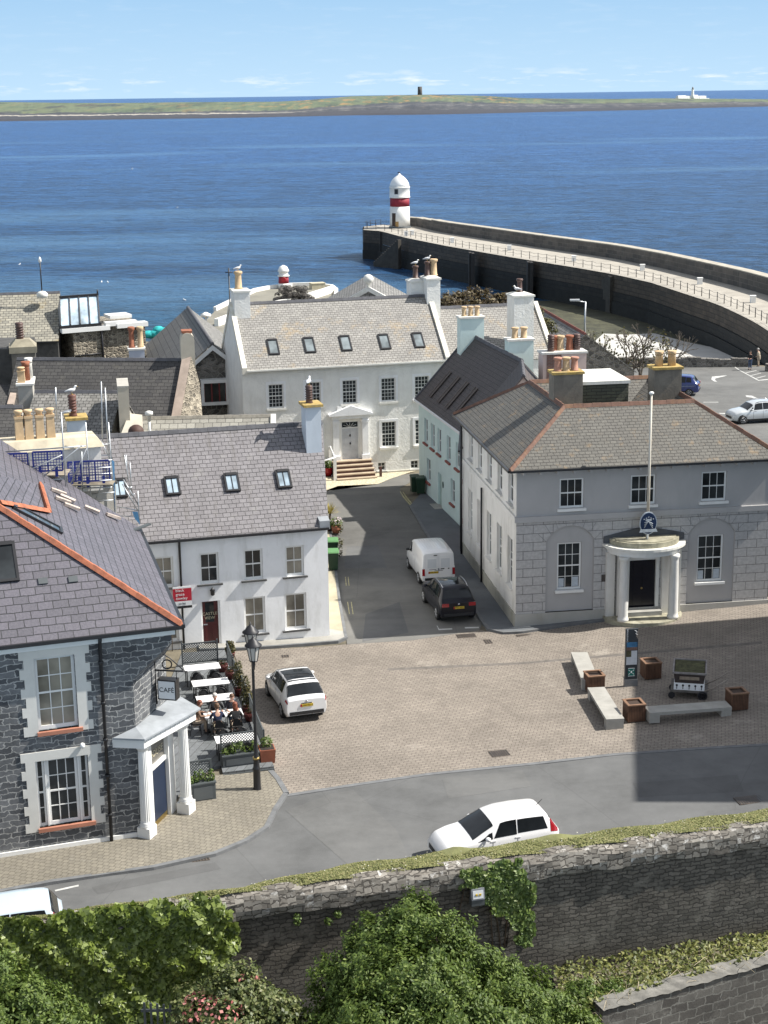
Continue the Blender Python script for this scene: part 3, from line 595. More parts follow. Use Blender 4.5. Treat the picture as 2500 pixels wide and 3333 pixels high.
# railing: separate posts joined by chain, one railing thing
rail=thing('pier_railing','thin dark post and chain railing along the pier walkway','railing',(I[20].x,I[20].y,DZ),world=True)
RP=resamp(offs(I,1.0)[3:],62); pm=MB().tube([(0,0,0),(0,0,1.05)],.05,6); p0=None
for k,q in enumerate(RP):
    if p0 is None: 
        p0=MB().tube([(q.x,q.y,DZ),(q.x,q.y,DZ+1.05)],.05,6).build('post',iron,rail); base=q
    else:
        c=p0.copy(); COL.objects.link(c); c.parent=rail; c.location=(q.x-base.x,q.y-base.y,0)
mb=MB()
for a,b in zip(RP,RP[1:]):
    m_=(a+b)/2
    for z in(1.0,.55): mb.tube([(a.x,a.y,DZ+z),(m_.x,m_.y,DZ+z-.12),(b.x,b.y,DZ+z)],.018,4,cap=False)
mb.build('chains',iron,rail)
# white bollards on the walkway
bp=None
for u,v in((1322,768),(1342,765),(1472,790),(1658,815),(1868,850),(2091,880),(2278,925),(2450,985)):
    p=Z(u,v,DZ); lab={1322:'white block bollard on the pier head, left one of the close pair',1342:'white block bollard on the pier head, right one of the close pair',1472:'white bollard on the pier walkway, first beyond the pier head pair',1658:'white bollard on the pier walkway, second from the pier head',1868:'white bollard on the pier walkway where the wall has its upper stairs',2091:'white bollard on the pier walkway just right of the stairs',2278:'white bollard on the curving pier, second from the right edge',2450:'white bollard on the pier nearest the right edge of the photo'}[u]
    if bp is None:
        bp=thing('bollard',lab,'bollard',p,0,'white bollards along the pier'); MB().box(-.28,.28,-.25,.25,0,.7).build('body',lw,bp); MB().box(-.34,.34,-.3,.3,.7,.82).build('cap',lw,bp)
    else: clone(bp,p,0,lab)
# lighthouse
p=Z(1302,741,DZ); q=ray(1302,566); zt=HC+q.z/math.hypot(q.x,q.y)*math.hypot(p.x,p.y); Ht=zt-DZ; r=1.83
lh=thing('lighthouse','white round lighthouse with a dark red band and domed cap on the pier head','lighthouse',(p.x,p.y,DZ))
lwl=mat('limewash',(.8,.79,.75),.85,.08,1.,bmp=.2,bsc=4,stain=((.55,.52,.45),.35))
z1,z2,z3,z4=.40*Ht,.56*Ht,.575*Ht,.755*Ht
MB().lathe([(r*1.0,.25),(r*.99,z1*.5),(r*.965,z1)],n=32).build('lower_shaft',lwl,lh); MB().lathe([(r*1.1,-.1),(r*1.1,.25),(r*1.0,.25)],n=32).build('plinth',dgrey,lh)
MB().lathe([(r*.965,z1),(r*.955,z2)],n=32).build('red_band',mat('band_red',(.27,.02,.035),.7,.12,2),lh)
MB().lathe([(r*1.02,z2),(r*1.05,z2+.15),(r*1.0,z3+.1),(r*.99,z4-.15),(r*1.03,z4-.1),(r*1.03,z4+.1),(r*.96,z4+.1)],n=32).build('lantern_room',lwl,lh)
MB().lathe([(r*.97,z4+.1),(r*.95,z4+.5),(r*.82,z4+1.05),(r*.58,z4+1.6),(r*.32,z4+1.95),(r*.14,z4+2.2),(r*.05,z4+2.45)],n=32).build('dome',mat('dome_white',(.82,.82,.8),.5,.04),lh)
v=MB().tube([(0,0,z4+2.4),(0,0,Ht+.3)],.04,6); v.tube([(-.5,0,Ht-.2),(.4,0,Ht-.2)],.04,6); v.ell((-.1,0,Ht+.25),(.25,.06,.12),8,6); v.build('weathervane',iron,lh)
def onround(a,wd,z0_,z1_,rr,name,mm,par):
    mb=MB(); n=6; A=[a-wd/2+wd*k/n for k in range(n+1)]
    for t0,t1 in zip(A,A[1:]):
        mb.hexa([(rr*math.cos(t)*s,rr*math.sin(t)*s,z0_) for t,s in((t0,.96),(t0,1.),(t1,1.),(t1,.96))],[(rr*math.cos(t)*s,rr*math.sin(t)*s,z1_) for t,s in((t0,.96),(t0,1.),(t1,1.),(t1,.96))])
    return mb.build(name,mm,par)
onround(R(-128),.42,.3,2.7,r*1.012,'door',mat('door_brown',(.05,.03,.02),.6),lh); onround(R(-108),.34,.3,1.2,r*1.012,'rust_patch',mat('rust',(.4,.25,.1),.9,.4,3),lh)
w_=onround(R(-110),.42,z3+.55,z3+1.5,r*1.012,'window',mat('grey_frame',(.3,.3,.3),.6),lh); onround(R(-110),.32,z3+.62,z3+1.42,r*1.018,'pane',black,w_)
# railing at the pier head
hr=thing('head_railing','dark iron railing round the tip of the pier head','railing',(I[0].x,I[0].y,DZ),world=True)
HP=[pz(a,b) for a,b in((1192,742),(1192,738),(1215,736),(1240,734))]; HP2=[pz(a,b) for a,b in((1196,744),(1228,748),(1260,752),(1300,760),(1325,763))]
for PP in(HP,HP2):
    PP=resamp(PP,6)
    for q in PP: MB().tube([(q.x,q.y,DZ),(q.x,q.y,DZ+1.1)],.05,6).build('post',iron,hr)
    mb=MB()
    for z in(.5,1.05): mb.tube([(q.x,q.y,DZ+z) for q in PP],.03,5)
    mb.build('rail',iron,hr)
# ---------------------------------------------------------------- inner quay with its small light
QZ=.3
def qp(a,b,z=QZ): return Z(a,b,z).to_2d()
quay=thing('concrete_quay','pale concrete quay with a rounded end and white edge walls beyond the roofs','quay',(-12,195,-4),world=True)
Q=[qp(*p) for p in((640,1072),(700,1012),(790,968),(830,950),(880,940),(950,932),(1020,930),(1080,938),(1096,950),(1092,968),(1060,985),(1000,1010),(900,1050),(760,1120))]
mb=MB(); mb.hexa([(p.x,p.y,-6) for p in Q[::-1]],[(p.x,p.y,QZ) for p in Q[::-1]]); mb.build('deck',mat('quay_deck',(.21,.2,.165),.95,.2,.3),quay)
def lowwall(pts,name,h=.45,t=.38,m=None,par=quay,z=QZ):
    mb=MB()
    for a,b in zip(pts,pts[1:]):
        d=(b-a).normalized(); n=Vector((-d.y,d.x))*t/2
        mb.hexa([(q.x,q.y,z-.3) for q in(a+n,a-n,b-n,b+n)],[(q.x,q.y,z+h) for q in(a+n,a-n,b-n,b+n)])
    return mb.build(name,m or lwl,par)
lowwall(Q[1:10],'edge_wall'); lowwall([qp(*p) for p in((705,1062),(790,1030),(905,1000),(960,990),(1050,962),(1085,950))],'inner_wall',.8,.5)
lowwall(Q[9:12],'end_wall',.2,.6,cement)
p=qp(924,938); q=ray(924,863); zt=HC+q.z/math.hypot(q.x,q.y)*p.length; Hs=zt-QZ
sl=thing('small_lighthouse','small white and red harbour light with a domed top on the quay','lighthouse',(p.x,p.y,QZ))
MB().lathe([(.72,0),(.68,Hs*.22)],n=20).build('base',lwl,sl); MB().lathe([(.68,Hs*.22),(.64,Hs*.52)],n=20).build('red_band',MATS['band_red'],sl); MB().lathe([(.78,Hs*.52),(.78,Hs*.56),(.6,Hs*.56),(.6,Hs*.72),(.74,Hs*.72),(.72,Hs*.78),(.5,Hs*.93),(.1,Hs)],n=20).build('dome',lwl,sl)
MB().lathe([(.3,0),(.22,.08)],c=(0,0,0),n=14).at(None).build('lifebuoy_mount',lwl,sl).hide_render=False
o=MB(Matrix.Translation((.05,-.72,Hs*.4))@Matrix.Rotation(R(90),4,'X')).lathe([(.2,-.05),(.34,-.05),(.34,.05),(.2,.05)],n=16).build('lifebuoy',mat('buoy_red',(.45,.02,.03),.5),sl)
# heap of lobster pots / nets
p=qp(955,990); rr=random.Random(5); mb=MB(); fr=mat('net_frame',(.12,.11,.1),.9,.4,2)
heap=thing('lobster_pot','heaped dark netted lobster pots piled on the quay by the small harbour light','lobster pots',(p.x,p.y,QZ))
for k in range(95):
    x,y=rr.uniform(-2.1,2.3),rr.uniform(-1.6,1.6); z=rr.choice((0,.42,.84,1.26,1.68)); 
    if z>1 and abs(x)>1.5: z=.42
    M=Matrix.Translation((x,y,z))@Matrix.Rotation(rr.uniform(0,3.1),4,'Z'); m_=MB(M)
    for a in(-.35,0,.35): mb.at(M).tube([(a,-.25,0),(a,-.25,.25),(a,0,.42),(a,.25,.25),(a,.25,0)],.035,4)
    for yy,zz in((-.25,.02),(.25,.02),(0,.42),(-.25,.25),(.25,.25)): mb.at(M).tube([(-.36,yy,zz),(.36,yy,zz)],.035,4)
    for a in np.linspace(-.35,.35,6): mb.at(M).tube([(a,-.25,.1),(a,.25,.3)],.02,3)
mb.build('pots',fr,heap)
p=qp(1033,940); o=thing('stone_block','square cream block standing on the rounded quay end','block',(p.x,p.y,QZ),R(20)); MB().box(-.9,.9,-.6,.6,0,.7).box(-.95,.95,-.65,.65,.7,.8).build('block',mat('cream_block',(.5,.45,.32),.9,.2),o)
# net bundle in turquoise behind the roofs
p=Z(530,1085,0); o=thing('fishing_net','turquoise fishing net heap behind the rubble wall','net',(p.x,p.y,-.8)); mb=MB()
for k in range(14): mb.ell((rr.uniform(-2,2),rr.uniform(-1,1),rr.uniform(.2,1.2)),(rr.uniform(.6,1.1),.8,rr.uniform(.3,.6)),10,6)
mb.build('net',mat('turquoise_net',(.02,.38,.38),.8,.4,3,bmp=1,bsc=8),o)
# harbour wall by the car park
hw=thing('harbour_wall','low rough stone wall between the car park and the sandy beach','wall',(30,152,-2),world=True)
mb=MB(); wp=[Vector((20.5,153.6)),Vector((26,153.2)),Vector((31,152.6)),Vector((35.5,152.5))]
rr=random.Random(2); P_=resamp(wp,26)
for a,b in zip(P_,P_[1:]):
    z=-1.35; h=rr.uniform(.75,1.0); mb.hexa([(a.x,a.y-.4,-3.6),(b.x,b.y-.4,-3.6),(b.x,b.y+.4,-3.6),(a.x,a.y+.4,-3.6)],[(a.x,a.y-.35,z+h),(b.x,b.y-.35,z+h),(b.x,b.y+.35,z+h),(a.x,a.y+.35,z+h)])
mb.build('stonework',R_grey,hw)
hw2=thing('harbour_wall','short low stone wall at right behind the two walkers','wall',(40,152,-2),world=True)
mb=MB(); P_=resamp([Vector((36.3,149.5)),Vector((45,149)),Vector((60,150))],16)
for a,b in zip(P_,P_[1:]):
    z=-1.35; h=rr.uniform(.6,.8); mb.hexa([(a.x,a.y-.4,-3.6),(b.x,b.y-.4,-3.6),(b.x,b.y+.4,-3.6),(a.x,a.y+.4,-3.6)],[(a.x,a.y-.35,z+h),(b.x,b.y-.35,z+h),(b.x,b.y+.35,z+h),(a.x,a.y+.35,z+h)])
mb.build('stonework',R_grey,hw2)
# ---------------------------------------------------------------- building helpers
def house(name,label,cat,p,group=None): return thing(name,label,cat,(p[0],p[1],g(p[0],p[1])),0,group,world=True)
POTS=[]
def pot(mb_par,M,x,y,z,h,r,style,mt,name='chimney_pot'):
    POTS.append((M or Matrix.Identity(4))@Vector((x,y,z+h)))
    mb=MB(M); c=(x,y,z)
    if style=='roll': mb.lathe([(r*1.12,0),(r*1.12,h*.08),(r*.95,h*.1),(r*.82,h*.75),(r*.85,h*.8),(r*1.15,h*.86),(r*1.15,h*.97),(r*.9,h),(r*.7,h*.98)],c,14)
    elif style=='louvre':
        pr=[(r*1.1,0),(r*.95,h*.08)]
        for k in range(5): z0=h*(.2+.13*k); pr+=[(r*.85,z0),(r*1.12,z0+h*.05),(r*.85,z0+h*.08)]
        mb.lathe(pr+[(r*1.05,h*.93),(r*.8,h),(r*.6,h)],c,12)
    elif style=='square':
        a=r; mb.hexa([(x-a,y-a,z),(x+a,y-a,z),(x+a,y+a,z),(x-a,y+a,z)],[(x-a*.85,y-a*.85,z+h*.72),(x+a*.85,y-a*.85,z+h*.72),(x+a*.85,y+a*.85,z+h*.72),(x-a*.85,y+a*.85,z+h*.72)])
        mb.box(x-a*1.02,x+a*1.02,y-a*1.02,y+a*1.02,z+h*.72,z+h*.8); mb.lathe([(a*.8,h*.8),(a*.7,h*.88),(a*1.05,h*.93),(a*1.05,h*.99),(a*.6,h)],c,14)
        for d in(0,1,2,3):
            Mq=(M or Matrix.Identity(4))@Matrix.Translation(c)@Matrix.Rotation(d*math.pi/2,4,'Z'); q=MB(Mq)
            for v in[(-a*.5,-a*.97,h*.12),(a*.5,-a*.97,h*.12),(a*.42,-a*.9,h*.6),(-a*.42,-a*.9,h*.6)]: pass
    elif style=='horn':
        mb.lathe([(r*1.0,0),(r*.86,h*.7),(r*.95,h*.74)],c,14); mb.lathe([(r*1.0,h*.76),(r*.95,h*.86),(r*1.15,h),(r*.9,h*.96)],c,14,0)
    return mb.build(name,mt,mb_par)
def chimney(par,M,x,y,sx,sy,z0,z1,mt,cap,capm,pots,name='chimney',cov=.07,ch=.12,taper=0,band=None):
    mb=MB(M); t=taper; mb.hexa([(x-sx/2,y-sy/2,z0),(x+sx/2,y-sy/2,z0),(x+sx/2,y+sy/2,z0),(x-sx/2,y+sy/2,z0)],[(x-sx/2+t,y-sy/2+t,z1),(x+sx/2-t,y-sy/2+t,z1),(x+sx/2-t,y+sy/2-t,z1),(x-sx/2+t,y+sy/2-t,z1)])
    c=mb.build(name,mt,par); mb=MB(M); v=cov-t
    mb.box(x-sx/2-v,x+sx/2+v,y-sy/2-v,y+sy/2+v,z1,z1+ch); 
    if cap=='slope': mb.hexa([(x-sx/2-v*.6,y-sy/2-v*.6,z1+ch),(x+sx/2+v*.6,y-sy/2-v*.6,z1+ch),(x+sx/2+v*.6,y+sy/2+v*.6,z1+ch),(x-sx/2-v*.6,y+sy/2+v*.6,z1+ch)],[(x-sx*.3,y-sy*.3,z1+ch*2),(x+sx*.3,y-sy*.3,z1+ch*2),(x+sx*.3,y+sy*.3,z1+ch*2),(x-sx*.3,y+sy*.3,z1+ch*2)])
    mb.build('cap',capm,c)
    for q in pots: pot(c,M,x+q[0],y+q[1],z1+ch*(1.6 if cap=='slope' else .9),*q[2:])
    return c
def ch_at(par,u0,u1,vtop,z,y,sy,z0,mt,cap,capm,pots,FRM,**k):
    """chimney whose front face spans photo columns u0..u1 at height z on depth y of frame FRM"""
    n=FRM.col[1].to_3d(); p=FRM.translation+n*y; a=FRM.inverted()@ONP(u0,vtop,p,n); b=FRM.inverted()@ONP(u1,vtop,p,n)
    return chimney(par,FRM,(a.x+b.x)/2,y+sy/2,abs(b.x-a.x),sy,z0,(a.z+b.z)/2,mt,cap,capm,pots,**k)
def rooflight(par,p,n,T,wd,ht,fm=None,gm=None,bars=1,th=.09,name='rooflight'):
    """p centre on the roof plane, n normal, T horizontal tangent"""
    n=Vector(n).normalized(); T=Vector(T).normalized(); B=n.cross(T).normalized(); M=Matrix.Identity(4)
    for i in range(3): M[i][0]=T[i]; M[i][1]=B[i]; M[i][2]=n[i]; M[i][3]=p[i]
    f=.09; mb=MB(M); a,b=wd/2,ht/2
    mb.box(-a,-a+f,-b,b,-.03,th).box(a-f,a,-b,b,-.03,th).box(-a+f,a-f,-b,-b+f,-.03,th).box(-a+f,a-f,b-f*1.6,b,-.03,th+.03)
    for k in range(1,bars+1): x=-a+wd*k/(bars+1); mb.box(x-.02,x+.02,-b+f,b-f*1.6,.0,th-.01)
    o=mb.build(name,fm or black,par); MB(M).poly([(-a+f,-b+f,th-.03),(a-f,-b+f,th-.03),(a-f,b-f*1.6,th-.03),(-a+f,b-f*1.6,th-.03)]).build('pane',gm or MGS,o); return o
def ridge(par,pts,m,r=.13,name='ridge_tiles',step=.45,par_mb=None):
    mb=MB()
    for a,b in zip(pts,pts[1:]):
        a,b=Vector(a),Vector(b); d=(b-a); n=max(1,int(d.length/step)); s=Vector((-d.y,d.x,0)).normalized()*r
        for k in range(n):
            p=a+d*(k/n); q=a+d*((k+.985)/n); up=Vector((0,0,r*.75)); dn=Vector((0,0,-r*.55)); e=.012*(k%2)
            u=Vector((0,0,e))
            mb.hexa([p-s+dn,p+s+dn,q+s+dn,q-s+dn],[p-s*.25+up+u,p+s*.25+up+u,q+s*.25+up+u,q-s*.25+up+u])
    return mb.build(name,m,par)
def bar(mb,a,b,wd,h,m=0):
    a,b=Vector(a),Vector(b); d=b-a; s=Vector((-d.y,d.x,0)).normalized()*wd/2; u=Vector((0,0,h/2))
    mb.hexa([a-s-u,a+s-u,b+s-u,b-s-u],[a-s+u,a+s+u,b+s+u,b-s+u],m); return mb
def gable(par,FL,FR,BR,BL,ze,zr,wm,rm,ops=(),ov=.18,gov=.08,z0=-.3,rname='roof',gut=black,front_mr=None,sides=True,ridge_m=greyridge,rx=.5,verge=None,zb=None,fasc=True,dep=.15,backwall=True):
    """gabled house from footprint corners (front seen from outside left to right); returns frame, roof plane data"""
    FL,FR,BR,BL=[Vector((p[0],p[1],0)) for p in(FL,FR,BR,BL)]
    M=frame(FL,FR); Lf=(FR-FL).length
    wall(mb:=MB(),M,Lf,z0,ze,ops,dep,0); 
    wl_=mb.build('front_wall',wm,par)
    RL=FL.lerp(BL,rx); RR=FR.lerp(BR,rx); RL.z=RR.z=zr; zb_=ze if zb is None else zb
    mb=MB()
    def pp(v,z): return (v.x,v.y,z)
    for A,B,Rg in((FR,BR,RR),(BL,FL,RL)):
        za,zb2=(ze,zb_) if A is FR else (zb_,ze)
        mb.poly([pp(A,z0),pp(B,z0),pp(B,zb2),tuple(Rg),pp(A,za)])
    mb.poly([pp(BR,z0),pp(BL,z0),pp(BL,zb_),pp(BR,zb_)]); mb.build('gable_walls',wm,par)
    d=(FR-FL).normalized(); n=Vector((d.y,-d.x,0))
    sf=(zr-ze)/max(.1,((RL-FL).to_2d().length)); th=.07
    e0=FL-d*gov+n*ov; e1=FR+d*gov+n*ov; e0.z=e1.z=ze-ov*sf+.08
    q0=RL-d*gov; q1=RR+d*gov; q0.z=q1.z=zr+.08
    mb=MB(); mb.slab([e0,e1,q1,q0],th); rf=mb.build(rname,rm,par)
    bb=(BL-RL).to_2d().length; sb=(zr-zb_)/max(.1,bb)
    b0=BL-d*gov-n*ov; b1=BR+d*gov-n*ov; b0.z=b1.z=zb_-ov*sb+.08
    MB().slab([b1,b0,q0,q1],th).build('back_slope',rm,rf)
    if ridge_m: ridge(rf,[q0,q1],ridge_m)
    if gut:
        mb=MB(); bar(mb,e0+n*.05-Vector((0,0,.06)),e1+n*.05-Vector((0,0,.06)),.12,.1); mb.build('gutter',gut,par)
    nn=(e1-e0).cross(q1-e0).normalized()
    return dict(M=M,L=Lf,wall=wl_,roof=rf,e0=e0,e1=e1,q0=q0,q1=q1,n=nn,T=d,out=n,RL=RL,RR=RR)
# ================================================================ CIVIC BUILDING (grey painted, bow porch)
CP=8.2; CO=Z(1678,2047,0); CW,CD=12.4,12.9; ZE=7.75
civ=house('civic_building','grey painted two storey hip roofed building with arched window recesses and a bow porch','building',CO)
F=frame(CO,phi=CP); gz=lambda s:g((F@Vector((s,0,0))).x,(F@Vector((s,0,0))).y)
cz=crop(1300,1500,1.3825)
up=[rect(F,cz(*a),cz(*b)) for a,b in(((722,82),(830,208)),((1043,67),(1152,195)),((1362,50),(1470,182)))]
zt=sum(o[3] for o in up)/3; zb=sum(o[2] for o in up)/3; up=[(o[0],o[1],zb,zt) for o in up]
lo=[rect(F,cz(*a),cz(*b)) for a,b in(((714,372),(820,578)),((1347,340),(1455,545)))]
zt=sum(o[3] for o in lo)/2; zb=sum(o[2] for o in lo)/2; lo=[(o[0],o[1],zb,zt) for o in lo]
ZS=onwall(F,*cz(527,277))[1]     # string course
dr=rect(F,cz(1045,448),cz(1140,662))
# front wall: rusticated lower storey with two arched recesses, plain upper storey
rec=[]
for o in lo:
    c=(o[0]+o[1])/2; rec.append((c-1.16,c+1.16,.72,ZS-1.0,ZS-.28))     # s0,s1,bottom,springing,crown
mb=MB(F)
def arch(r,n=12,ins=0):
    c=(r[0]+r[1])/2; hw=(r[1]-r[0])/2-ins; rise=r[4]-r[3]; Rr=(hw*hw+rise*rise)/(2*rise); cy=r[4]-Rr; a0=math.asin(min(1,hw/Rr))
    return [(c+Rr*math.sin(-a0+2*a0*k/n),cy+Rr*math.cos(-a0+2*a0*k/n)) for k in range(n+1)]
xs=[0,rec[0][0],rec[0][1],dr[0]-.1,dr[1]+.1,rec[1][0],rec[1][1],CW]; PT=.72
for x0,x1 in((xs[0],xs[1]),(xs[2],xs[3]),(xs[4],xs[5]),(xs[6],xs[7])): mb.poly([(x0,0,PT),(x1,0,PT),(x1,0,ZS),(x0,0,ZS)],0)
mb.poly([(xs[3],0,dr[3]),(xs[4],0,dr[3]),(xs[4],0,ZS),(xs[3],0,ZS)],0)
for r in rec:
    A=arch(r)
    for (xa,za),(xb,zb_) in zip(A,A[1:]):
        mb.poly([(xa,0,za),(xb,0,zb_),(xb,0,ZS),(xa,0,ZS)],0); mb.poly([(xa,0,za),(xa,.12,za),(xb,.12,zb_),(xb,0,zb_)],1)
    mb.poly([(r[0],0,PT),(r[0],.12,PT),(r[0],.12,r[3]),(r[0],0,r[3])],1); mb.poly([(r[1],0,PT),(r[1],0,r[3]),(r[1],.12,r[3]),(r[1],.12,PT)],1)
mb.build('ground_storey_wall',[B_ash,grey_paint],civ)
Fr=F@Matrix.Translation((0,.12,0))
for r,o in zip(rec,lo):
    mb=MB(Fr); A=arch(r); xs2=sorted([x for x,_ in A]+[o[0],o[1]])
    import bisect as _b
    def top(x):
        for (xa,za),(xb,zb_) in zip(A,A[1:]):
            if xa-1e-6<=x<=xb+1e-6: return za+(zb_-za)*(x-xa)/(xb-xa)
        return r[3]
    for x0,x1 in zip(xs2,xs2[1:]):
        c=(x0+x1)/2
        if o[0]<c<o[1]:
            mb.poly([(x0,0,PT),(x1,0,PT),(x1,0,o[2]),(x0,0,o[2])]); mb.poly([(x0,0,o[3]),(x1,0,o[3]),(x1,0,top(x1)),(x0,0,top(x0))])
        else: mb.poly([(x0,0,PT),(x1,0,PT),(x1,0,top(x1)),(x0,0,top(x0))])
    a,b,c_,d=o
    for q in([(a,0,c_),(a,0,d),(a,.15,d),(a,.15,c_)],[(b,0,c_),(b,.15,c_),(b,.15,d),(b,0,d)],[(a,0,c_),(a,.15,c_),(b,.15,c_),(b,0,c_)],[(a,0,d),(b,0,d),(b,.15,d),(a,.15,d)]): mb.poly(q)
    mb.build('arched_recess',grey_paint,civ)
mb=MB(); wall(mb,F@Matrix.Translation((0,.02,0)),CW,ZS,ZE+.1,up,.16,0); mb.build('upper_wall',grey_paint,civ)
# side wall facing the street (left): A = far corner, B = near corner
far_=F@Vector((0,CD,0)); FS=frame(far_,CO); n_=5
sw=[]; sl_=[]
s1a=onwall(FS,*cz(490,60))[0]; c6=crop(1300,1700,3.318); nl=rect(FS,c6(1165,140),c6(1222,640))
pitch=(nl[0]+nl[1])/2/ (n_-.5)
pos=[(nl[0]+nl[1])/2-2.38*k for k in range(5)]
for c in pos: sl_.append((c-.52,c+.52,1.75,4.15)); sw.append((c-.52,c+.52,5.75,7.3))
mb=MB(); wall(mb,FS,CD,.72,ZS,sl_,.2,0); wall(mb,FS@Matrix.Translation((0,.02,0)),CD,ZS,ZE+.1,sw,.2,0); mb.build('side_wall',side_paint,civ)
mb=MB(); G=F@Matrix.Translation((0,.0,0))
mb.at(F).box(-.05,CW+.05,-.06,0,-.6,PT); mb.build('front_plinth',mat('front_plinth_grey',(.4,.39,.36),.85,.1,1.,bmp=.1,bsc=8,stain=((.28,.27,.22),.5)),civ); MB(FS).box(0,CD+.05,-.06,0,-.6,PT).build('side_plinth',plinth_grey,civ)
MB(F).box(-.08,CW+.08,-.09,.03,ZS-.02,ZS+.24).build('string_course',grey_paint,civ); MB(FS).box(0,CD+.0,-.08,.03,ZS-.02,ZS+.24).build('side_string_course',side_paint,civ)
MB(F).poly([(CW,0,-.6),(CW,CD,-.6),(CW,CD,ZE),(CW,0,ZE)]).poly([(CW,CD,-.6),(0,CD,-.6),(0,CD,ZE),(CW,CD,ZE)]).build('rear_walls',side_paint,civ)
for o in up: window(civ,F@Matrix.Translation((0,.02,0)),o,3,2,sill=MATS['white_gloss'],dep=.15,sproj=.12,sh=.12,fw=.08)
for o in lo: window(civ,Fr,o,3,4,sill=MATS['white_gloss'],dep=.15,sproj=.14,sh=.12,fw=.08)
for k,o in enumerate(sl_): window(civ,FS,o,2,3,dep=.19,sill=side_paint,fw=.1,sproj=.1)
for o in sw: window(civ,FS,o,2,2,dep=.19,sill=side_paint,fw=.1,sproj=.1)
# notices inside the ground floor panes
mb=MB(Fr)
for o in lo:
    mb.box(o[0]+.1,o[0]+.36,.1,.104,o[2]+.13,o[2]+.55).box(o[1]-.42,o[1]-.12,.1,.104,o[2]+.13,o[2]+.6)
mb.build('window_notices',mat('notice_paper',(.45,.5,.55),.7,.1,9),civ)
# voussoir lines are part of the arch faces
mb=MB(F)
for r in rec:
    A=arch(r,7); c=(r[0]+r[1])/2
    for (x,z) in A:
        d=Vector((x-c,(z-r[3])+1.1)).normalized(); e=min((ZS-.03-z)/max(.2,d.y),.55); a=Vector((x,z)); b=a+d*e; s=Vector((-d.y,d.x))*.011
        mb.poly([((a-s).x,-.004,(a-s).y),((a+s).x,-.004,(a+s).y),((b+s).x,-.004,(b+s).y),((b-s).x,-.004,(b-s).y)])
mb.build('arch_joints',mat('joint_grey',(.24,.24,.24),.9,.1),civ)
# roof: ring ridge round a central well
OV=.42; e=[F@Vector(p) for p in((-OV,-OV,ZE),(CW+OV,-OV,ZE),(CW+OV,CD+OV,ZE),(-OV,CD+OV,ZE))]; rr_=3.4; ZR=10.0
k=[F@Vector(p) for p in((-OV+rr_,-OV+rr_,ZR),(CW+OV-rr_,-OV+rr_,ZR),(CW+OV-rr_,CD+OV-rr_,ZR),(-OV+rr_,CD+OV-rr_,ZR))]
i_=[F@Vector(p) for p in((-OV+rr_+1.4,-OV+rr_+1.4,ZR-.95),(CW+OV-rr_-1.4,-OV+rr_+1.4,ZR-.95),(CW+OV-rr_-1.4,CD+OV-rr_-1.4,ZR-.95),(-OV+rr_+1.4,CD+OV-rr_-1.4,ZR-.95))]
mb=MB()
for a in range(4): b=(a+1)%4; mb.poly([e[a],e[b],k[b],k[a]]); mb.poly([k[a],k[b],i_[b],i_[a]])
mb.poly(i_); rf=mb.build('roof',S_civ,civ)
ridge(rf,[k[0],k[1]],brownridge); ridge(rf,[k[1],k[2],k[3],k[0]],brownridge)
for a in range(4): ridge(rf,[e[a]+Vector((0,0,.04)),k[a]],brownridge,.12)
mb=MB()
for a in range(4):
    b=(a+1)%4; d=(e[b]-e[a]).normalized(); n=Vector((d.y,-d.x,0)); bar(mb,e[a]+n*.03-Vector((0,0,.03)),e[b]+n*.03-Vector((0,0,.03)),.12,.1)
mb.build('gutter',black,civ); mb=MB(F); mb.box(-OV+.02,CW+OV-.02,-OV+.02,.02,ZE-.1,ZE-.04).box(-OV+.02,.02,0.02,CD+OV-.02,ZE-.1,ZE-.04).box(CW-.02,CW+OV-.02,.02,CD,ZE-.1,ZE-.04); mb.build('soffit',grey_paint,civ)
bk=MB(F)
for q in range(16): x=.3+q*(CW-.6)/15; bk.box(x-.06,x+.06,-OV+.05,-.0,ZE-.24,ZE-.1)
bk.build('eaves_brackets',grey_paint,civ)
# chimneys and roof box
def onroofF(a,b,z): q=F.inverted()@Z(a,b,z); return q.x,q.y
c5=crop(1300,850,1.3825)
x,y=onroofF(*c5(757,640),9.3); xa=onroofF(*c5(690,600),9.5)[0]; xb=onroofF(*c5(833,600),9.5)[0]
pkc=mat('pink_clay',(.42,.22,.16),.85,.3,5); ch_at(civ,1803,1898,1219,0,4.6,.95,8.6,cement_dark,'flat',ochre,[(-.42,0,.68,.19,'roll',pkc),(0,0,.68,.19,'roll',buff),(.42,0,.68,.19,'roll',pkc)],F)
x0=onroofF(*c5(1143,560),9.5)[0]; x1=onroofF(*c5(1278,560),9.5)[0]
ch_at(civ,2131,2220,1203,0,5.0,1.0,8.6,cement_dark,'flat',ochre,[(-.33,0,.75,.21,'horn',buff),(.33,0,.75,.21,'horn',buff)],F)
x0=onroofF(*c5(822,600),9.5)[0]; x1=onroofF(*c5(1032,600),9.5)[0]
nF=F.col[1].to_3d(); pa_=F.inverted()@ONP(1894,1253,F.translation+nF*5.2,nF); pb_=F.inverted()@ONP(2046,1253,F.translation+nF*5.2,nF); x0,x1,zbx=pa_.x,pb_.x,pa_.z; mb=MB(F); mb.box(x0,x1,5.2,8.6,8.6,zbx); bx=mb.build('tank_housing',slate('mossy_slate',(.07,.075,.05),(.05,.055,.04),(.02,.02,.02),.5,.16,.015),civ); MB(F).box(x0-.08,x1+.08,5.12,8.7,zbx,zbx+.16).build('cover',whitecap,bx)
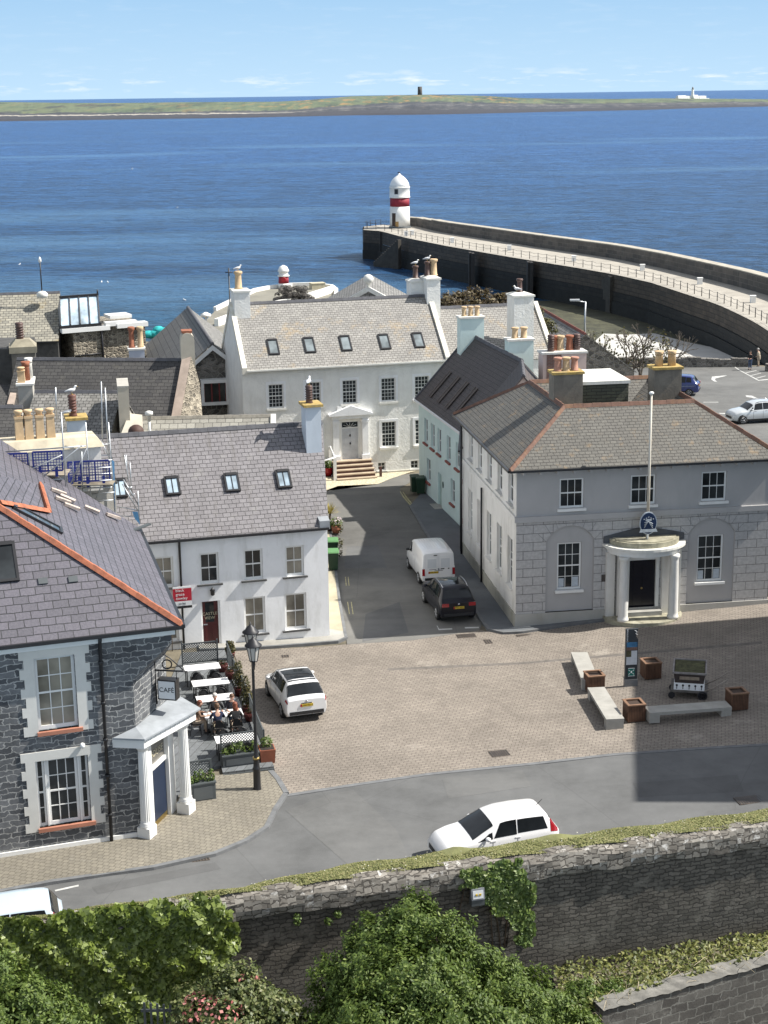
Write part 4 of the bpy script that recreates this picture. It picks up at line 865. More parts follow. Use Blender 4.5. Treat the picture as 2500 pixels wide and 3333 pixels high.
# bow porch
DC=(dr[0]+dr[1])/2; pr=1.72; pd=1.35; por=MB(F)
def bow(r,d,z0,z1,m,name,par=civ,cx=DC,mats=None):
    n=18; mb=MB(F); pts=[(cx-r*math.cos(math.pi*k/n),-d*math.sin(math.pi*k/n)) for k in range(n+1)]
    mb.hexa([(a,b,z0) for a,b in pts],[(a,b,z1) for a,b in pts]); return mb.build(name,m,par)
gp=gz(DC); pz1=onwall(F,*cz(965,405))[1]-.02
porch=bow(pr*1.02,pd*1.02,pz1,pz1+.16,MATS['white_gloss'],'porch_entablature'); 
bow(pr*1.05,pd*1.06,pz1+.16,pz1+.3,MATS['white_gloss'],'frieze',porch); bow(pr*1.16,pd*1.18,pz1+.3,pz1+.42,whitecap,'cornice',porch); bow(pr*.98,pd*.98,pz1+.42,pz1+.66,mat('mossy_cap',(.33,.31,.23),.95,.4,2.5,stain=((.6,.58,.48),.6)),'blocking_course',porch); bow(pr*.9,pd*.9,pz1+.66,pz1+.7,MATS['mossy_cap'],'porch_roof',porch)
mb=MB(F); mb.hexa([(DC-1.95,-.1,pz1+.45),(DC+1.95,-.1,pz1+.45),(DC+1.95,0,pz1+.45),(DC-1.95,0,pz1+.45)],[(DC-1.95,-.1,pz1+.75),(DC+1.95,-.1,pz1+.75),(DC+1.95,0,pz1+.75),(DC-1.95,0,pz1+.75)]); mb.hexa([(DC-1.95,-.1,pz1+.75),(DC+1.95,-.1,pz1+.75),(DC+1.95,0,pz1+.75),(DC-1.95,0,pz1+.75)],[(DC-.3,-.1,pz1+1.1),(DC+.3,-.1,pz1+1.1),(DC+.3,0,pz1+1.1),(DC-.3,0,pz1+1.1)]); mb.build('lead_flashing',mat('slate_flashing',(.07,.075,.085),.6),civ)
bow(pr*1.12,pd*1.22,gp-.3,gp+.16,MATS['mossy_cap'],'porch_step')
colw=mat('column_white',(.7,.69,.66),.7,.06,2,stain=((.4,.38,.3),.45))
for a in(58,122):
    x=DC-pr*.86*math.cos(R(a))*1.55; y=-pd*.86*math.sin(R(a)); c=F@Vector((x,y,0)); h0=gp+.16; h1=pz1
    MB().lathe([(.27,h0),(.27,h0+.12),(.24,h0+.16),(.235,h0+.3),(.225,(h0+h1)/2),(.195,h1-.3),(.2,h1-.22),(.25,h1-.12),(.25,h1)],(c.x,c.y,0),20).build('column',colw,civ)
for x in(DC-1.62,DC-1.1,DC+1.1,DC+1.62): MB(F).box(x-.2,x+.2,-.22,0,gp,pz1).build('pilaster',colw,civ)
d_=MB(F); d_.box(dr[0]-.1,dr[1]+.1,.12,.2,dr[2],dr[3]); door=d_.build('door',mat('black_gloss',(.008,.008,.014),.25,.1),civ)
mb=MB(F)
for x0,x1 in((.12,.46),(.54,.88)):
    for z0,z1 in((.06,.3),(.36,.62),(.68,.94)): W_,H_=dr[1]-dr[0],dr[3]-dr[2]; mb.box(dr[0]+W_*x0,dr[0]+W_*x1,.1,.12,dr[2]+H_*z0,dr[2]+H_*z1)
mb.build('door_panels',MATS['black_gloss'],door); MB(F@Matrix.Translation((DC,.09,dr[2]+1.0))).ell((0,0,0),(.05,.04,.05),10,6).build('door_knob',mat('brass',(.5,.38,.15),.3,.1,metal=1),door)
mb=MB(F); mb.box(dr[0]-.22,dr[0]-.1,-.03,.2,gp+.1,dr[3]+.14).box(dr[1]+.1,dr[1]+.26,-.03,.2,gp+.1,dr[3]+.14).box(dr[0]-.1,dr[1]+.1,-.03,.2,dr[3],dr[3]+.14); mb.build('door_frame',MATS['white_gloss'],civ); MB(F).box(dr[0]-.3,dr[1]+.3,-.5,.2,gp,dr[2]).build('door_step',concrete,civ)
mb=MB(F); s_,z_=onwall(F,*cz(918,527)); mb.box(s_-.1,s_+.1,-.03,0,z_-.17,z_+.17); mb.build('wall_plaque',mat('bronze_plaque',(.06,.05,.045),.5),civ)
for (aa,bb) in((372,0),(318,0)):
    pass
# downpipes on the street side
for s in(.25,pos[3]+1.1): MB(FS).tube([(s,-.12,ZE-.1 if s<1 else ZS-.1),(s,-.12,.1)],.055,8).build('downpipe',black,civ)
# flagpole with crest, standing on the porch
fb=F@Vector((DC,-pd*.42,pz1+.68)); ft=ray(2119,1283); zt=HC+ft.z/math.hypot(ft.x,ft.y)*fb.to_2d().length
fp=thing('flagpole','tall white flagpole rising from the bow porch past the slate roof','flagpole',fb)
MB().tube([(0,0,0),(0,0,3.0),(0,0,zt-fb.z)],[.075,.065,.05],10).build('pole',mat('pole_paint',(.62,.58,.5),.6,.15,2,stain=((.4,.28,.15),.5)),fp); MB().ell((0,0,zt-fb.z+.05),(.12,.12,.08),10,6).build('finial',MATS['white_gloss'],fp)
cb=fb+Vector((0,-.18,0)); q=ray(2107,1703); cz_=HC+q.z/math.hypot(q.x,q.y)*cb.to_2d().length-fb.z
cr_=thing('crest_sign','dark blue oval painted crest with pale scroll fixed to the flagpole foot','crest',cb,R(CP))
def oval(mb,a,b,y0,y1,cx=0,cz=0,n=24): 
    mb.hexa([(cx+a*math.cos(2*math.pi*t/n),y0,cz+b*math.sin(2*math.pi*t/n)) for t in range(n)],[(cx+a*math.cos(2*math.pi*t/n),y1,cz+b*math.sin(2*math.pi*t/n)) for t in range(n)]); return mb
crw=mat('crest_white',(.5,.55,.6),.6,.2,8); crb=mat('crest_blue',(.012,.03,.085),.4,.2,6)
oval(MB(),.42,.54,.06,0,0,cz_).build('rim',crw,cr_); oval(MB(),.38,.5,.0,-.02,0,cz_).build('field',crb,cr_)
mb=MB(); mb.hexa([(-.44,-.05,cz_-.42),(.44,-.05,cz_-.42),(.44,-.03,cz_-.42),(-.44,-.03,cz_-.42)],[(-.38,-.05,cz_-.28),(.38,-.05,cz_-.28),(.38,-.03,cz_-.28),(-.38,-.03,cz_-.28)]); mb.box(-.14,.14,-.04,-.02,cz_+.12,cz_+.2)
for a in range(3): mb.tube([(-.2,-.03,cz_-.2+.12*a),(-.02,-.03,cz_+.1),(.2,-.03,cz_-.22+.1*a)],.018,5)
for a in range(5): mb.ell((-.22+.11*a,-.03,cz_+.3-.05*abs(a-2)),(.025,.01,.025),6,4)
mb.build('emblem',crw,cr_); mb=MB(); mb.tube([(0,.05,0),(0,.05,cz_-.45)],.05,8); mb.build('bracket',MATS['white_gloss'],cr_)
# ================================================================ MINT GREEN HOUSE and PINK HOUSE
gn=Z(1511,1727,0); gf=Z(1365,1589,0); GPH=math.degrees(math.atan2(gf.y-gn.y,gf.x-gn.x)); gd=(gf-gn).normalized(); gw=Vector((gd.y,-gd.x,0))
far=gf; wdt=6.8
mint=house('mint_house','pale mint green rendered house with a dark ribbed slate roof and red window sills','house',gn)
MF=frame(gf,gn); c4z=crop(1100,1450,3.318); ZEG=5.95
gl=[rect(MF,c4z(960,152),c4z(1000,400)),rect(MF,c4z(1080,215),c4z(1118,640)),rect(MF,c4z(1218,402),c4z(1266,670))]
gl=[(a,max(b,a+.85),c,d) for a,b,c,d in gl]; zb=(gl[0][2]+gl[2][2])/2; zt=(gl[0][3]+gl[2][3])/2; zb=max(.75,zb)
gl[0]=(gl[0][0],gl[0][0]+.9,zb,zb+1.5); gl[2]=(gl[2][0],gl[2][0]+.9,zb,zb+1.5); gl[1]=(gl[1][0],gl[1][0]+.9,.05,2.15)
c5z=crop(1300,850,1.3825); gu=[]
for a,b in(((112,705),(128,808)),((143,735),(158,838)),((173,757),(186,868)),((213,790),(230,895)),((254,826),(270,935))):
    o=rect(MF,c5z(*a),c5z(*b)); c=(o[0]+o[1])/2; gu.append((c-.42,c+.42,3.35,4.9))
Lg=(gn-gf).length
G=gable(mint,gf,gn,gn+gw*wdt,gf+gw*wdt,ZEG,9.7,green_render,S_brown,ops=gl+gu,ov=.2,gut=MATS['white_gloss'],dep=.2,ridge_m=greyridge)
for o in[gl[0],gl[2]]+gu: window(mint,MF,o,2,2,dep=.18,sill=redsill,fw=.08,sproj=.12,sh=.12,sov=.06)
d_=MB(MF).box(gl[1][0],gl[1][1],.12,.17,gl[1][2],gl[1][3]).build('door',mat('mint_door',(.4,.52,.48),.6),mint); MB(MF).ell((gl[1][1]-.12,.1,1.05),(.04,.03,.04),8,6).build('handle',black,d_)
MB(MF).box(gl[1][0]-.2,gl[1][1]+.2,-.5,.15,-.3,.12).build('door_step',concrete,mint)
s_,z_=onwall(MF,*c4z(1137,425)); oval(MB(MF),.13,.2,0,-.03,s_,z_).build('name_plate',mat('plate_green',(.02,.06,.05),.5),mint)
GM=Matrix.Identity(4); tmp=frame(gf,gn)
# plank-like raised snow boards across the lower roof
for t in(.2,.38,.56,.74):
    mb=MB()
    a=G['e0'].lerp(G['e1'],t); b=G['q0'].lerp(G['q1'],t); up=G['n']*.09
    for dx in(-.2,.2): bar(mb,a.lerp(b,.12)+up+G['T']*dx,a.lerp(b,.5)+up+G['T']*dx,.08,.07)
    mb.poly([a.lerp(b,.12)+G['n']*.05-G['T']*.16,a.lerp(b,.12)+G['n']*.05+G['T']*.16,a.lerp(b,.5)+G['n']*.05+G['T']*.16,a.lerp(b,.5)+G['n']*.05-G['T']*.16])
    mb.build('long_rooflight',mat('weathered_wood',(.12,.1,.09),.8,.3,4),mint)
mb=MB(); mb.slab([G['e0']+G['n']*.06-G['T']*.12,G['e0']+G['n']*.06+G['T']*.04,G['q0']+G['n']*.06+G['T']*.04,G['q0']+G['n']*.06-G['T']*.12],.12); mb.build('verge',greyridge,mint)
FG=frame(gf,gn)
# chimneys face the camera: use a frame turned to the front direction of the street houses
FX=frame(G['RL']+gd*-.3,phi=10)
p=Z(*c5z(325,270),10.8)
def ch_pix(par,u0,u1,vtop,zt,sy,z0,mt,cap,capm,pots,phi=10,**k):
    a=Z(u0,vtop,zt); b=Z(u1,vtop,zt); c=(a+b)/2; M=frame(c,phi=phi); return chimney(par,M,0,sy/2,(b-a).length,sy,z0,zt,mt,cap,capm,pots,**k)
b3=[(-.42,0,.62,.16,'roll',buff),(0,0,.62,.16,'roll',buff),(.42,0,.62,.16,'roll',buff)]
ch_pix(mint,1497,1577,1037,10.95,.8,7.2,green_render,'flat',whitecap,b3,phi=11); ch_pix(mint,1655,1739,1110,10.5,.9,6.6,green_render,'flat',whitecap,[(-.26,0,.65,.2,'roll',buff),(.28,0,.65,.2,'roll',buff)],phi=11)
# pink house between the mint house and the civic building
fn=F@Vector((0,CD,0)); pk_=house('pink_house','narrow pale pink house squeezed between the mint house and the grey building','house',(gn+fn)/2)
pF=frame(gn,fn); Lp=(fn-gn).length
po=[(Lp*.3,Lp*.3+.75,1.1,2.6),(Lp*.3,Lp*.3+.75,3.4,4.9)]
PG=gable(pk_,gn,fn,fn+gw*6.8,gn+gw*6.8,5.95,9.68,pink_render,S_brown,ops=po,ov=.15,gut=black,dep=.2)
for o in po: window(pk_,pF,o,2,2,dep=.18,sill=redsill,fw=.08)
mb=MB(pF).tube([(Lp-.3,-.1,6),(Lp-.3,-.1,.1)],.06,8); mb.build('downpipe',black,pk_); MB(pF).tube([(.15,-.1,6),(.15,-.1,.1)],.05,8).build('white_downpipe',MATS['white_gloss'],pk_)
c_=ch_pix(pk_,1766,1912,1152,10.3,1.05,6.5,pink_render,'flat',whitecap,[(-.72,-.15,.95,.2,'louvre',darkclay),(-.45,.2,.85,.22,'roll',terra),(-.1,.15,.85,.22,'roll',buff),(.45,.15,.85,.22,'roll',terra),(.85,.15,.9,.22,'louvre',darkclay)],phi=9)
MB(frame((Z(1766,1152,10.3)+Z(1912,1152,10.3))/2,phi=9)).box(-1.05,-.2,-.03,0,6.5,10.4).build('brick_face',B_red,c_)
# ================================================================ WHITE GEORGIAN HOUSE
GPHI=14.0; gr=Z(1459.5,1158.6,7.58); gr=Vector((gr.x,gr.y,0)); gl_=gr-dirv(GPHI)*13.9; gb=Vector((-math.sin(R(GPHI)),math.cos(R(GPHI)),0))*8.6
geo=house('georgian_house','large white roughcast Georgian house with silvery slates, five rooflights and a pedimented door','house',gl_)
HF=frame(gl_,gr); c2=crop(700,850,2.074)
ops=[]
for a,b in(((372,832),(450,988)),((624,815),(702,970)),((870,808),(948,963)),((1131,790),(1208,946)),((1358,778),(1434,936))): ops.append(rect(HF,c2(*a),c2(*b)))
zt=sum(o[3] for o in ops)/5; zb=sum(o[2] for o in ops)/5; ops=[((o[0]+o[1])/2-.5,(o[0]+o[1])/2+.5,zb,zt) for o in ops]
lw1=rect(HF,c2(1134,1085),c2(1208,1252)); up4=ops
lows=[((o[0]+o[1])/2-.5,(o[0]+o[1])/2+.5,lw1[2],lw1[3]) for k,o in enumerate(ops) if k!=2]
drg=rect(HF,c2(860,1088),c2(966,1332)); dc=(drg[0]+drg[1])/2; drg=(dc-.62,dc+.62,drg[2],drg[3])
bas=[rect(HF,c2(1098,1360),c2(1152,1412)),rect(HF,c2(1320,1347),c2(1375,1400))]
sc=[]
zpl=(bas[0][3]+.06)
allop=ops+lows+[drg]
EV=7.58
Gg=gable(geo,gl_,gr,gr+gb,gl_+gb,EV,11.05,rough_white,S_geo,ops=allop+bas,ov=.32,gov=-.25,gut=whitecap,dep=.16,z0=-1.2)
MB(HF).box(-.02,13.9,-.07,-.002,-1.2,bas[0][2]-.05).build('plinth',cream_plinth,geo)
for o in ops+lows:
    w_=window(geo,HF,o,4,6,dep=.14,sill=whitecap,fw=.06,bar=.022,sproj=.12,sh=.14,sov=.14)
    MB(HF).box(o[0]-.16,o[0],-.03,0,o[2],o[3]+.16).box(o[1],o[1]+.16,-.03,0,o[2],o[3]+.16).box(o[0],o[1],-.03,0,o[3],o[3]+.16).build('surround',MATS['white_render'],w_)
for o in bas: window(geo,HF,o,2,2,dep=.14,fw=.05,sash=False,sill=whitecap)
# raised verges at both gables
for A,B in((Gg['e0'],Gg['q0']),(Gg['e1'],Gg['q1'])):
    sgn=-1 if A is Gg['e0'] else 1; t=Gg['T']*sgn; u=Vector((0,0,.16)); d_=gb.normalized()
    mb=MB(); A2=A-d_*.05; B2=Vector(B); mb.hexa([A2-t*.02-u*1.6,A2+t*.3-u*1.6,B2+t*.3-u*1.6,B2-t*.02-u*1.6],[A2-t*.02+u,A2+t*.3+u,B2+t*.3+u,B2-t*.02+u])
    bk_=B2+gb*.5; bk_.z=EV; mb.hexa([B2-t*.02-u*1.6,B2+t*.3-u*1.6,bk_+t*.3-u*1.6,bk_-t*.02-u*1.6],[B2-t*.02+u,B2+t*.3+u,bk_+t*.3+u,bk_-t*.02+u])
    mb.build('verge_coping',mat('lichened_white',(.72,.7,.62),.9,.15,1.2,stain=((.5,.38,.16),.6)),geo)
for u,v in((392,581),(637,568),(881,556),(1143,546),(1372,535)):
    p=ONP(*c2(u,v),Gg['e0']+Gg['n']*.0,Gg['n']); rooflight(geo,p,Gg['n'],Gg['T'],.72,1.35,bars=0,gm=glass('pale_glass',(.2,.23,.24)) if 'pale_glass' not in MATS else MATS['pale_glass'])
# pedimented doorcase and steps
mb=MB(HF); pw=1.35
for s in(-1,1): mb.box(dc+s*1.0-.2,dc+s*1.0+.2,-.2,0,drg[2]-.1,drg[3]+.25); mb.box(dc+s*1.0-.26,dc+s*1.0+.26,-.28,0,drg[2]-.1,drg[2]+.3); mb.box(dc+s*1.0-.24,dc+s*1.0+.24,-.26,0,drg[3]-.05,drg[3]+.12)
mb.box(dc-1.25,dc+1.25,-.24,0,drg[3]+.25,drg[3]+.5); mb.box(dc-1.5,dc+1.5,-.42,0,drg[3]+.5,drg[3]+.6)
z=drg[3]+.6; mb.hexa([(dc-1.5,-.42,z),(dc+1.5,-.42,z),(dc+1.5,0,z),(dc-1.5,0,z)],[(dc-.03,-.42,z+.55),(dc+.03,-.42,z+.55),(dc+.03,0,z+.55),(dc-.03,0,z+.55)])
dcs=mb.build('doorcase',MATS['white_render'],geo)
d_=MB(HF).box(drg[0]+.08,drg[1]-.08,.07,.12,drg[2],drg[3]-.42).build('door',mat('grey_white_door',(.55,.56,.58),.5),geo); mb=MB(HF)
for x0,x1 in((.14,.46),(.54,.86)):
    for z0,z1 in((.05,.3),(.38,.7),(.76,.95)):
        W_=drg[1]-drg[0]-.16; H_=drg[3]-.42-drg[2]; mb.box(drg[0]+.08+W_*x0,drg[0]+.08+W_*x1,.055,.07,drg[2]+H_*z0,drg[2]+H_*z1)
mb.build('door_panels',MATS['grey_white_door'],d_); mb=MB(HF); mb.ell((dc,.04,drg[2]+1.05),(.05,.03,.08),8,6).ell((dc,.04,drg[2]+1.6),(.05,.03,.1),8,6); mb.build('knocker',black,d_)
f_=MB(HF).poly([(drg[0]+.08,.1,drg[3]-.38),(drg[1]-.08,.1,drg[3]-.38),(drg[1]-.08,.1,drg[3]-.02),(drg[0]+.08,.1,drg[3]-.02)]).build('fanlight',MG,geo); mb=MB(HF)
for a in(30,60,90,120,150): mb.tube([(dc,.085,drg[3]-.38),(dc+.5*math.cos(R(a)),.085,drg[3]-.38+.34*math.sin(R(a)))],.012,5)
mb.box(drg[0]+.02,drg[1]-.02,.05,.12,drg[3]-.43,drg[3]-.37).box(drg[0]+.0,drg[0]+.08,.05,.12,drg[2],drg[3]).box(drg[1]-.08,drg[1]-.0,.05,.12,drg[2],drg[3]); mb.build('glazing_bars',MATS['white_gloss'],f_)
zg=-.1; nst=5; mb=MB(HF); mb2=MB(HF); hs=(drg[2]-zg)/nst
for k in range(nst):
    y1=-.2-.34*(nst-1-k); z1=zg+hs*(k+1); mb.box(dc-1.35-.0*k,dc+1.35,y1-.36,.0 if k==nst-1 else y1,z1-.07,z1); mb2.box(dc-1.3,dc+1.3,y1-.32,-.0,z1-hs-.02,z1-.07)
st=mb.build('step_treads',mat('sandstone',(.45,.36,.26),.9,.2,2),geo); mb2.build('risers',mat('red_riser',(.12,.06,.05),.8,.2),st)
s_,z_=onwall(HF,*c2(838,992)); MB(HF).box(s_-.16,s_+.16,-.12,0,z_-.14,z_+.14).build('alarm_box',MATS['white_gloss'],geo)
MB(HF).box(dc+1.6,dc+1.75,-1.6,-1.45,-.1,.7).build('boot_post',mat('rusty_post',(.1,.05,.04),.8),geo)
mb=MB(HF).tube([(dc-1.45,-.25,drg[2]+1.0),(dc-1.45,-1.7,drg[2]+.55),(dc-2.6,-2.2,drg[2]+.45)],.06,8); mb.box(dc-1.55,dc-1.35,-1.75,-1.6,zg,drg[2]+.55).box(dc-1.55,dc-1.35,-.3,-.2,zg,drg[2]+1.0); mb.build('handrail',MATS['white_gloss'],geo)
# chimneys of the white house (roughcast)
rcw=rough_white
ch_pix(geo,762,813,952,12.0,1.5,7.0,rcw,'flat',whitecap,[(-.05,.3,1.2,.25,'roll',buff)],phi=GPHI,taper=.0)
ch_pix(geo,1389,1434,911,12.25,1.5,8.8,rcw,'slope',whitecap,[(-.2,.1,1.0,.2,'roll',darkclay),(.25,.1,1.15,.24,'roll',MATS['buff_clay'])],phi=GPHI)
ch_pix(geo,1337,1383,920,12.0,1.2,9.,rcw,'slope',whitecap,[(.05,.2,.9,.2,'roll',darkclay)],phi=GPHI)
# lower extension to the right
ex0=gr+dirv(GPHI)*.32+gb*.06; ex1=ex0+dirv(GPHI)*7.2
ext=house('white_terrace','white terrace house adjoining the Georgian house with an older stone slate roof','house',ex0)
Ge=gable(ext,ex0,ex1,ex1+gb*.9,ex0+gb*.9,7.0,10.15,rough_white,S_geo,ov=.1,gov=0,gut=None)
ch_pix(ext,1672,1740,967,11.25,1.5,7.5,rough_white,'slope',whitecap,[(-.4,.0,.8,.2,'roll',cement_dark),(.0,.2,.95,.2,'roll',darkclay)][1:],phi=GPHI)
A,B=Ge['e1'],Ge['q1']; u=Vector((0,0,.16)); t=Ge['T']; mb=MB(); mb.hexa([A-t*.02-u*2,A+t*.28-u*2,B+t*.28-u*2,B-t*.02-u*2],[A-t*.02+u,A+t*.28+u,B+t*.28+u,B-t*.02+u]); mb.build('verge_coping',MATS['lichened_white'],ext)

# white wall and dark gate seen past the right end of the civic building
nb=house('neighbour_house','sliver of a white house with a dark gate just right of the grey civic building','house',F@Vector((CW+1.2,2,0)))
MB(F).box(CW+.95,CW+8,1.5,8,-.3,6.2).build('walls',side_paint,nb); MB(F).box(CW+.05,CW+3,.9,1.0,.3,2.6).build('gate',dgrey,nb)
# ================================================================ CASTLE VIEW COTTAGE (left of the lane)
KR=Z(1073.6,2075,0); CPHI=14.7; KL=KR-dirv(CPHI)*11.6; gv=dirv(94.); kb=Vector((-math.sin(R(CPHI)),math.cos(R(CPHI)),0))
cot=house('white_cottage','white cottage with a purple grey slate roof, four rooflights and a dark red door','house',KR)
KF=frame(KL,KR); q2=crop(300,1350,1.952)
ku=[rect(KF,q2(*a),q2(*b)) for a,b in(((400,905),(510,1090)),((685,882),(803,1070)),((965,860),(1083,1048)),((1230,838),(1342,1020)))]
kl=[rect(KF,q2(*a),q2(*b)) for a,b in(((440,1335),(552,1425)),((962,1165),(1105,1383)),((1222,1140),(1366,1358)))]
kd=rect(KF,q2(690,1190),q2(824,1462))
zt=sum(o[3] for o in ku)/4; zb=sum(o[2] for o in ku)/4; ku=[((o[0]+o[1])/2-.44,(o[0]+o[1])/2+.44,zb,zt) for o in ku]
zt=(kl[1][3]+kl[2][3])/2; zb=(kl[1][2]+kl[2][2])/2; kl=[(o[0],max(o[1],o[0]+.9),zb,zt) if k else (o[1]-1.2,o[1],zb,zt) for k,o in enumerate(kl)]
KG=gable(cot,KL,KR,KR+gv*8.6,KL+kb*8.6,5.52,9.3,render_white,S_cot,ops=ku+kl+[kd],ov=.22,gov=.02,rx=.5,gut=black,dep=.2)
for k,o in enumerate(ku): window(cot,KF,o,2,2,sill=sillstone,dep=.16,fw=.09,sov=.14,sproj=.13,gm=(MGB if k in(0,3) else MG))
for o in kl: window(cot,KF,o,2,2,sill=sillstone,dep=.16,fw=.09,sov=.14,sproj=.13,gm=MGB)
maroon=mat('maroon_paint',(.075,.012,.012),.45,.15); W_=kd[1]-kd[0]; H_=kd[3]-kd[2]
d_=MB(KF).box(kd[0]+.07,kd[1]-.1,.12,.18,kd[2]+.05,kd[3]).build('door',maroon,cot)
MB(KF).poly([(kd[0]+.2,.116,kd[2]+H_*.52),(kd[1]-.28,.116,kd[2]+H_*.52),(kd[1]-.28,.116,kd[3]-.08),(kd[0]+.2,.116,kd[3]-.08)]).build('door_glass',MG,d_)
mb=MB(KF)
for x in(.2,.56): mb.box(kd[0]+W_*x,kd[0]+W_*(x+.26),.105,.12,kd[2]+.15,kd[2]+H_*.45)
mb.build('door_panels',maroon,d_); MB(KF).box(kd[0]+.1,kd[0]+.28,.07,.12,kd[2]+1.0,kd[2]+1.04).build('door_handle',steel,d_)
MB(KF).box(kd[1]-.1,kd[1],.04,.18,kd[2],kd[3]).box(kd[0],kd[0]+.07,.1,.18,kd[2],kd[3]).build('door_frame',MATS['white_gloss'],cot); MB(KF).box(kd[0]-.25,kd[1]+.15,-.42,.15,-.1,kd[2]).build('door_step',sillstone,cot)
def text(body,size,par,M,m,name='lettering',ext=.004,align='CENTER'):
    c=bpy.data.curves.new(name,'FONT'); c.body=body; c.size=size; c.align_x=align; c.align_y='CENTER'; c.extrude=ext; c.materials.append(m); c.resolution_u=3
    tmp_=bpy.data.objects.new(name,c); me=bpy.data.meshes.new_from_object(tmp_); bpy.data.objects.remove(tmp_); me.materials.clear(); me.materials.append(m)
    o=bpy.data.objects.new(name,me); COL.objects.link(o)
    if par is not None:
        o.parent=par; off=ORG.get(par.name,Vector()); M=Matrix.Translation(-off)@M
    o.matrix_local=M; return o
def textM(F_,s,y,z): return F_@Matrix.Translation((s,y,z))@Matrix.Rotation(R(90),4,'X')
gold=mat('gilt',(.5,.45,.32),.4,.05); tx=(kd[0]+kd[1])/2-.04
text('CASTLE\nVIEW',.2,d_,textM(KF,tx,.108,kd[2]+H_*.66),gold)
mb=MB(KF); s0,z0=onwall(KF,*q2(551,800)); mb.tube([(s0,-.25,5.4),(s0,-.14,5.25),(s0,-.08,5.1),(s0,-.08,-.1)],.055,8); mb.build('downpipe',black,cot)
ln=MB(KF); s0,z0=onwall(KF,*q2(762,1125)); ln.lathe([(.02,-.14),(.09,-.1),(.1,.1),(.13,.12),(.05,.2),(.01,.26)],(s0,-.16,z0),10); ln.box(s0-.02,s0+.02,-.14,0,z0+.1,z0+.14); ln.build('wall_lantern',black,cot)
for u,v in((509,455),(888,434),(1216,412),(172,470)):
    p=ONP(*q2(u,v),KG['e0'],KG['n']); rooflight(cot,p,KG['n'],KG['T'],.68,1.02,th=.12)
# chimneys of the cottage and eaves stone
def ch_w(par,u0,u1,vtop,Ypl,sy,z0,mt,cap,capm,pots,phi,**k):
    a=ONP(u0,vtop,(0,Ypl,0),(0,1,0)); b=ONP(u1,vtop,(0,Ypl,0),(0,1,0)); c=(a+b)/2; M=frame(c,phi=phi); return chimney(par,M,0,sy/2,(b-a).length,sy,z0,c.z,mt,cap,capm,pots,**k)
ch_w(cot,994,1045,1325,73.6,1.0,7.5,blue_render,'flat',ochre,[(-.08,0,.85,.17,'louvre',darkclay)],CPHI,cov=.1)
ch_w(cot,221,279,1368,71.2,1.0,7.2,blue_render,'flat',ochre,[(-.12,0,1.0,.19,'louvre',mat('brown_clay',(.13,.055,.04),.6,.3,4))],CPHI,cov=.1)
A=KG['e1']; mb=MB(); t=KG['T']; o_=KG['out']; mb.hexa([A-t*.42-o_*.5-Vector((0,0,.1)),A+t*.06-o_*.5-Vector((0,0,.1)),A+t*.06-Vector((0,0,.1)),A-t*.42-Vector((0,0,.1))][::-1],[A-t*.42-o_*.5+Vector((0,0,.42)),A+t*.06-o_*.5+Vector((0,0,.42)),A+t*.06+Vector((0,0,.3)),A-t*.42+Vector((0,0,.3))][::-1]); mb.build('eaves_stone',lead,cot)
# ================================================================ STONE CAFE BUILDING
K=Vector((-7.1,50.2,0)); FPH=18.3; SPH=104.5; fd=dirv(FPH); sdv=dirv(SPH); KL2=K-fd*9
CF=frame(KL2,K); LC=9.0; ZEc=7.62
cafe=house('stone_cafe','dark rubble stone cafe house with white quoined windows, purple slate roof and orange ridge tiles','building',K)
w4=crop(0,1950,2.4585)
cwu=rect(CF,w4(268,478),w4(632,1020)); cl=rect(CF,w4(280,1300),w4(735,1770))
so=onwall(CF,*w4(185,432))[0]; cwu=(cwu[0],cwu[1],cwu[2],cwu[3]); 
chs=LC-1.35   # chamfer start along the front
mb=MB(); wall(mb,CF,chs,-.3,ZEc,[cwu,cl],.22,0)
ZC=5.9
mb.at(CF).poly([(chs,0,ZC),(LC,0,ZC+1.1),(LC,0,ZEc),(chs,0,ZEc)]); mb.at(None)
c0=KL2+fd*chs; c1=K+sdv*2.1
def p3(v,z): return (v.x,v.y,z)
mb.poly([p3(c0,-.3),p3(c1,-.3),p3(c1,ZC),p3(c0,ZC)]); mb.poly([p3(c0,ZC),p3(c1,ZC),p3(K,ZC+1.1)]); 
far2=K+sdv*13; mb.poly([p3(c1,-.3),p3(far2,-.3),p3(far2,ZEc),p3(c1,ZEc)]); mb.poly([p3(c1,ZC),p3(c1,ZEc),p3(K,ZEc),p3(K,ZC+1.1)])
mb.build('walls',R_cafe,cafe)
MB(CF).box(0,chs+.4,-.07,0,-.3,.42).build('plinth',MATS['white_gloss'],cafe)
quo=mat('quoin_white',(.62,.61,.57),.8,.07,2)
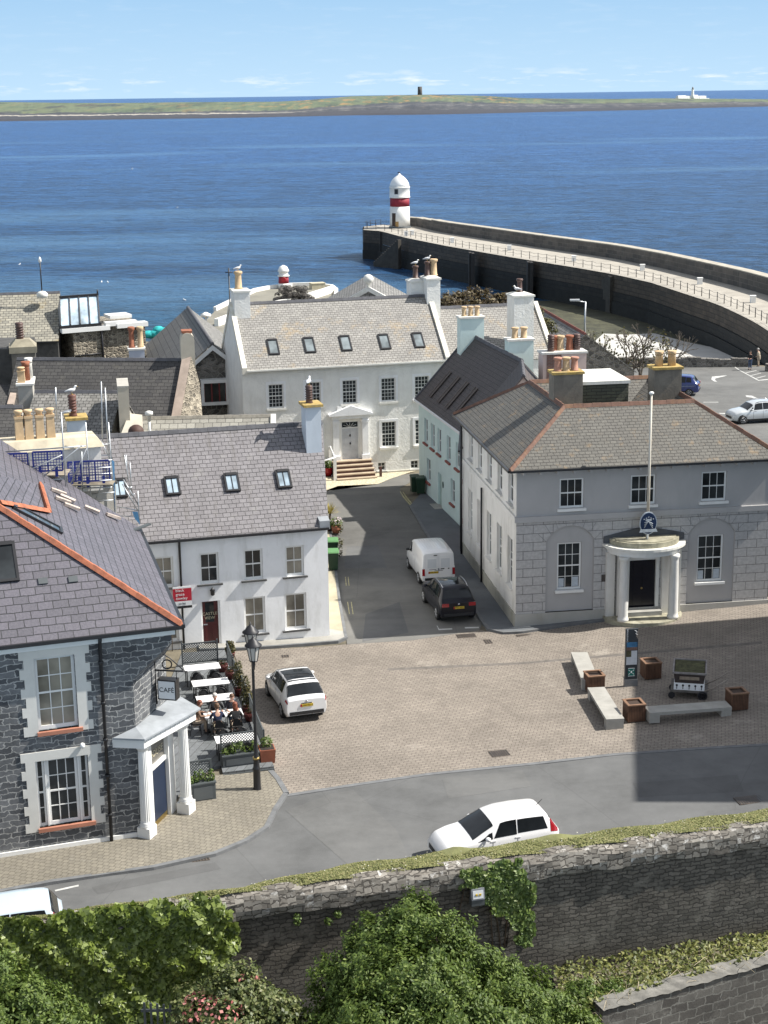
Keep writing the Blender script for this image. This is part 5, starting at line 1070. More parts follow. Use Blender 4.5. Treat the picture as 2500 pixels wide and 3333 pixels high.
for o,brd in((cwu,.34),(cl,.32)):
    tri=(o is cl)
    wi=window(cafe,CF,o,3,4,dep=.2,fw=.1,bar=.03,gm=(MGB if o is cwu else MG)) if not tri else None
    if tri:
        W_=o[1]-o[0]; sd_=W_*.17
        wi=window(cafe,CF,(o[0]+sd_+.05,o[1]-sd_-.05,o[2],o[3]),3,4,dep=.2,fw=.09,bar=.03)
        for a,b in((o[0],o[0]+sd_),(o[1]-sd_,o[1])): window(cafe,CF,(a,b,o[2],o[3]),1,4,dep=.2,fw=.07,bar=.03,name='side_window')
        MB(CF).box(o[0]+sd_,o[0]+sd_+.05,.08,.2,o[2],o[3]).box(o[1]-sd_-.05,o[1]-sd_,.08,.2,o[2],o[3]).build('mullions',MATS['white_gloss'],wi)
    mb=MB(CF); nb=9; h=(o[3]+.32-o[2]+.12)/nb; z0=o[2]-.12
    for k in range(nb):
        e=brd+(.14 if k%2==0 else 0); 
        mb.box(o[0]-e,o[0],-.035,.0,z0+h*k,z0+h*(k+1)); mb.box(o[1],o[1]+e,-.035,0,z0+h*k,z0+h*(k+1))
    mb.box(o[0],o[1],-.035,0,o[3],o[3]+.32); mb.build('surround',quo,wi)
    MB(CF).box(o[0]-.05,o[1]+.12,-.12,.1,o[2]-.13,o[2]).build('sill',mat('pink_sill',(.4,.17,.11),.8,.15),wi)
# roof
OVc=.3; E0=KL2-fd*3+Vector((fd.y,-fd.x,0))*OVc; out_s=Vector((sdv.y,-sdv.x,0)); 
Ec=K+out_s*OVc+Vector((fd.y,-fd.x,0))*OVc; Ec.z=ZEc+.08; E0.z=Ec.z; Eb=K+sdv*12.6+out_s*OVc; Eb.z=Ec.z
h0=ray(0,1650)
apx=Z(-10,1648,11.35); rb=Z(159,1678,10.05); rt=Z(137,1578,10.35)
# front slope plane: contains eave line and apex; side slope contains side eave and hip
nf=(Ec-E0).cross(apx-E0).normalized(); ns=(Eb-Ec).cross(apx-Ec).normalized()
def onside(a,b): return ONP(a,b,Ec,ns)
mb=MB(); L0=E0+(apx-Ec)*1.0
mb.slab([E0,Ec,apx,apx+(E0-Ec)],.08); rf=mb.build('front_slope',S_cafe,cafe)
S1=onside(159,1672); S2=onside(140,1580); S3=onside(467,1755)
mb=MB(); mb.slab([Ec,Eb,Eb+(apx-Ec),apx],.08); mb.build('side_slope',S_cafe,rf)
ridge(rf,[Ec+Vector((0,0,.06)),apx+Vector((0,0,.06))],redridge,.12,step=.42)
# small rear hip with its own orange ridge
A1=onside(0,1643); A2=onside(159,1672); A3=onside(133,1600)
mb=MB(); up=Vector((0,0,.9)); pk2=A3+Vector((0,0,.25))
mb.poly([A1,A2,pk2,A1+Vector((-.6,1.0,.9))]); mb.poly([A2,onside(137,1578)+Vector((.1,.4,.0)),pk2]); mb.build('rear_hip',S_cafe,rf)
ridge(rf,[A1+Vector((0,0,.1)),A2+Vector((0,0,.1))],redridge,.11,step=.4); ridge(rf,[A2+Vector((0,0,.1)),pk2+Vector((0,0,.05))],redridge,.12,step=.35)
mb=MB(); fo=Vector((fd.y,-fd.x,0)); a=E0+fo*.05-Vector((0,0,.06)); b=Ec+fo*.05-Vector((0,0,.06)); bar(mb,a,b,.13,.12); a=Ec+out_s*.05-Vector((0,0,.06)); b=Eb+out_s*.05-Vector((0,0,.06)); bar(mb,a,b,.13,.12); mb.build('gutter',black,cafe)
mb=MB(CF); mb.box(-3,LC+.1,-.16,0,ZEc-.28,ZEc+.02); mb.build('fascia',MATS['white_gloss'],cafe)
s0,_=onwall(CF,*w4(800,400),off=-.1); mb=MB(CF); mb.tube([(s0,-.3,ZEc-.05),(s0,-.12,ZEc-.35),(s0,-.1,ZEc-.5),(s0,-.1,.05)],.06,8); 
for z in(6.6,5.2,3.9,2.6,1.2): mb.lathe([(.085,0),(.085,.1)],(s0,-.1,z),8)
mb.build('downpipe',black,cafe)
n0=nf
def rl(a,b,wd,ht,**k): 
    p=ONP(a,b,Ec,nf); return rooflight(cafe,p,nf,(Ec-E0),wd,ht,**k)
rl(5,1832,1.0,1.5,bars=0,gm=MG)
for a,b in((140,1893),(238,1887)):
    p=ONP(a,b,Ec,nf); M=Matrix.Identity(4); T=(Ec-E0).normalized(); B=nf.cross(T)
    for i in range(3): M[i][0]=T[i]; M[i][1]=B[i]; M[i][2]=nf[i]; M[i][3]=p[i]
    mb=MB(M).box(-.15,.15,-.1,.12,0,.05); mb.build('roof_vent',dgrey,cafe); 
p=onside(120,1690); rooflight(cafe,p,ns,(Eb-Ec),.8,1.9,bars=0,gm=MG); 
MB(CF).ell((onwall(CF,*w4(655,1162))[0],-.12,onwall(CF,*w4(655,1162))[1]),(.09,.1,.1),10,8).build('bulkhead_lamp',MATS['white_gloss'],cafe)
# corner portico
PA=Z(481,2742,0); PB=Z(608,2660,0); PA=Vector((PA.x,PA.y,0)); PB=Vector((PB.x,PB.y,0)); pdv=(PB-PA).normalized(); PF=frame(PA,PB); pL=(PB-PA).length
q=ray(468,2422); zcap=HC+q.z/math.hypot(q.x,q.y)*PA.length
colm=mat('portico_white',(.78,.78,.76),.6,.05,2)
def fluted(mb,c,r0_,r1_,z0,z1,n=20):
    ringA=[];k=n*2
    A=[mb.pt((c.x+(r0_*(1 if j%2 else .9))*math.cos(2*math.pi*j/k),c.y+(r0_*(1 if j%2 else .9))*math.sin(2*math.pi*j/k),z0)) for j in range(k)]
    B=[mb.pt((c.x+(r1_*(1 if j%2 else .9))*math.cos(2*math.pi*j/k),c.y+(r1_*(1 if j%2 else .9))*math.sin(2*math.pi*j/k),z1)) for j in range(k)]
    for j in range(k): mb.face((A[j],A[(j+1)%k],B[(j+1)%k],B[j]))
for c in(PA,PB):
    mb=MB(); M=frame(c,phi=68); mb.at(M).box(-.24,.24,-.24,.24,0,.62); mb.at(None).lathe([(.25,.62),(.25,.68),(.21,.74),(.22,.8)],(c.x,c.y,0),24); fluted(mb,c,.2,.165,.8,zcap-.2); mb.lathe([(.17,zcap-.2),(.24,zcap-.08),(.25,zcap)],(c.x,c.y,0),24); mb.build('column',colm,cafe)
inn=Vector((-pdv.y,pdv.x,0))
# lead roof of the portico: front edge over the columns, tapering back to the walls
q0=PA-pdv*.28-inn*.3; q1=PB+pdv*.4-inn*.3; b0=KL2+fd*(chs-.8); b1=K+sdv*4.2
tri=[q0,q1,b1,c1,c0,b0]; z=zcap+.34
mb=MB(); mb.hexa([p3(v,zcap) for v in tri],[p3(v,z) for v in tri]); ent=mb.build('entablature',colm,cafe)
q0b=q0-pdv*.1-inn*.12; q1b=q1+pdv*.14-inn*.12; mb=MB(); T2=[q0b,q1b,b1+inn*0,c1,c0,b0-Vector((fd.y,-fd.x,0))*-.15]; mb.hexa([p3(v,z) for v in T2],[(v.x,v.y,z+.06+(.22 if k in(3,4) else 0)) for k,v in enumerate(T2)]); mb.build('lead_roof',lead,ent)
mb=MB()
for k in range(11): p=q0.lerp(q1,(k+.5)/11)-inn*.012; mb.ell((p.x,p.y,z-.1),(.035,.035,.035),8,6)
mb.build('beading',MATS['white_gloss'],ent)
# inner pilasters, door, fanlight, step
DF=frame(c0,c1)@Matrix.Translation((0,-.14,0)); pL=(c1-c0).length; 
for xa_,xb_ in((.28,.5),(pL-.75,pL-.3)): MB(DF).box(xa_,xb_,-.14,.1,0,zcap).build('pilaster',colm,cafe)
mb=MB(DF); mb.box(.5,pL-.75,-.06,.08,2.35,2.5); mb.build('transom',MATS['white_gloss'],cafe)
d_=MB(DF).box(.5,pL-.75,.0,.05,.2,2.35).build('door',mat('navy_door',(.012,.022,.05),.35,.15),cafe); MB(DF).box(.54,pL-.79,-.01,0,.22,.42).build('kick_plate',MATS['brass'],d_)
gl2=MB(DF).box(.5,pL-.75,.02,.05,2.5,zcap).build('fanlight_glass',mat('smoke_glass',(.16,.15,.13),.15,.1),cafe); text('HOUSE',.34,gl2,textM(DF,(.5+pL-.75)/2,.01,2.85),gold)
mb=MB(DF); mb.box(.4,pL-.6,-.4,.1,-.1,.2); mb.build('door_step',mat('step_black',(.05,.05,.05),.5),cafe)
mb=MB(); st=[PA+pdv*.3-inn*.3,PB-pdv*.1-inn*.45,PB+pdv*.1+inn*.6,PA+inn*.6]; mb.hexa([p3(v,-.1) for v in st],[p3(v,.19) for v in st]); mb.build('stone_step',concrete,cafe)
# hanging cafe sign on its iron bracket
cs=K+sdv*1.0; a=Z(520,2110,5.2)
sg=thing('cafe_sign','black framed white hanging CAFÉ sign on an iron bracket above the portico','sign',(0,0,0),world=True); ORG[sg.name]=Vector(); 
sp=c0.lerp(c1,.72)-inn*.12; pl=sp.length
def zat(a,b,xy): r_=ray(a,b); return HC+r_.z/math.hypot(r_.x,r_.y)*math.hypot(xy[0],xy[1])
w5=lambda x,y:(500+x/2.552,1950+y/2.552)
zt_=zat(*w5(60,640),sp); 
sb=ONP(*w5(118,815),(sp.x,sp.y,0),(0,1,0)); st_=ONP(*w5(118,650),(sp.x,sp.y,0),(0,1,0)); hh=st_.z-sb.z; sg.location=(sb.x+.08,sb.y-.35,sb.z+.08); 
bw=.66; SFm=Matrix.Rotation(R(-14),4,'Z'); 
MB(SFm).box(-bw/2,bw/2,-.14,.2,0,hh).build('case',black,sg); MB(SFm).box(-bw/2+.04,bw/2-.04,-.15,-.14,.05,hh-.05).build('face',mat('sign_white',(.72,.73,.74),.5,.03),sg)
t_=text('CAFÉ',.235,sg,SFm@Matrix.Translation((0,-.156,hh/2))@Matrix.Rotation(R(90),4,'X'),black)
mb=MB(); mb.tube([(-bw/2-.1,0,hh+.32),(bw/2+.35,0,hh+.25)],.03,6); mb.tube([(-.3,0,hh),(-.3,0,hh+.3)],.015,5).tube([(.3,0,hh),(.3,0,hh+.27)],.015,5); mb.tube([(-bw/2-.08,.0,hh-.9),(-bw/2-.08,0,hh+1.25),(-bw/2-.05,0,hh+1.3)],.035,6); mb.tube([(-bw/2-.05,0,hh+1.05),(.1,0,hh+.75),(.55,0,hh+.3)],.02,6)
mb.tube([(.0+.16*math.cos(t),0,hh+.52+.16*math.sin(t)) for t in np.linspace(0,2*math.pi,14)],.025,6); mb.build('bracket',iron,sg)
# estate agent board on the drainpipe
ep=ONP(*q2(577,1230),(KF@Vector((0,-.35,0))),KF.col[1].to_3d())
eb=thing('letting_board','red and white letting board fixed to the cottage corner above the cafe roof','sign',ep,R(CPHI))
bh=1.02; MB().box(-.42,.42,0,.03,0,.12).build('foot_strip',black,eb); MB().box(-.42,.42,0,.03,.12,.34).build('white_panel',MATS['sign_white'],eb); MB().box(-.42,.42,0,.03,.34,.94).build('red_panel',mat('sign_red',(.42,.012,.03),.5,.05),eb); MB().box(-.42,.42,0,.03,.94,1.02).build('top_strip',MATS['sign_white'],eb)
text('black\ngrace\ncowley',.185,eb,Matrix.Translation((-.3,-.006,.66))@Matrix.Rotation(R(90),4,'X'),MATS['sign_white'],align='LEFT'); text('to let',.15,eb,Matrix.Translation((-.02,-.006,.23))@Matrix.Rotation(R(90),4,'X'),black)
MB().tube([(-.3,.1,-1.0),(-.3,.1,.1)],.03,6).tube([(-.3,.06,.08),(.3,.06,.05)],.03,6).build('post',black,eb)
# ================================================================ GREY RENDERED HOUSE WITH SCAFFOLD
z13=crop(0,1300,2.765)
gy=63.5; gh=house('rendered_house','grey cement rendered house under scaffolding with a row of four tall buff pots','house',(-15,64))
def onY(a,b,Y): return ONP(a,b,(0,Y,0),(0,1,0))
L_=onY(-60,1500,gy); R_=onY(*z13(590,800),gy); T_=onY(*z13(300,430),gy); 
GFm=frame((L_.x,gy-.6),(R_.x,gy+.5)); LL=(Vector((R_.x,gy+.5))-Vector((L_.x,gy-.6))).length
ztop=onY(*z13(300,700),gy).z
MB(GFm).box(-6,LL,0,5.5,0,ztop).build('walls',cement,gh)
zc=onY(*z13(300,400),gy).z; mb=MB(GFm); mb.box(-6,LL+1.55,.8,2.3,ztop-1,zc-.5); cst=mb.build('chimney_stack',side_paint,gh)
mb=MB(GFm); mb.hexa([(-6,.65,zc-.5),(LL+1.7,.65,zc-.5),(LL+1.7,2.45,zc-.5),(-6,2.45,zc-.5)],[(-6,.95,zc-.1),(LL+1.4,.95,zc-.1),(LL+1.4,2.15,zc-.1),(-6,2.15,zc-.1)]); mb.build('cap',mat('cream_cap',(.55,.49,.37),.9,.2,2,stain=((.35,.3,.22),.4)),cst)
for u in(190,280,385,485):
    p=onY(*z13(u,385),gy+1.0); q=GFm.inverted()@p; pot(cst,GFm,q.x,1.5,zc-.12,1.25,.175,'square',mat('cream_pot',(.58,.42,.25),.85,.15,5))
# side wing towards the cottage
w0=onY(*z13(600,760),65); w1=onY(*z13(1000,860),65); WFm=frame((w0.x,65.2),(w1.x,66.2)); zW=onY(*z13(700,730),65.3).z
MB(WFm).box(-.5,(Vector((w1.x,66.2))-Vector((w0.x,65.2))).length,0,4,0,zW-.2).build('side_wing',cement,gh)
mb=MB(WFm); lw_=(Vector((w1.x,66.2))-Vector((w0.x,65.2))).length
mb.slab([(-.5,-.3,zW-.25),(lw_,-.3,zW-.25),(lw_,4,zW+.9),(-.5,4,zW+.9)],.08); mb.build('wing_roof',S_dark,gh)
# scaffold
sc_=thing('scaffolding','galvanised scaffold tower with blue mesh guards and plank decks round the grey rendered house','scaffold',(-13,62,0),world=True)
def tubepx(pts,Y,r=.028,name='tube',m=None):
    mb=MB(); Ys=Y if isinstance(Y,(list,tuple)) else [Y]*len(pts); mb.tube([onY(a,b,y) for (a,b),y in zip(pts,Ys)],r,7); return mb.build(name,m or steel,sc_)
Y1,Y2=62.2,64.8
for t,b,Y in(((500,-110),(512,180),66),((550,115),(600,895),Y1),((910,-160),(925,380),66.5),((945,-105),(985,600),66),((770,205),(825,1000),Y2),((975,205),(1040,1090),66),((1135,500),(1150,720),68),((1170,570),(1185,860),68),((1240,825),(1255,1110),67)): tubepx([z13(*t),z13(*b)],Y,name='standard')
for a,b,Y in(((0,475),(770,420),Y1),((0,620),(560,590),Y1),((0,745),(580,715),Y1),((600,565),(1010,545),Y2),((600,690),(1010,665),Y2),((600,805),(1010,790),Y2),((800,920),(1020,905),65.5)): tubepx([z13(*a),z13(*b)],Y,name='ledger')
for a,b,Y in(((0,760),(560,500),61.9),((250,810),(735,415),61.7),((1110,720),(1250,960),67),((1100,760),(1240,1000),66.6),((915,380),(980,520),66.2),((1120,800),(1190,790),67),((1160,870),(1215,850),67)): tubepx([z13(*a),z13(*b)],Y,name='brace')
for t,b,Y in(((735,470),(745,840),64),((870,545),(880,780),66),((655,560),(662,760),64),((5,470),(12,760),62.1),((262,480),(270,700),62.1)): tubepx([z13(*t),z13(*b)],Y,.022,name='standard')
for a,b,Y in(((600,520),(1000,500),66),((780,430),(985,400),66.4),((0,560),(560,530),62.2),((600,625),(1005,610),64.6),((600,745),(1010,725),64.6),((830,850),(1030,835),65.6),((1030,960),(1250,1000),67),((1040,1045),(1255,1060),67)): tubepx([z13(*a),z13(*b)],Y,.022,name='ledger')
for a,b,Y in(((600,840),(780,440),64.2),((820,1000),(1000,560),65),((1120,500),(1180,860),67.5),((985,380),(1010,560),66)): tubepx([z13(*a),z13(*b)],Y,.022,name='brace')
bluem=mat('blue_guard',(.02,.035,.24),.6,.15)
def guard(x0,y0,x1,y1,Y):
    a=onY(*z13(x0,y0),Y); b=onY(*z13(x1,y1),Y); mb=MB(frame((a.x,Y),(b.x,Y+.15))); L_=math.hypot(b.x-a.x,.15); z0,z1=b.z,a.z
    for k in range(11): x=L_*k/10; mb.box(x-.012-(.02 if k in(0,5,10) else 0),x+.012+(.02 if k in(0,5,10) else 0),-.01,.01,z0,z1)
    for k in range(8): z=z0+(z1-z0)*k/7; mb.box(0,L_,-.012,.012,z-.012-(.025 if k in(0,7) else 0),z+.012+(.025 if k in(0,7) else 0))
    for x in(L_*.22,L_*.78): mb.box(x-.06,x+.06,-.014,.014,z0-.25,z0+.2)
    mb.build('mesh_guard',bluem,sc_)
guard(0,495,250,660,62.0); guard(292,475,560,645,62.0); guard(610,568,735,740,64.5); guard(722,560,985,735,64.5)
plank=mat('scaffold_plank',(.3,.26,.2),.9,.3,3)
def deck(x0,x1,y,Y0,Y1_):
    a=onY(*z13(x0,y),Y0); b=onY(*z13(x1,y-15),Y0); mb=MB()
    for k in range(4): yy=Y0+(Y1_-Y0)*k/4; mb.box(a.x,b.x,yy,yy+(Y1_-Y0)/4-.02,a.z-.05,a.z)
    mb.build('plank_deck',plank,sc_)
deck(-60,590,690,62.2,63.3); deck(590,1010,770,64.4,65.1)
tarp=mat('blue_sheet',(.15,.38,.65),.5,.2,4)
for pts,Y in((((1005,540),(1030,560),(1040,1080),(1020,700)),65.8),(((1190,1010),(1240,1010),(1262,1130),(1215,1075)),66.8),(((-10,1000),(8,1010),(14,1210),(-10,1215)),61)):
    mb=MB(); mb.poly([onY(*z13(*p),Y) for p in pts]); mb.poly([onY(*z13(*p),Y+.08) for p in pts][::-1]); mb.build('blue_sheet',tarp,sc_)
# slater's stack left on the cafe roof edge: slates and planks
p0=onside(480,1720)
sl_=thing('slate_stack','loose slates and offcuts lying along the top edge of the cafe roof below the scaffold','slates',(0,0,0)); rr=random.Random(9)
for k,(a,b) in enumerate(((560,925),(640,985),(820,1010),(1010,1070),(600,910),(520,850))):
    p=onside(*z13(a,b)); M=Matrix.Translation(p+ns*.05)@Matrix.Rotation(rr.uniform(0,.6),4,'Z')@Matrix.Rotation(R(25),4,'Y'); MB(M).box(-.3,.3,-.12,.12,0,.1).build('slate' if k else 'batten',mat('offcut',(.5,.42,.36),.8,.3,6),sl_)
p=onside(*z13(1240,1180)); M=Matrix.Translation(p+ns*.08); MB(M).at(M@Matrix.Rotation(R(60),4,'Z')).box(-.9,.7,-.09,.09,0,.06).build('dark_board',dgrey,sl_)
# ================================================================ OLD TOWN ROOFS AT LEFT
def rbox(name,label,ridgeL,ridgeR,zr,ze,dep,wm,rm,front=None,ridge_m=greyridge,sk=None,**k):
    """gabled roof from its ridge ends (photo px at height zr); dep = plan run of the front slope"""
    a=Z(*ridgeL,zr); b=Z(*ridgeR,zr); d=(b-a).to_2d().normalized(); n=Vector((d.y,-d.x)); FL=a.to_2d()+n*dep; FR=b.to_2d()+n*dep; BR=b.to_2d()-n*dep; BL=a.to_2d()-n*dep
    h=house(name,label,'house',(FL+FR)/2); G_=gable(h,FL,FR,BR,BL,ze,zr,wm,rm,ridge_m=ridge_m,z0=-1,**k); return h,G_
h1,G1=rbox('dark_roofed_house','long house with a plain very dark slate roof behind the low grey roofs','',(600,1172),8.6,5.4,3.6,R_grey,S_dark) if False else rbox('dark_roofed_house','long house with a very dark slate roof and an arched cream bellcote',(60,1172),(597,1175),8.7,5.3,3.7,R_grey,S_dark,gut=black)
# bellcote-like arched chimney and sloping parapet of the dark roof
z3=crop(0,850,2.074); A=G1['e1'];B=G1['q1']; t=G1['T']; u=Vector((0,0,.35)); mb=MB(); A2=A-t*.1; B2=B-t*.1
mb.hexa([A2-u*3,A2+t*.55-u*3,B2+t*.55-u*3,B2-u*3],[A2+u,A2+t*.55+u,B2+t*.55+u,B2+u]); mb.build('parapet',mat('pinkish_parapet',(.36,.29,.24),.9,.25,1.5),h1)
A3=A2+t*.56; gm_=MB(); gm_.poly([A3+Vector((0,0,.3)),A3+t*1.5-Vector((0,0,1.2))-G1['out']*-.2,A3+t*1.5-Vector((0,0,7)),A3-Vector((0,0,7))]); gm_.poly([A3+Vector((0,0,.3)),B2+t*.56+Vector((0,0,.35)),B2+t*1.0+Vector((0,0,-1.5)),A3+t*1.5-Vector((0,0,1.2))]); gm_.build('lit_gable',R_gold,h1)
bc=onY(612,1207,B.y-.3); zt=onY(612,1085,B.y-.3).z; mb=MB(frame((bc.x-.38,bc.y),phi=10)); n=10; wdt_=.85
prof=[(0,bc.z-1.2)]+[(0,zt-.42)]+[(wdt_*.5-.425*math.cos(math.pi*k/n),zt-.42+.42*math.sin(math.pi*k/n)) for k in range(n+1)]+[(wdt_,bc.z-1.2)]
mb.hexa([(x,0,z) for x,z in prof],[(x,1.1,z) for x,z in prof]); bc_=mb.build('arched_chimney',mat('cream_render',(.5,.46,.38),.9,.1,1.5,stain=((.36,.33,.27),.5)),h1); MB(frame((bc.x-.38,bc.y),phi=10)).box(.1,.75,.1,1.0,zt-.02,zt+.12).build('cap_tile',terra,bc_)
h2,G2=rbox('grey_roofed_house','house with a pale weathered slate roof between two stout rendered chimneys',(118,1279),(392,1280),8.2,5.6,3.9,cement,S_mid)
cc=ch_w(h2,383,418,1262,87,2.6,5.5,mat('cream_render',(.5,.46,.38),.9,.1,1.5,stain=((.36,.33,.27),.5)),'none',cement,[],10,cov=.02,ch=.1)
A=onY(463,1270,88); mb=MB(); a0=onY(420,1345,87.6); a1=onY(395,1410,86); b0=onY(463,1350,87.6); b1=onY(452,1410,86); mb.hexa([a1-Vector((0,0,.6)),b1-Vector((0,0,.6)),b0-Vector((0,0,.6)),a0-Vector((0,0,.6))],[a1,b1,b0,a0]); mb.build('parapet_slope',MATS['cream_render'],h2)
ch_w(h2,58,105,1255,90.5,2.3,4.5,cement_dark if False else cement,'flat',whitecap,[(-.2,-.7,.9,.22,'square',mat('cream_pot',(1,1,1)) if 'cream_pot' not in MATS else MATS['cream_pot']),(.05,.0,1.1,.24,'horn',terra),(.2,.7,1.2,.22,'horn',whitecap)],10,cov=.1)
mb=MB(); pts=[z3(*p) for p in((215,1075),(265,880),(300,885),(245,1075))]; 
# far left slate house with the glass lantern
h3,G3=rbox('golden_slate_house','old house at the far left with a golden lichened slate roof','x',(188,955),9.9,6.6,4.3,R_grey,S_gold) if False else rbox('golden_slate_house','old house at the far left with a golden lichened slate roof',(-160,965),(192,955),9.9,6.9,4.4,mat('dark_rubble_wall',(.07,.068,.065),.9,.35,2,bmp=.6,bsc=4),S_gold)
vp=Z(135,952,10.2); vt=thing('roof_vent','round pale roof vent with a thin dark spike and finial on the golden slate ridge','vent',(vp.x,vp.y+.2,9.8)); MB().lathe([(.42,0),(.42,.3),(.25,.45),(.05,.5)],n=16).build('drum',whitecap,vt); MB().tube([(0,0,.5),(0,0,2.7)],.05,6).build('spike',iron,vt); MB().lathe([(.02,2.6),(.13,2.75),(.1,2.95),(.02,3.1)],n=8).build('finial',MATS['white_gloss'],vt)
# glass lantern roof with white cornice and rubble walls
lz=8.1; a=Z(198,1062,lz-.25); b=Z(325,1052,lz-.25); gh2=house('glass_roofed_house','rubble stone house with a sloping glass roof and white parapet cornices','house',(a.x,a.y))
LFm=frame(a,b); L_=(b-a).to_2d().length; tl_=onwall(LFm,194,968,off=1.6); tr_=onwall(LFm,318,964,off=1.6); top=(tl_[1]+tr_[1])/2
mb=MB(LFm); mb.poly([(0,0,lz-.25),(L_,0,lz-.25),(tr_[0],1.6,top),(tl_[0],1.6,top)]); gr_=mb.build('glass_slope',glass('lantern_glass',(.42,.52,.6),.12),gh2)
mb=MB(LFm)
for k in range(5): t=k/4; mb.hexa([(L_*t-.04,-.03,lz-.22),(L_*t+.04,-.03,lz-.22),(tl_[0]+(tr_[0]-tl_[0])*t+.04,1.57,top+.03),(tl_[0]+(tr_[0]-tl_[0])*t-.04,1.57,top+.03)],[(L_*t-.04,-.03,lz-.14),(L_*t+.04,-.03,lz-.14),(tl_[0]+(tr_[0]-tl_[0])*t+.04,1.57,top+.11),(tl_[0]+(tr_[0]-tl_[0])*t-.04,1.57,top+.11)])
mb.box(tl_[0],tr_[0]+.05,1.5,1.75,top-.02,top+.16).box(-.1,L_+.1,-.16,.02,lz-.42,lz-.22); mb.tube([(tr_[0],1.6,top+.1),(tr_[0],1.6,top+.45)],.06,6); mb.build('glazing_bars',black,gr_)
MB(LFm).poly([(0,0,lz-.3),(tl_[0],1.6,top),(tl_[0],3.2,lz-.3)]).poly([(L_,0,lz-.3),(L_,3.2,lz-.3),(tr_[0],1.6,top)]).build('lantern_cheeks',lead,gr_)
w0=onwall(LFm,237,1080)[0]; w1=onwall(LFm,475,1080,)[0]
MB(LFm).box(w0,onwall(LFm,328,1100)[0],-.02,6,-1,lz-.75).box(onwall(LFm,332,1100)[0],w1,.15,6,-1,lz-.55).build('rubble_walls',R_gold,gh2)
mb=MB(LFm); mb.box(.0,L_+.7,-.3,.3,lz-.78,lz-.45).box(L_+.4,L_+2.9,-.25,.35,lz-.52,lz-.2).box(onwall(LFm,378,1078)[0],w1+.1,-.35,.5,lz-.72,lz-.38).box(L_+1.3,w1-.6,1.4,3.,lz-.2,lz+.05); mb.build('cornice',MATS['white_gloss'],gh2)
mb=MB(LFm); s=onwall(LFm,331,1100)[0]; mb.tube([(s,-.12,lz-.3),(s,-.12,lz-3.6)],.08,6).tube([(s-2.2,-.1,lz-2.6),(s,-.1,lz-2.55)],.06,6); mb.build('drainpipe',iron,gh2)
# stone chimney far left, standing before the golden roof
h4=house('old_stone_house','dark stone house at the left edge with a big domed stone chimney','house',(-25,100))
a=onY(-80,1300,101); b=onY(72,1300,101); z0=onY(40,1205,101).z
MB().box(a.x,b.x,101,106,-1,onY(20,1105,101).z-.6).build('walls',MATS['dark_rubble_wall'],h4)
chimney(h4,frame((onY(75,1140,100.5).x,100.5),phi=12),0,.9,onY(112,1140,100.5).x-onY(36,1140,100.5).x,1.6,3,onY(75,1150,100.5).z,mat('stone_chimney',(.2,.18,.15),.9,.3,2,bmp=.5,bsc=5),'slope',mat('stone_cap',(.3,.27,.2),.9,.25,2),[(-.15,.1,1.2,.26,'louvre',darkclay)],cov=.12,ch=.4)
rs=MB(); pts=[onY(*z3(*p),Y) for p,Y in(((-40,985),96),((128,975),96),((75,832),99),((-40,830),99))]; rs.slab(pts,.1); rs.build('low_roof',S_dark,h4); mb=MB(); mb.slab([onY(*z3(*p),Y)+Vector((0,0,.1)) for p,Y in(((48,975),95.9),((92,975),95.9),((128,835),98.9),((88,835),98.9))],.25); mb.build('parapet',MATS['pinkish_parapet'],h4)
h4b,G4b=rbox('low_dark_roof_house','low house with a black slate roof at the left edge under the tall cream chimney',(-120,1330),(70,1328),7.6,5.2,3.2,cement,S_dark)
# small white chimney with two pots on the dark ridge
ch_w(h1,420,470,1140,101.5,.9,7.4,mat('bluewhite',(.5,.53,.6),.85,.06),'flat',whitecap,[(-.28,0,1.35,.2,'roll',terra),(.28,0,1.35,.2,'roll',buff)],10)
# boathouse with rubble gable and white barge boards
N_=Z(690,1122,8.0); Fp=Z(612,1005,8.0); hb=house('boat_house','grey slate building with rubble gable and white barge boards by the Georgian house','house',N_)
rdv=(Fp-N_).to_2d().normalized(); sdx=Vector((rdv.y,-rdv.x)); hw_=3.4; ez=5.2
def e2(p,s,z): return Vector((p.x+sdx.x*s,p.y+sdx.y*s,z))
N2,F2=N_.to_2d(),Fp.to_2d()
mb=MB(); mb.poly([e2(N2,-hw_,-1),e2(N2,hw_,-1),e2(N2,hw_,ez),e2(N2,0,7.95),e2(N2,-hw_,ez)]); mb.poly([e2(N2,hw_,-1),e2(F2,hw_,-1),e2(F2,hw_,ez),e2(N2,hw_,ez)]); mb.poly([e2(F2,-hw_,-1),e2(N2,-hw_,-1),e2(N2,-hw_,ez),e2(F2,-hw_,ez)]); mb.build('walls',R_grey,hb)
nn=N2-rdv*.3; mb=MB(); mb.slab([e2(nn,0,8.05),e2(nn,-hw_-.3,ez-.2),e2(F2,-hw_-.3,ez-.2),e2(F2,0,8.05)],.08); r_=mb.build('roof',slate('ribbed_slate',(.13,.125,.115),(.11,.105,.1),(.05,.05,.045),.9,.5,.03),hb); mb=MB(); mb.slab([e2(nn,hw_+.3,ez-.2),e2(nn,0,8.05),e2(F2,0,8.05),e2(F2,hw_+.3,ez-.2)],.08); mb.build('lit_slope',S_mid,r_)  # shade and sun put into the slate colours: left slope darker, right paler
mb=MB()
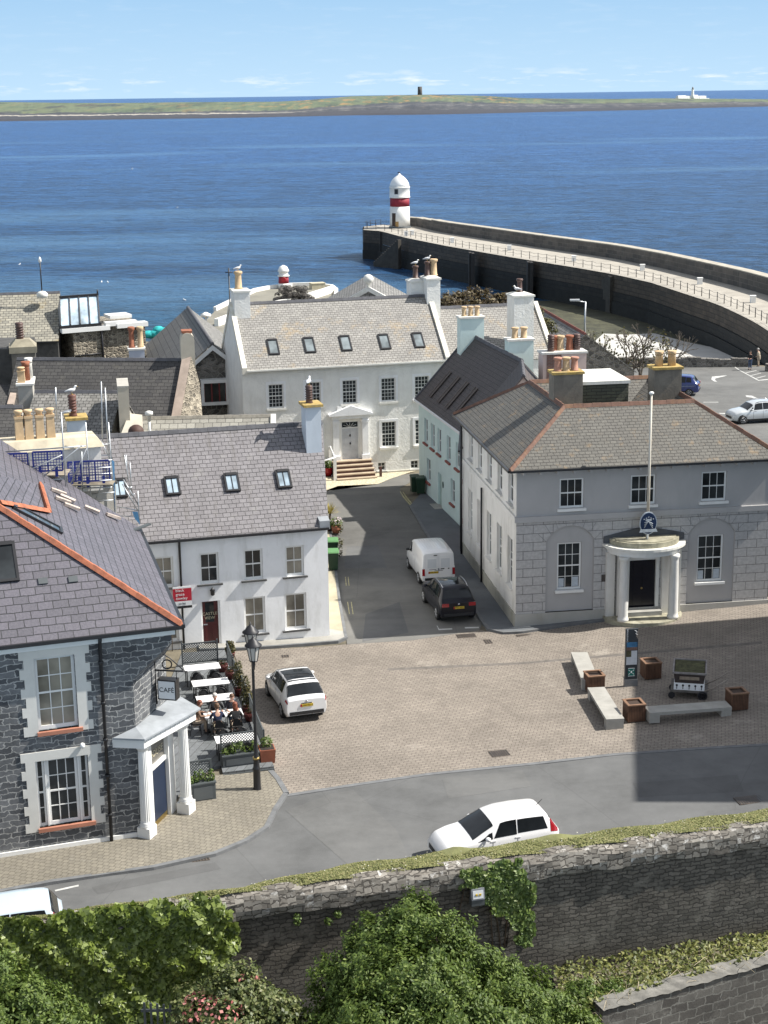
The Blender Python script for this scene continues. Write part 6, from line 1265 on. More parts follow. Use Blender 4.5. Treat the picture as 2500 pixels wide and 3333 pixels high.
for s in(-1,1): a=e2(nn,0,8.02)-Vector((rdv.x,rdv.y,0))*.03; b=e2(nn,s*(hw_+.3),ez-.25)-Vector((rdv.x,rdv.y,0))*.03; mb.hexa([a-Vector((0,0,.35)),a-Vector((rdv.x,rdv.y,0))*.05-Vector((0,0,.35)),b-Vector((rdv.x,rdv.y,0))*.05-Vector((0,0,.3)),b-Vector((0,0,.3))],[a,a-Vector((rdv.x,rdv.y,0))*.05,b-Vector((rdv.x,rdv.y,0))*.05,b])
mb.build('barge_boards',MATS['white_gloss'],hb); MB().tube([e2(nn,0,8.1),e2(F2,0,8.1)],.14,8).build('ridge_tiles',greyridge,hb)
# bay window on the rubble gable
bf=frame(e2(N2,-hw_,0),e2(N2,hw_,0)); a=onwall(bf,*z3(1365,815)); b=onwall(bf,*z3(1505,935)); s0,s1=min(a[0],b[0]),max(a[0],b[0]); s1=s0+max(1.6,s1-s0)
bx=MB(bf).box(s0-.1,s1+.1,-.7,0,b[1]-.1,b[1]).box(s0-.15,s1+.15,-.78,0,a[1],a[1]+.22).box(s0-.15,s1+.15,-.78,0,b[1]-.22,b[1]).box(s1-.05,s1+.15,-.76,-.0,b[1],a[1]).box(s0-.15,s0+.05,-.76,-.6,b[1],a[1]).build('bay_window',MATS['white_gloss'],hb); MB(bf).box(s0,s1,-.66,-.1,b[1],a[1]).build('pane',MG,bx); mb=MB(bf)
for t in(0,.33,.66,.94): mb.box(s0+(s1-s0)*t,s0+(s1-s0)*t+.09,-.69,-.66,b[1],a[1])
mb.build('red_mullions',mat('red_frame',(.16,.02,.02),.5),bx)
# low stone-slated outbuilding between the cottage and the Georgian house
h5,G5=rbox('stone_slated_outhouse','low outhouse with pale stone slates and a white coped end behind the cottage ridge',(455,1366),(880,1358),6.4,4.9,2.0,R_gold,S_stone,ridge_m=mat('stone_ridge',(.28,.26,.22),.9,.25,3),gut=None)
A,B=G5['e1'],G5['q1']; u=Vector((0,0,.12)); t=G5['T']; MB().hexa([A-t*.05-u*2,A+t*.25-u*2,B+t*.25-u*2,B-t*.05-u*2],[A-t*.05+u,A+t*.25+u,B+t*.25+u,B-t*.05+u]).build('white_coping',whitecap,h5)
dm=Z(447,1408,7.0); 
q=onY(443,1405,80); dmt=thing('chimney_cowl','round rusty dark cowl poking above the cottage ridge near the tall rendered chimney','cowl',(q.x,80,q.z-.5)); MB().lathe([(.3,-1.6),(.3,.2)],n=12).build('shaft',cement,dmt); MB().ell((0,0,.45),(.42,.42,.42),14,8).build('dome',mat('rusty_cowl',(.07,.035,.025),.7,.3,4),dmt)
q=onY(485,1352,86); o=thing('flue_cap','small white flue cap on the roof behind the cottage','vent',(q.x,86,q.z-.3)); MB().lathe([(.1,0),(.1,.3),(.22,.32),(.22,.5),(.08,.55)],n=10).build('cap',whitecap,o); MB().tube([(0,0,-2),(0,0,.05)],.07,6).build('pipe',whitecap,o)
# ================================================================ ROOFS BEHIND THE CIVIC BUILDING
a=Z(1755,1003,6.2); b=Z(1905,1090,6.2)
hh_=house('red_ridged_cottage','stone cottage with a grey slate roof and red ridge behind the street chimneys','house',(a+b)/2); d=(b-a).to_2d().normalized(); n=Vector((d.y,-d.x))
FL=a.to_2d()-d*3+n*4; FR=b.to_2d()+n*4; Gh=gable(hh_,FL,FR,b.to_2d()-n*4,a.to_2d()-d*3-n*4,3.2,6.2,R_grey,S_mid,ridge_m=mat('dull_red_ridge',(.22,.07,.05),.8,.25),z0=-2,gut=None)
# gable with the ball finial
p=ONP(1199,925,(0,122,0),(0,1,0)); hf=house('ball_finial_house','slate roofed gable with white copings and a stone ball finial beyond the Georgian ridge','house',(p.x,122)); bz_=ONP(1199,945,(0,122,0),(0,1,0)).z
l=ONP(1130,985,(0,122,0),(0,1,0)); r_=ONP(1275,985,(0,122,0),(0,1,0)); sl=(bz_-l.z)/(p.x-l.x); X0,X1=p.x-4.5,p.x+4.5; zz=bz_-sl*4.5
mb=MB(); mb.poly([(X0,122,-2),(X1,122,-2),(X1,122,zz),(p.x,122,bz_),(X0,122,zz)]); mb.build('gable_wall',S_mid,hf); mb=MB(); mb.slab([(X0,122,zz+.05),(p.x,122,bz_+.05),(p.x,132,bz_+.05),(X0,132,zz+.05)][::-1],.1); mb.slab([(X1,122,zz+.05),(X1,132,zz+.05),(p.x,132,bz_+.05),(p.x,122,bz_+.05)][::-1],.1); mb.build('roof',S_mid,hf)
mb=MB(); u=Vector((0,0,.18))
for X in(X0,X1): a=Vector((X,121.9,zz+.1)); b=Vector((p.x,121.9,bz_+.1)); mb.hexa([a-u,a-u+Vector((0,.4,0)),b-u+Vector((0,.4,0)),b-u],[a+u,a+u+Vector((0,.4,0)),b+u+Vector((0,.4,0)),b+u])
mb.build('copings',whitecap,hf); MB().lathe([(.12,0),(.1,.2),(.2,.28),(.38,.5),(.4,.68),(.3,.9),(.1,1.0)],(p.x,122.1,bz_+.2),14).build('ball_finial',whitecap,hf)
# street light beyond the roofs
p=Z(1904,1060,-1.6); q=ray(1904,982); zt=HC+q.z/math.hypot(q.x,q.y)*p.to_2d().length; zg_=-1.5; stl=thing('street_light','tall grey street light with a single arm beside the beach','street light',(p.x,p.y,zg_-2)); hh=zt-zg_+2
arm=(1904-1868)/FPX*p.y; MB().tube([(0,0,0),(0,0,hh)],[.14,.09],8).tube([(0,0,hh-.05),(-arm,0,hh+.15)],.07,6).build('column',steel,stl); MB().box(-arm-.5,-arm+.6,-.2,.2,hh+.1,hh+.3).build('lamp_head',mat('lamp_grey',(.55,.56,.57),.5),stl)
# thin aerial mast left of the Georgian house
p=ONP(749,1000,(0,112,0),(0,1,0)); q=ONP(749,872,(0,112,0),(0,1,0)); o=thing('aerial_mast','thin dark aerial mast left of the Georgian house chimney','aerial',(p.x,112,0)); MB().tube([(0,0,0),(0,0,q.z)],.05,6).build('mast',iron,o); MB().tube([(-.25,0,q.z-.3),(.25,0,q.z-.3)],.04,5).build('crossbar',iron,o)
p=ONP(670,1030,(0,150,0),(0,1,0)); o=thing('harbour_lamp','small white mushroom topped lamp post by the quay left of the Georgian house','lamp post',(p.x,150,-1.5)); z=p.z+1.5; MB().tube([(0,0,0),(0,0,z)],.1,6).build('post',lwl,o); MB().lathe([(.1,z-.1),(.5,z),(.5,z+.2),(.1,z+.4)],n=12).build('hood',lwl,o)
# ================================================================ castle tower on the right that shades the plaza
sh1=Vector((8.63,52.17)); sh2=Vector((11.27,70.82)); Ht=21.; off=Vector((math.cos(SAZ),math.sin(SAZ)))*(Ht/math.tan(SEL)); t1=sh1+off; t2=sh2+off; td=(t2-t1).normalized(); tn=Vector((td.y,-td.x))
tw=thing('castle_tower','tall square rubble castle tower whose shadow falls across the plaza from the right','tower',(t1.x,t1.y,0),world=True); mb=MB(); P=[t1,t1+tn*16,t2+tn*16,t2]; mb.hexa([(p.x,p.y,-3) for p in P],[(p.x,p.y,Ht) for p in P]); mb.build('keep_walls',R_castle,tw)
c5=crop(1000,1600,5.53)
# ================================================================ VEHICLES
def paint(name,col,metal=0.,coat=.8): return mat(name,col,.3,.03,.5,metal=metal,coat=coat)
carglass=glass('car_glass',(.016,.019,.022),.04); MATS['car_glass'].node_tree.nodes['Principled BSDF'].inputs['Specular IOR Level'].default_value=.4; tyre=mat('tyre',(.02,.02,.02),.85,.2,5); alloy=mat('alloy',(.38,.39,.4),.35,.1,3,metal=.6); trim=mat('black_trim',(.02,.02,.022),.55,.15); lampr=mat('tail_red',(.3,.01,.015),.2,.15,3,coat=1); lampw=mat('head_clear',(.55,.57,.6),.15,.1,3,coat=1); plateY=mat('plate_yellow',(.6,.42,.03),.5,.04); plateW=MATS['sign_white']; chrome=mat('chrome',(.5,.5,.52),.2,.05,metal=.9)
def car(name,label,loc,psi,Ls,W,H,prof,pm,glassr,wheels,plate=None,rear=True,roofm=None,rails=False,rib=False,cat='car',roof_glass=None,wr=.32,tail=None,extra=None,group=None,van=False,tailp=None):
    """prof: list of (t, z_low, z_belt, z_top, w_belt, w_top) from rear t=0 to front t=1, in metres; widths as share of half width"""
    o=thing(name,label,cat,loc,psi,group); T=[p[0] for p in prof]
    def st(t):
        def sm(k):
            v=0
            for d in(-.012,0,.012): v+=np.interp(min(1,max(0,t+d)),T,[p[k] for p in prof])
            return v/3
        return [sm(k) for k in range(1,6)]
    hw=W/2
    def rows(t):
        zl,zb,zt,wb,wt=st(t)
        return [(wb*hw*.93,zl),(wb*hw*.99,zl+.16),(wb*hw,zl+(zb-zl)*.55),(wb*hw*.985,zb-.05),(wb*hw*.955,zb),(max(wt,.05)*hw+.02,zt-max(.03,(zt-zb)*.1)),(wt*hw*.93,zt-.01),(wt*hw*.6,zt+.012),(0,zt+.02)]
    def S(t,r,side=1,offn=0.):
        R_=rows(t); i=min(int(r),7); f=r-i; y=R_[i][0]*(1-f)+R_[i+1][0]*f; z=R_[i][1]*(1-f)+R_[i+1][1]*f
        dy,dz=R_[i+1][0]-R_[i][0],R_[i+1][1]-R_[i][1]; l=math.hypot(dy,dz) or 1; y+=dz/l*offn; z-=dy/l*offn
        z2=0
        return Vector(((t-.5)*Ls,y*side,z))
    def S2(t,r,side,offn):
        a=S(t,r,side); e=.01; du=S(min(1,t+e),r,side)-S(max(0,t-e),r,side); dv=S(t,min(8,r+.05),side)-S(t,max(0,r-.05),side)
        n=-du.cross(dv)*side
        if n.length<1e-9: n=Vector((0,0,1))
        return a+n.normalized()*offn
    mb=MB(); ts=sorted(set([i/44 for i in range(45)]+T)); rws=[0,1,2,3,4,5,6,7,8]
    ring=[]
    for t in ts:
        L_=[S(t,r,1) for r in rws]; ring.append([mb.pt(p) for p in L_]+[mb.pt((p.x,-p.y,p.z)) for p in L_[-2::-1]])
    for A,B in zip(ring,ring[1:]):
        for j in range(len(A)-1): mb.face((A[j],B[j],B[j+1],A[j+1]),0,True)
    mb.face(ring[0],0); mb.face(ring[-1][::-1],0)
    for A,B in zip(ring,ring[1:]): mb.face((A[0],A[-1],B[-1],B[0]),1)
    body=mb.build('body',[pm,trim],o)
    def patch(nm,t0,t1,r0_,r1_,m,side=0,off_=.008,par=None,nu=6,nv=4,t0b=None,t1b=None):
        mb=MB()
        for s in((1,-1) if side==0 else (side,)):
            def fn(u,v):
                r=r0_+(r1_-r0_)*v; a=t0+(( t0b if t0b is not None else t0)-t0)*v; b=t1+((t1b if t1b is not None else t1)-t1)*v
                return S2(a+(b-a)*u,r,s,off_)
            if s==1: mb.grid(lambda u,v: fn(1-u,v),nu,nv)
            else: mb.grid(fn,nu,nv)
        return mb.build(nm,m,par or o)
    for (nm,t0,t1,r0_,r1_,kw) in glassr:
        if nm=='side_window':
            for s in(1,-1): patch(nm,t0,t1,r0_,r1_,carglass,side=s,**kw)
        else:
            # across both halves: one panel
            mb=MB(); nu,nv=6,8
            def fn(u,v):
                q=(v*2-1); s=1 if q>=0 else -1; r=8-(8-r0_)*abs(q); a=t0+(kw.get('t0b',t0)-t0)*abs(q); b=t1+(kw.get('t1b',t1)-t1)*abs(q); return S2(a+(b-a)*u,r,s,.008)
            mb.grid(lambda u,v: fn(1-u,1-v),nu,nv*2); mb.build(nm,kw.get('m',carglass),o)
    if roof_glass: 
        t0,t1=roof_glass; mb=MB(); mb.grid(lambda u,v: S2(t1+(t0-t1)*u,8-2.*abs(1-2*v),1 if v<.5 else -1,.006),6,12); mb.build('glass_roof',carglass,o)
    # door shut lines
    for t in extra.get('seams',()) if extra else (): patch('shut_line',t,t+.004,1.,4.0,trim,off_=.004,nu=1,nv=6,par=body)
    for k,tx in enumerate(wheels):
        for s in(1,-1):
            M=Matrix.Translation(((tx-.5)*Ls,s*(hw-.1),wr))@Matrix.Rotation(R(90)*-s,4,'X')
            w_=MB(M).lathe([(wr*.62,-.1),(wr*.97,-.09),(wr,-.05),(wr,.08),(wr*.95,.115),(wr*.66,.12)],n=24).build('wheel',tyre,o)
            mb=MB(M); mb.lathe([(wr*.66,.09),(wr*.64,.122),(wr*.56,.124),(wr*.54,.1)],n=24)
            for q in range(5):
                a=2*math.pi*q/5; mb.tube([(0,0,.108),(wr*.58*math.cos(a),wr*.58*math.sin(a),.112)],.035,5)
            mb.lathe([(.06,.1),(.06,.125)],n=10); mb.build('rim',alloy,w_)
            mb=MB(Matrix.Translation(((tx-.5)*Ls,s*(hw*.985+.004),wr))); n=14
            for q in range(n):
                a0=-.15+ (math.pi+.3)*q/n; a1=-.15+(math.pi+.3)*(q+1)/n; r1,r2=wr*.9,wr*1.22
                P=[(r1*math.cos(a0),0,r1*math.sin(a0)),(r2*math.cos(a0),0,r2*math.sin(a0)),(r2*math.cos(a1),0,r2*math.sin(a1)),(r1*math.cos(a1),0,r1*math.sin(a1))]
                mb.poly(P if s<0 else P[::-1])
            mb.build('wheel_arch',trim,body)
    for s in(1,-1):
        for tx in (extra.get('handles',(.36,.57)) if extra else ()):
            p=S2(tx,3.6,s,.012); MB().box(p.x-.09,p.x+.09,p.y-.012,p.y+.012,p.z-.02,p.z+.02).build('door_handle',pm,o)
        patch('sill_trim',wheels[0]+.1,wheels[1]-.1,.0,.9,trim,side=s,off_=.006,par=body,nu=4,nv=2)
        p=S2(.93,2.2,s,.01); q=S2(.07,1.4,s,.012)
    # mirrors
    tm=extra.get('mirror',.68) if extra else .68
    for s in(1,-1):
        p=S(tm,4.2,s); mb=MB(); mb.ell((p.x,p.y+s*.13,p.z+.06),(.09,.11,.075),10,8); mb.tube([(p.x,p.y-s*.03,p.z),(p.x,p.y+s*.1,p.z+.03)],.03,6); mb.build('mirror',extra.get('mirm',pm) if extra else pm,o)
    xr=-Ls/2
    zl,zb,zt,wb,wt=st(0); X=xr-.004
    if rear:
        for s in((1,-1) if tailp else ()): patch('tail_light',*tailp,lampr,side=s,off_=.012,nu=4,nv=6)
        for s in(() if tailp else (1,-1)):
            ty=tail or(.72,.98,zb-.28,zb-.08)
            mb=MB(); y0,y1=sorted((s*hw*ty[0]*wb,s*hw*ty[1]*wb)); mb.hexa([(X-.02,y0,ty[2]),(X+.05,y0,ty[2]),(X+.05,y1,ty[2]),(X-.02,y1,ty[2])][::-1],[(X-.0,y0,ty[3]),(X+.05,y0,ty[3]),(X+.05,y1,ty[3]),(X-.0,y1,ty[3])][::-1]); mb.build('tail_light',lampr,o); 
        mb=MB().box(X-.02,X+.1,-hw*.8,hw*.8,zl+.02,zl+.16); mb.build('rear_bumper_trim',trim,o)
        pz_=extra.get('plz',zl+.42) if extra else zl+.42; py=extra.get('ply',0) if extra else 0
        p_=MB().box(X-.025,X-.002,py-.26,py+.26,pz_-.055,pz_+.055).build('number_plate',plateY,o); MB().box(X-.027,X-.024,py+.2,py+.26,pz_-.055,pz_+.055).build('plate_badge',MATS['sign_red'],p_)
        text(plate,.1,p_,Matrix.Translation((X-.029,py-.03,pz_))@Matrix.Rotation(R(-90),4,'Z')@Matrix.Rotation(R(90),4,'X'),black,ext=.001)
        MB().ell((X-.01,0,pz_+.17),(.012,.055,.045),12,8).build('badge',chrome,o); MB().box(X-.015,X,-.22,.22,pz_+.075,pz_+.1).build('boot_handle',trim,o)
    # front end
    xf=Ls/2+.003; zl,zb,zt,wb,wt=st(1)
    MB().box(xf-.12,xf+.012,-hw*.55,hw*.55,zl+.08,zl+.24).build('grille',trim,o)
    for s in(1,-1): patch('headlight',.93,.985,3.0,4.3,lampw,side=s,off_=.008,nu=3,nv=3)
    if rails:
        for s in(1,-1): mb=MB(); mb.tube([S2(t,6.,s,.05 if 0<k<6 else .0) for k,t in enumerate(np.linspace(rails[0],rails[1],7))],.022,6); mb.build('roof_rail',chrome,o)
    if rib:
        for y in np.linspace(-.6,.6,9): mb=MB(); mb.tube([(( t-.5)*Ls,y*hw,st(t)[2]+.012*(1-abs(y))+.004) for t in np.linspace(rib[0],rib[1],5)],.012,5); mb.build('roof_rib',pm,body)
    return o,S2,st,body,patch
# profiles: t, z_low, z_belt, z_top, w_belt, w_top
hatchP=[(0,.34,.84,.93,.9,.84),(.02,.27,.92,1.02,.96,.84),(.045,.24,.95,1.12,.99,.82),(.14,.22,.97,1.5,1,.72),(.2,.2,.96,1.545,1,.69),(.35,.2,.95,1.58,1,.72),(.52,.2,.93,1.55,1,.72),(.62,.2,.92,1.43,1,.72),(.78,.2,.9,1.02,1,.8),(.86,.2,.86,.93,.985,.8),(.95,.22,.74,.8,.93,.78),(.985,.26,.62,.68,.86,.7),(1,.3,.55,.58,.78,.6)]
def back_at(px,L_,psi,z=0): p=Z(px[0],px[1],z); d=dirv(math.degrees(psi)); q=p+d*(L_/2); return (q.x,q.y,g(q.x,q.y)+.012)
white=paint('white_paint',(.78,.78,.78)); 
ps=R(107); car('parked_car','white hatchback with a black glass roof parked on the brick plaza',back_at((1000,2352),4.1,ps),ps,4.1,1.77,1.58,hatchP,white,[('windscreen',.64,.77,4.9,0,dict()),('rear_window',.04,.13,4.9,0,dict()),('side_window',.2,.42,4.15,5.0,dict(t0b=.2)),('side_window',.43,.62,4.15,5.0,dict(t1b=.575)),('side_window',.635,.73,4.15,4.8,dict(t1b=.64))],[.19,.81],plate='LMN 921 C',roof_glass=(.17,.62),extra=dict(seams=(.42,.63,.2),mirror=.67,plz=.73),tailp=(.0,.045,3.2,4.4))
suvP=[(0,.38,.95,1.0,.9,.8),(.02,.32,1.0,1.05,.96,.82),(.05,.3,1.04,1.15,.99,.82),(.12,.28,1.06,1.55,1,.7),(.18,.27,1.05,1.64,1,.71),(.35,.26,1.03,1.67,1,.73),(.5,.26,1.02,1.64,1,.73),(.6,.26,1.01,1.52,1,.73),(.73,.26,.99,1.1,1,.82),(.85,.26,.96,1.03,.99,.84),(.95,.28,.84,.92,.94,.8),(.985,.32,.72,.78,.88,.72),(1,.36,.62,.66,.8,.62)]
navy=paint('black_navy_paint',(.005,.006,.012),0.,.12); MATS['black_navy_paint'].node_tree.nodes['Principled BSDF'].inputs['Specular IOR Level'].default_value=.3; ps=R(101.5)
SUVG=[('windscreen',.61,.725,4.9,0,dict()),('rear_window',.055,.125,5.2,0,dict()),('side_window',.15,.26,4.2,4.95,dict(t0b=.16)),('side_window',.27,.42,4.15,5.0,dict()),('side_window',.43,.6,4.15,5.0,dict(t1b=.57)),('side_window',.61,.69,4.15,4.7,dict(t1b=.62))]
car('parked_car','black SUV with silver roof rails parked at the lane kerb behind the white van',back_at((1494,2030),4.4,ps),ps,4.4,1.83,1.67,suvP,navy,SUVG,[.19,.81],plate='RMN 463 A',rails=(.16,.56),extra=dict(seams=(.42,.61,.23),mirror=.645,plz=.8),tail=(.58,.99,.86,1.02),wr=.34,roof_glass=(.22,.55))
vanP=[(0,.35,1.05,1.76,.94,.84),(.015,.3,1.08,1.8,.985,.86),(.1,.27,1.08,1.86,1,.87),(.4,.26,1.08,1.88,1,.87),(.6,.26,1.07,1.86,1,.86),(.67,.26,1.06,1.8,1,.85),(.72,.26,1.05,1.62,1,.83),(.82,.26,1.02,1.15,1,.85),(.9,.27,.95,1.02,.98,.84),(.97,.3,.78,.84,.92,.76),(1,.34,.66,.7,.84,.66)]
ps=R(100.5); vo=car('delivery_van','white panel van with ribbed roof and twin rear doors parked at the lane kerb',back_at((1428,1910),4.28,ps),ps,4.28,1.8,1.88,vanP,white,[('windscreen',.725,.815,4.9,0,dict()),('side_window',.62,.75,4.15,4.9,dict(t1b=.69))],[.18,.82],plate='BMN 763 G',cat='van',rib=(.06,.58),extra=dict(seams=(.56,.76,.4),mirror=.73,plz=.78,ply=.28,mirm=trim),tail=(.84,1.0,.62,.98))
vb=vo[0]; mb=MB(); X=-2.145
d_=mb.box(X-.012,X,.03,.68,.5,1.66).box(X-.012,X,-.68,-.03,.5,1.66).build('rear_door',white,vb); MB().box(X-.02,X-.012,.12,.58,1.02,1.5).box(X-.02,X-.012,-.58,-.12,1.02,1.5).build('door_panel',mat('panel_white',(.6,.62,.64),.35,.03),d_); MB().box(X-.028,X-.01,-.3,-.1,.93,.98).box(X-.028,X-.01,-.56,-.48,.93,.98).build('handle',trim,d_); MB().box(X-.03,X,.08,.26,1.66,1.7).build('brake_light',black,vb); MB().box(X-.03,X-.012,.12,.5,.93,.955).build('badge_strip',chrome,d_)
# white people carrier driving past, heading left
mpvP=[(0,.3,.92,.98,.9,.8),(.02,.26,.95,1.05,.96,.82),(.05,.24,.97,1.25,.985,.8),(.09,.22,.98,1.5,1,.76),(.14,.22,.97,1.545,1,.76),(.3,.2,.95,1.57,1,.77),(.45,.2,.93,1.55,1,.77),(.55,.2,.92,1.46,1,.77),(.74,.2,.9,1.02,1,.84),(.84,.2,.87,.95,.985,.84),(.94,.22,.76,.83,.93,.8),(.985,.26,.62,.68,.86,.7),(1,.3,.55,.58,.76,.6)]
ps=R(196.5); p=Z(1603,2782,0)
mo=car('people_carrier','white people carrier driving left along the road behind the grassy castle wall',(p.x,p.y,.01),ps,4.1,1.72,1.57,mpvP,white,[('windscreen',.56,.735,5.0,0,dict()),('rear_window',.03,.085,5.2,0,dict()),('side_window',.1,.355,4.2,4.98,dict(t0b=.13)),('side_window',.365,.56,4.15,5.0,dict(t1b=.5)),('side_window',.57,.7,4.12,4.6,dict(t1b=.6))],[.18,.82],plate='KMN 180 D',extra=dict(seams=(.36,.57),mirror=.62),tailp=(.012,.075,3.6,5.2))
MB().tube([S_ for S_ in[(-1.55,0,1.56),(-1.75,0,1.75)]],.012,5).build('aerial',trim,mo[0])
# silver blue car at the lower left
ps=R(195); p=Z(203,2975,.9); p=p+dirv(195)*2.12; silver_blue=paint('pale_blue_paint',(.5,.6,.68),.0)
bo=car('parked_car','pale silver blue car cut off at the lower left edge behind the ivy wall',(p.x,p.y,.01),ps,4.3,1.8,1.6,mpvP,silver_blue,[('windscreen',.56,.735,5.0,0,dict()),('side_window',.1,.355,4.2,4.98,dict(t0b=.13)),('side_window',.365,.56,4.15,5.0,dict(t1b=.5)),('rear_window',.03,.085,5.2,0,dict())],[.18,.82],plate='GMN 52 B',extra=dict(seams=(.36,.57),mirror=.62),tailp=(.012,.075,3.6,5.2))
# car park
bluep=paint('blue_paint',(.012,.03,.16)); ps=R(163); p=Z(2240,1290,-.9)
car('parked_car','dark blue hatchback in the car park half hidden by the grey chimney',(p.x-.9,p.y+1.2,g(p.x,p.y)+.01),ps,4.1,1.76,1.57,suvP,bluep,SUVG,[.19,.81],plate='CMN 77 R',extra=dict(mirror=.66),tail=(.6,1.0,.92,1.1))
silv=paint('silver_paint',(.55,.58,.6),.2); ps=R(192); p=Z(2372,1375,-.45)
d=dirv(192); c=p-d*2.1
car('parked_car','silver boxy SUV at the right edge of the car park with grey alloy wheels',(c.x,c.y,g(c.x,c.y)+.01),ps,4.22,1.79,1.69,suvP,silv,SUVG,[.19,.81],plate='FMN 310 E',rails=(.16,.56),extra=dict(seams=(.42,.61,.23),mirror=.645),wr=.35)
# ================================================================ PLAZA FURNITURE
# double headed lamp post
lp_=Z(838,2580,0); lp=thing('street_lamp','tall black lamp post with two Victorian style lanterns beside the cafe terrace','street lamp',(lp_.x,lp_.y,.0)); q=ray(822,2140)
MB().lathe([(.17,0),(.17,.12),(.14,.2),(.13,.9),(.15,.95),(.12,1.0),(.1,1.25),(.12,1.32),(.085,1.4),(.06,2.2),(.05,5.2),(.07,5.3),(.04,5.5)],n=14).build('post',black,lp); MB().lathe([(.13,1.33),(.13,1.4)],n=14).build('gilt_band',MATS['brass'],lp)
def lantern(px,py,zt):
    mb=MB(); gm=mat('lamp_panel',(.5,.48,.44),.25,.1,3)
    h=MB().lathe([(.02,.95),(.03,.86),(.05,.84),(.07,.8),(.15,.76),(.2,.66),(.3,.58),(.305,.55),(.1,.56)],(px,py,zt),20).build('hood',iron,lp)
    MB().lathe([(.14,.0),(.24,.55)],(px,py,zt),8,sm=False).build('glass',gm,h); mb=MB()
    for k in range(8): a=2*math.pi*(k+.5)/8; mb.tube([(px+.142*math.cos(a),py+.142*math.sin(a),zt),(px+.245*math.cos(a),py+.245*math.sin(a),zt+.55)],.014,5)
    mb.lathe([(.15,-.02),(.15,.03),(.05,-.06),(.06,-.16),(.03,-.3)],(px,py,zt),10); mb.build('cage',iron,h)
lz_=5.35; lantern(.1,-.72,lz_); lantern(-.1,.72,lz_); mb=MB()
for s in(1,-1): mb.tube([(0,0,5.0),(.05*s,-.35*s,4.95),(.1*s,-.66*s,5.0),(.1*s,-.72*s,5.1)],.03,6)
mb.build('arms',black,lp)
# benches
cB=crop(1750,1950,2.212)
def bench(label,FL,FR,NR,NL,zt=.45,th=.13):
    """concrete bench from the four photo corners of its top"""
    P=[Z(*cB(*p),zt+.1) for p in(FL,FR,NR,NL)]; a=(P[0]+P[3])/2; b=(P[1]+P[2])/2; c=sum((p.to_2d() for p in P),Vector((0,0)))/4
    u=(P[3]-P[0]).to_2d(); v=(P[1]-P[0]).to_2d(); u2=((P[3]-P[0])+(P[2]-P[1])).to_2d()/2; v2=((P[1]-P[0])+(P[2]-P[3])).to_2d()/2
    if u2.length<v2.length: u2,v2=v2,u2
    Ln,Wd=u2.length,min(.72,v2.length); rz=math.atan2(u2.y,u2.x); o=thing('bench',label,'bench',(c.x,c.y,g(c.x,c.y)),rz,'concrete benches round the plaza planters')
    MB().box(-Ln/2,Ln/2,-Wd/2,Wd/2,zt-th,zt).build('seat',concrete,o)
    for s in(-1,1): x0,x1=sorted((s*Ln/2,s*(Ln/2-.42))); MB().box(x0,x1,-Wd/2+.012,Wd/2-.012,0,zt-th).build('block_leg',concrete,o)
    return o
bench('concrete bench furthest from the road, beside the info pillar',(232,386),(366,378),(455,577),(305,592)); bench('sunlit concrete bench between the two left wooden planters',(350,643),(490,632),(640,860),(478,872)); bench('long concrete bench in shade below the handcart planter',(775,790),(1355,752),(1395,808),(800,855))
wood=mat('planter_wood',(.13,.065,.038),.75,.3,4,stain=((.1,.05,.03),.5)); soil=mat('soil',(.03,.022,.018),.95,.5,6,bmp=.6)
pl0=None
for (u,v,lab) in ((412,690,'square wooden planter between the two left benches'),(820,612,'square wooden planter just right of the info pillar'),(700,912,'square wooden planter at the corner between the long and the sunlit bench'),(1440,858,'square wooden planter at the right end of the long bench')):
    p=Z(*cB(u,v),.02); z=g(p.x,p.y); p.y+=.3
    if pl0 is None:
        pl0=thing('wooden_planter',lab,'planter',(p.x,p.y,z),R(10),'square wooden planters on the plaza'); w_=.36
        MB().box(-w_+.02,w_-.02,-w_+.02,w_-.02,.06,.7).build('liner',mat('liner_dark',(.05,.03,.02),.8),pl0); mb=MB()
        for k in range(11):
            x=-w_+2*w_*(k+.5)/11
            for s in(-1,1): mb.box(x-.022,x+.022,s*w_-.02*(s>0),s*w_+.02*(s<0),.05,.72); mb.box(s*w_-.02*(s>0),s*w_+.02*(s<0),x-.022,x+.022,.05,.72)
        mb.build('slats',wood,pl0); mb=MB(); a=w_+.02; mb.box(-a,a,-a,-a+.1,.72,.77).box(-a,a,a-.1,a,.72,.77).box(-a,-a+.1,-a+.1,a-.1,.72,.77).box(a-.1,a,-a+.1,a-.1,.72,.77); mb.build('rim',mat('planter_rim',(.22,.125,.075),.7,.25,4),pl0); MB().box(-a+.1,a-.1,-a+.1,a-.1,.64,.69).build('soil',soil,pl0)
    else: clone(pl0,(p.x,p.y,z),R(10),lab)
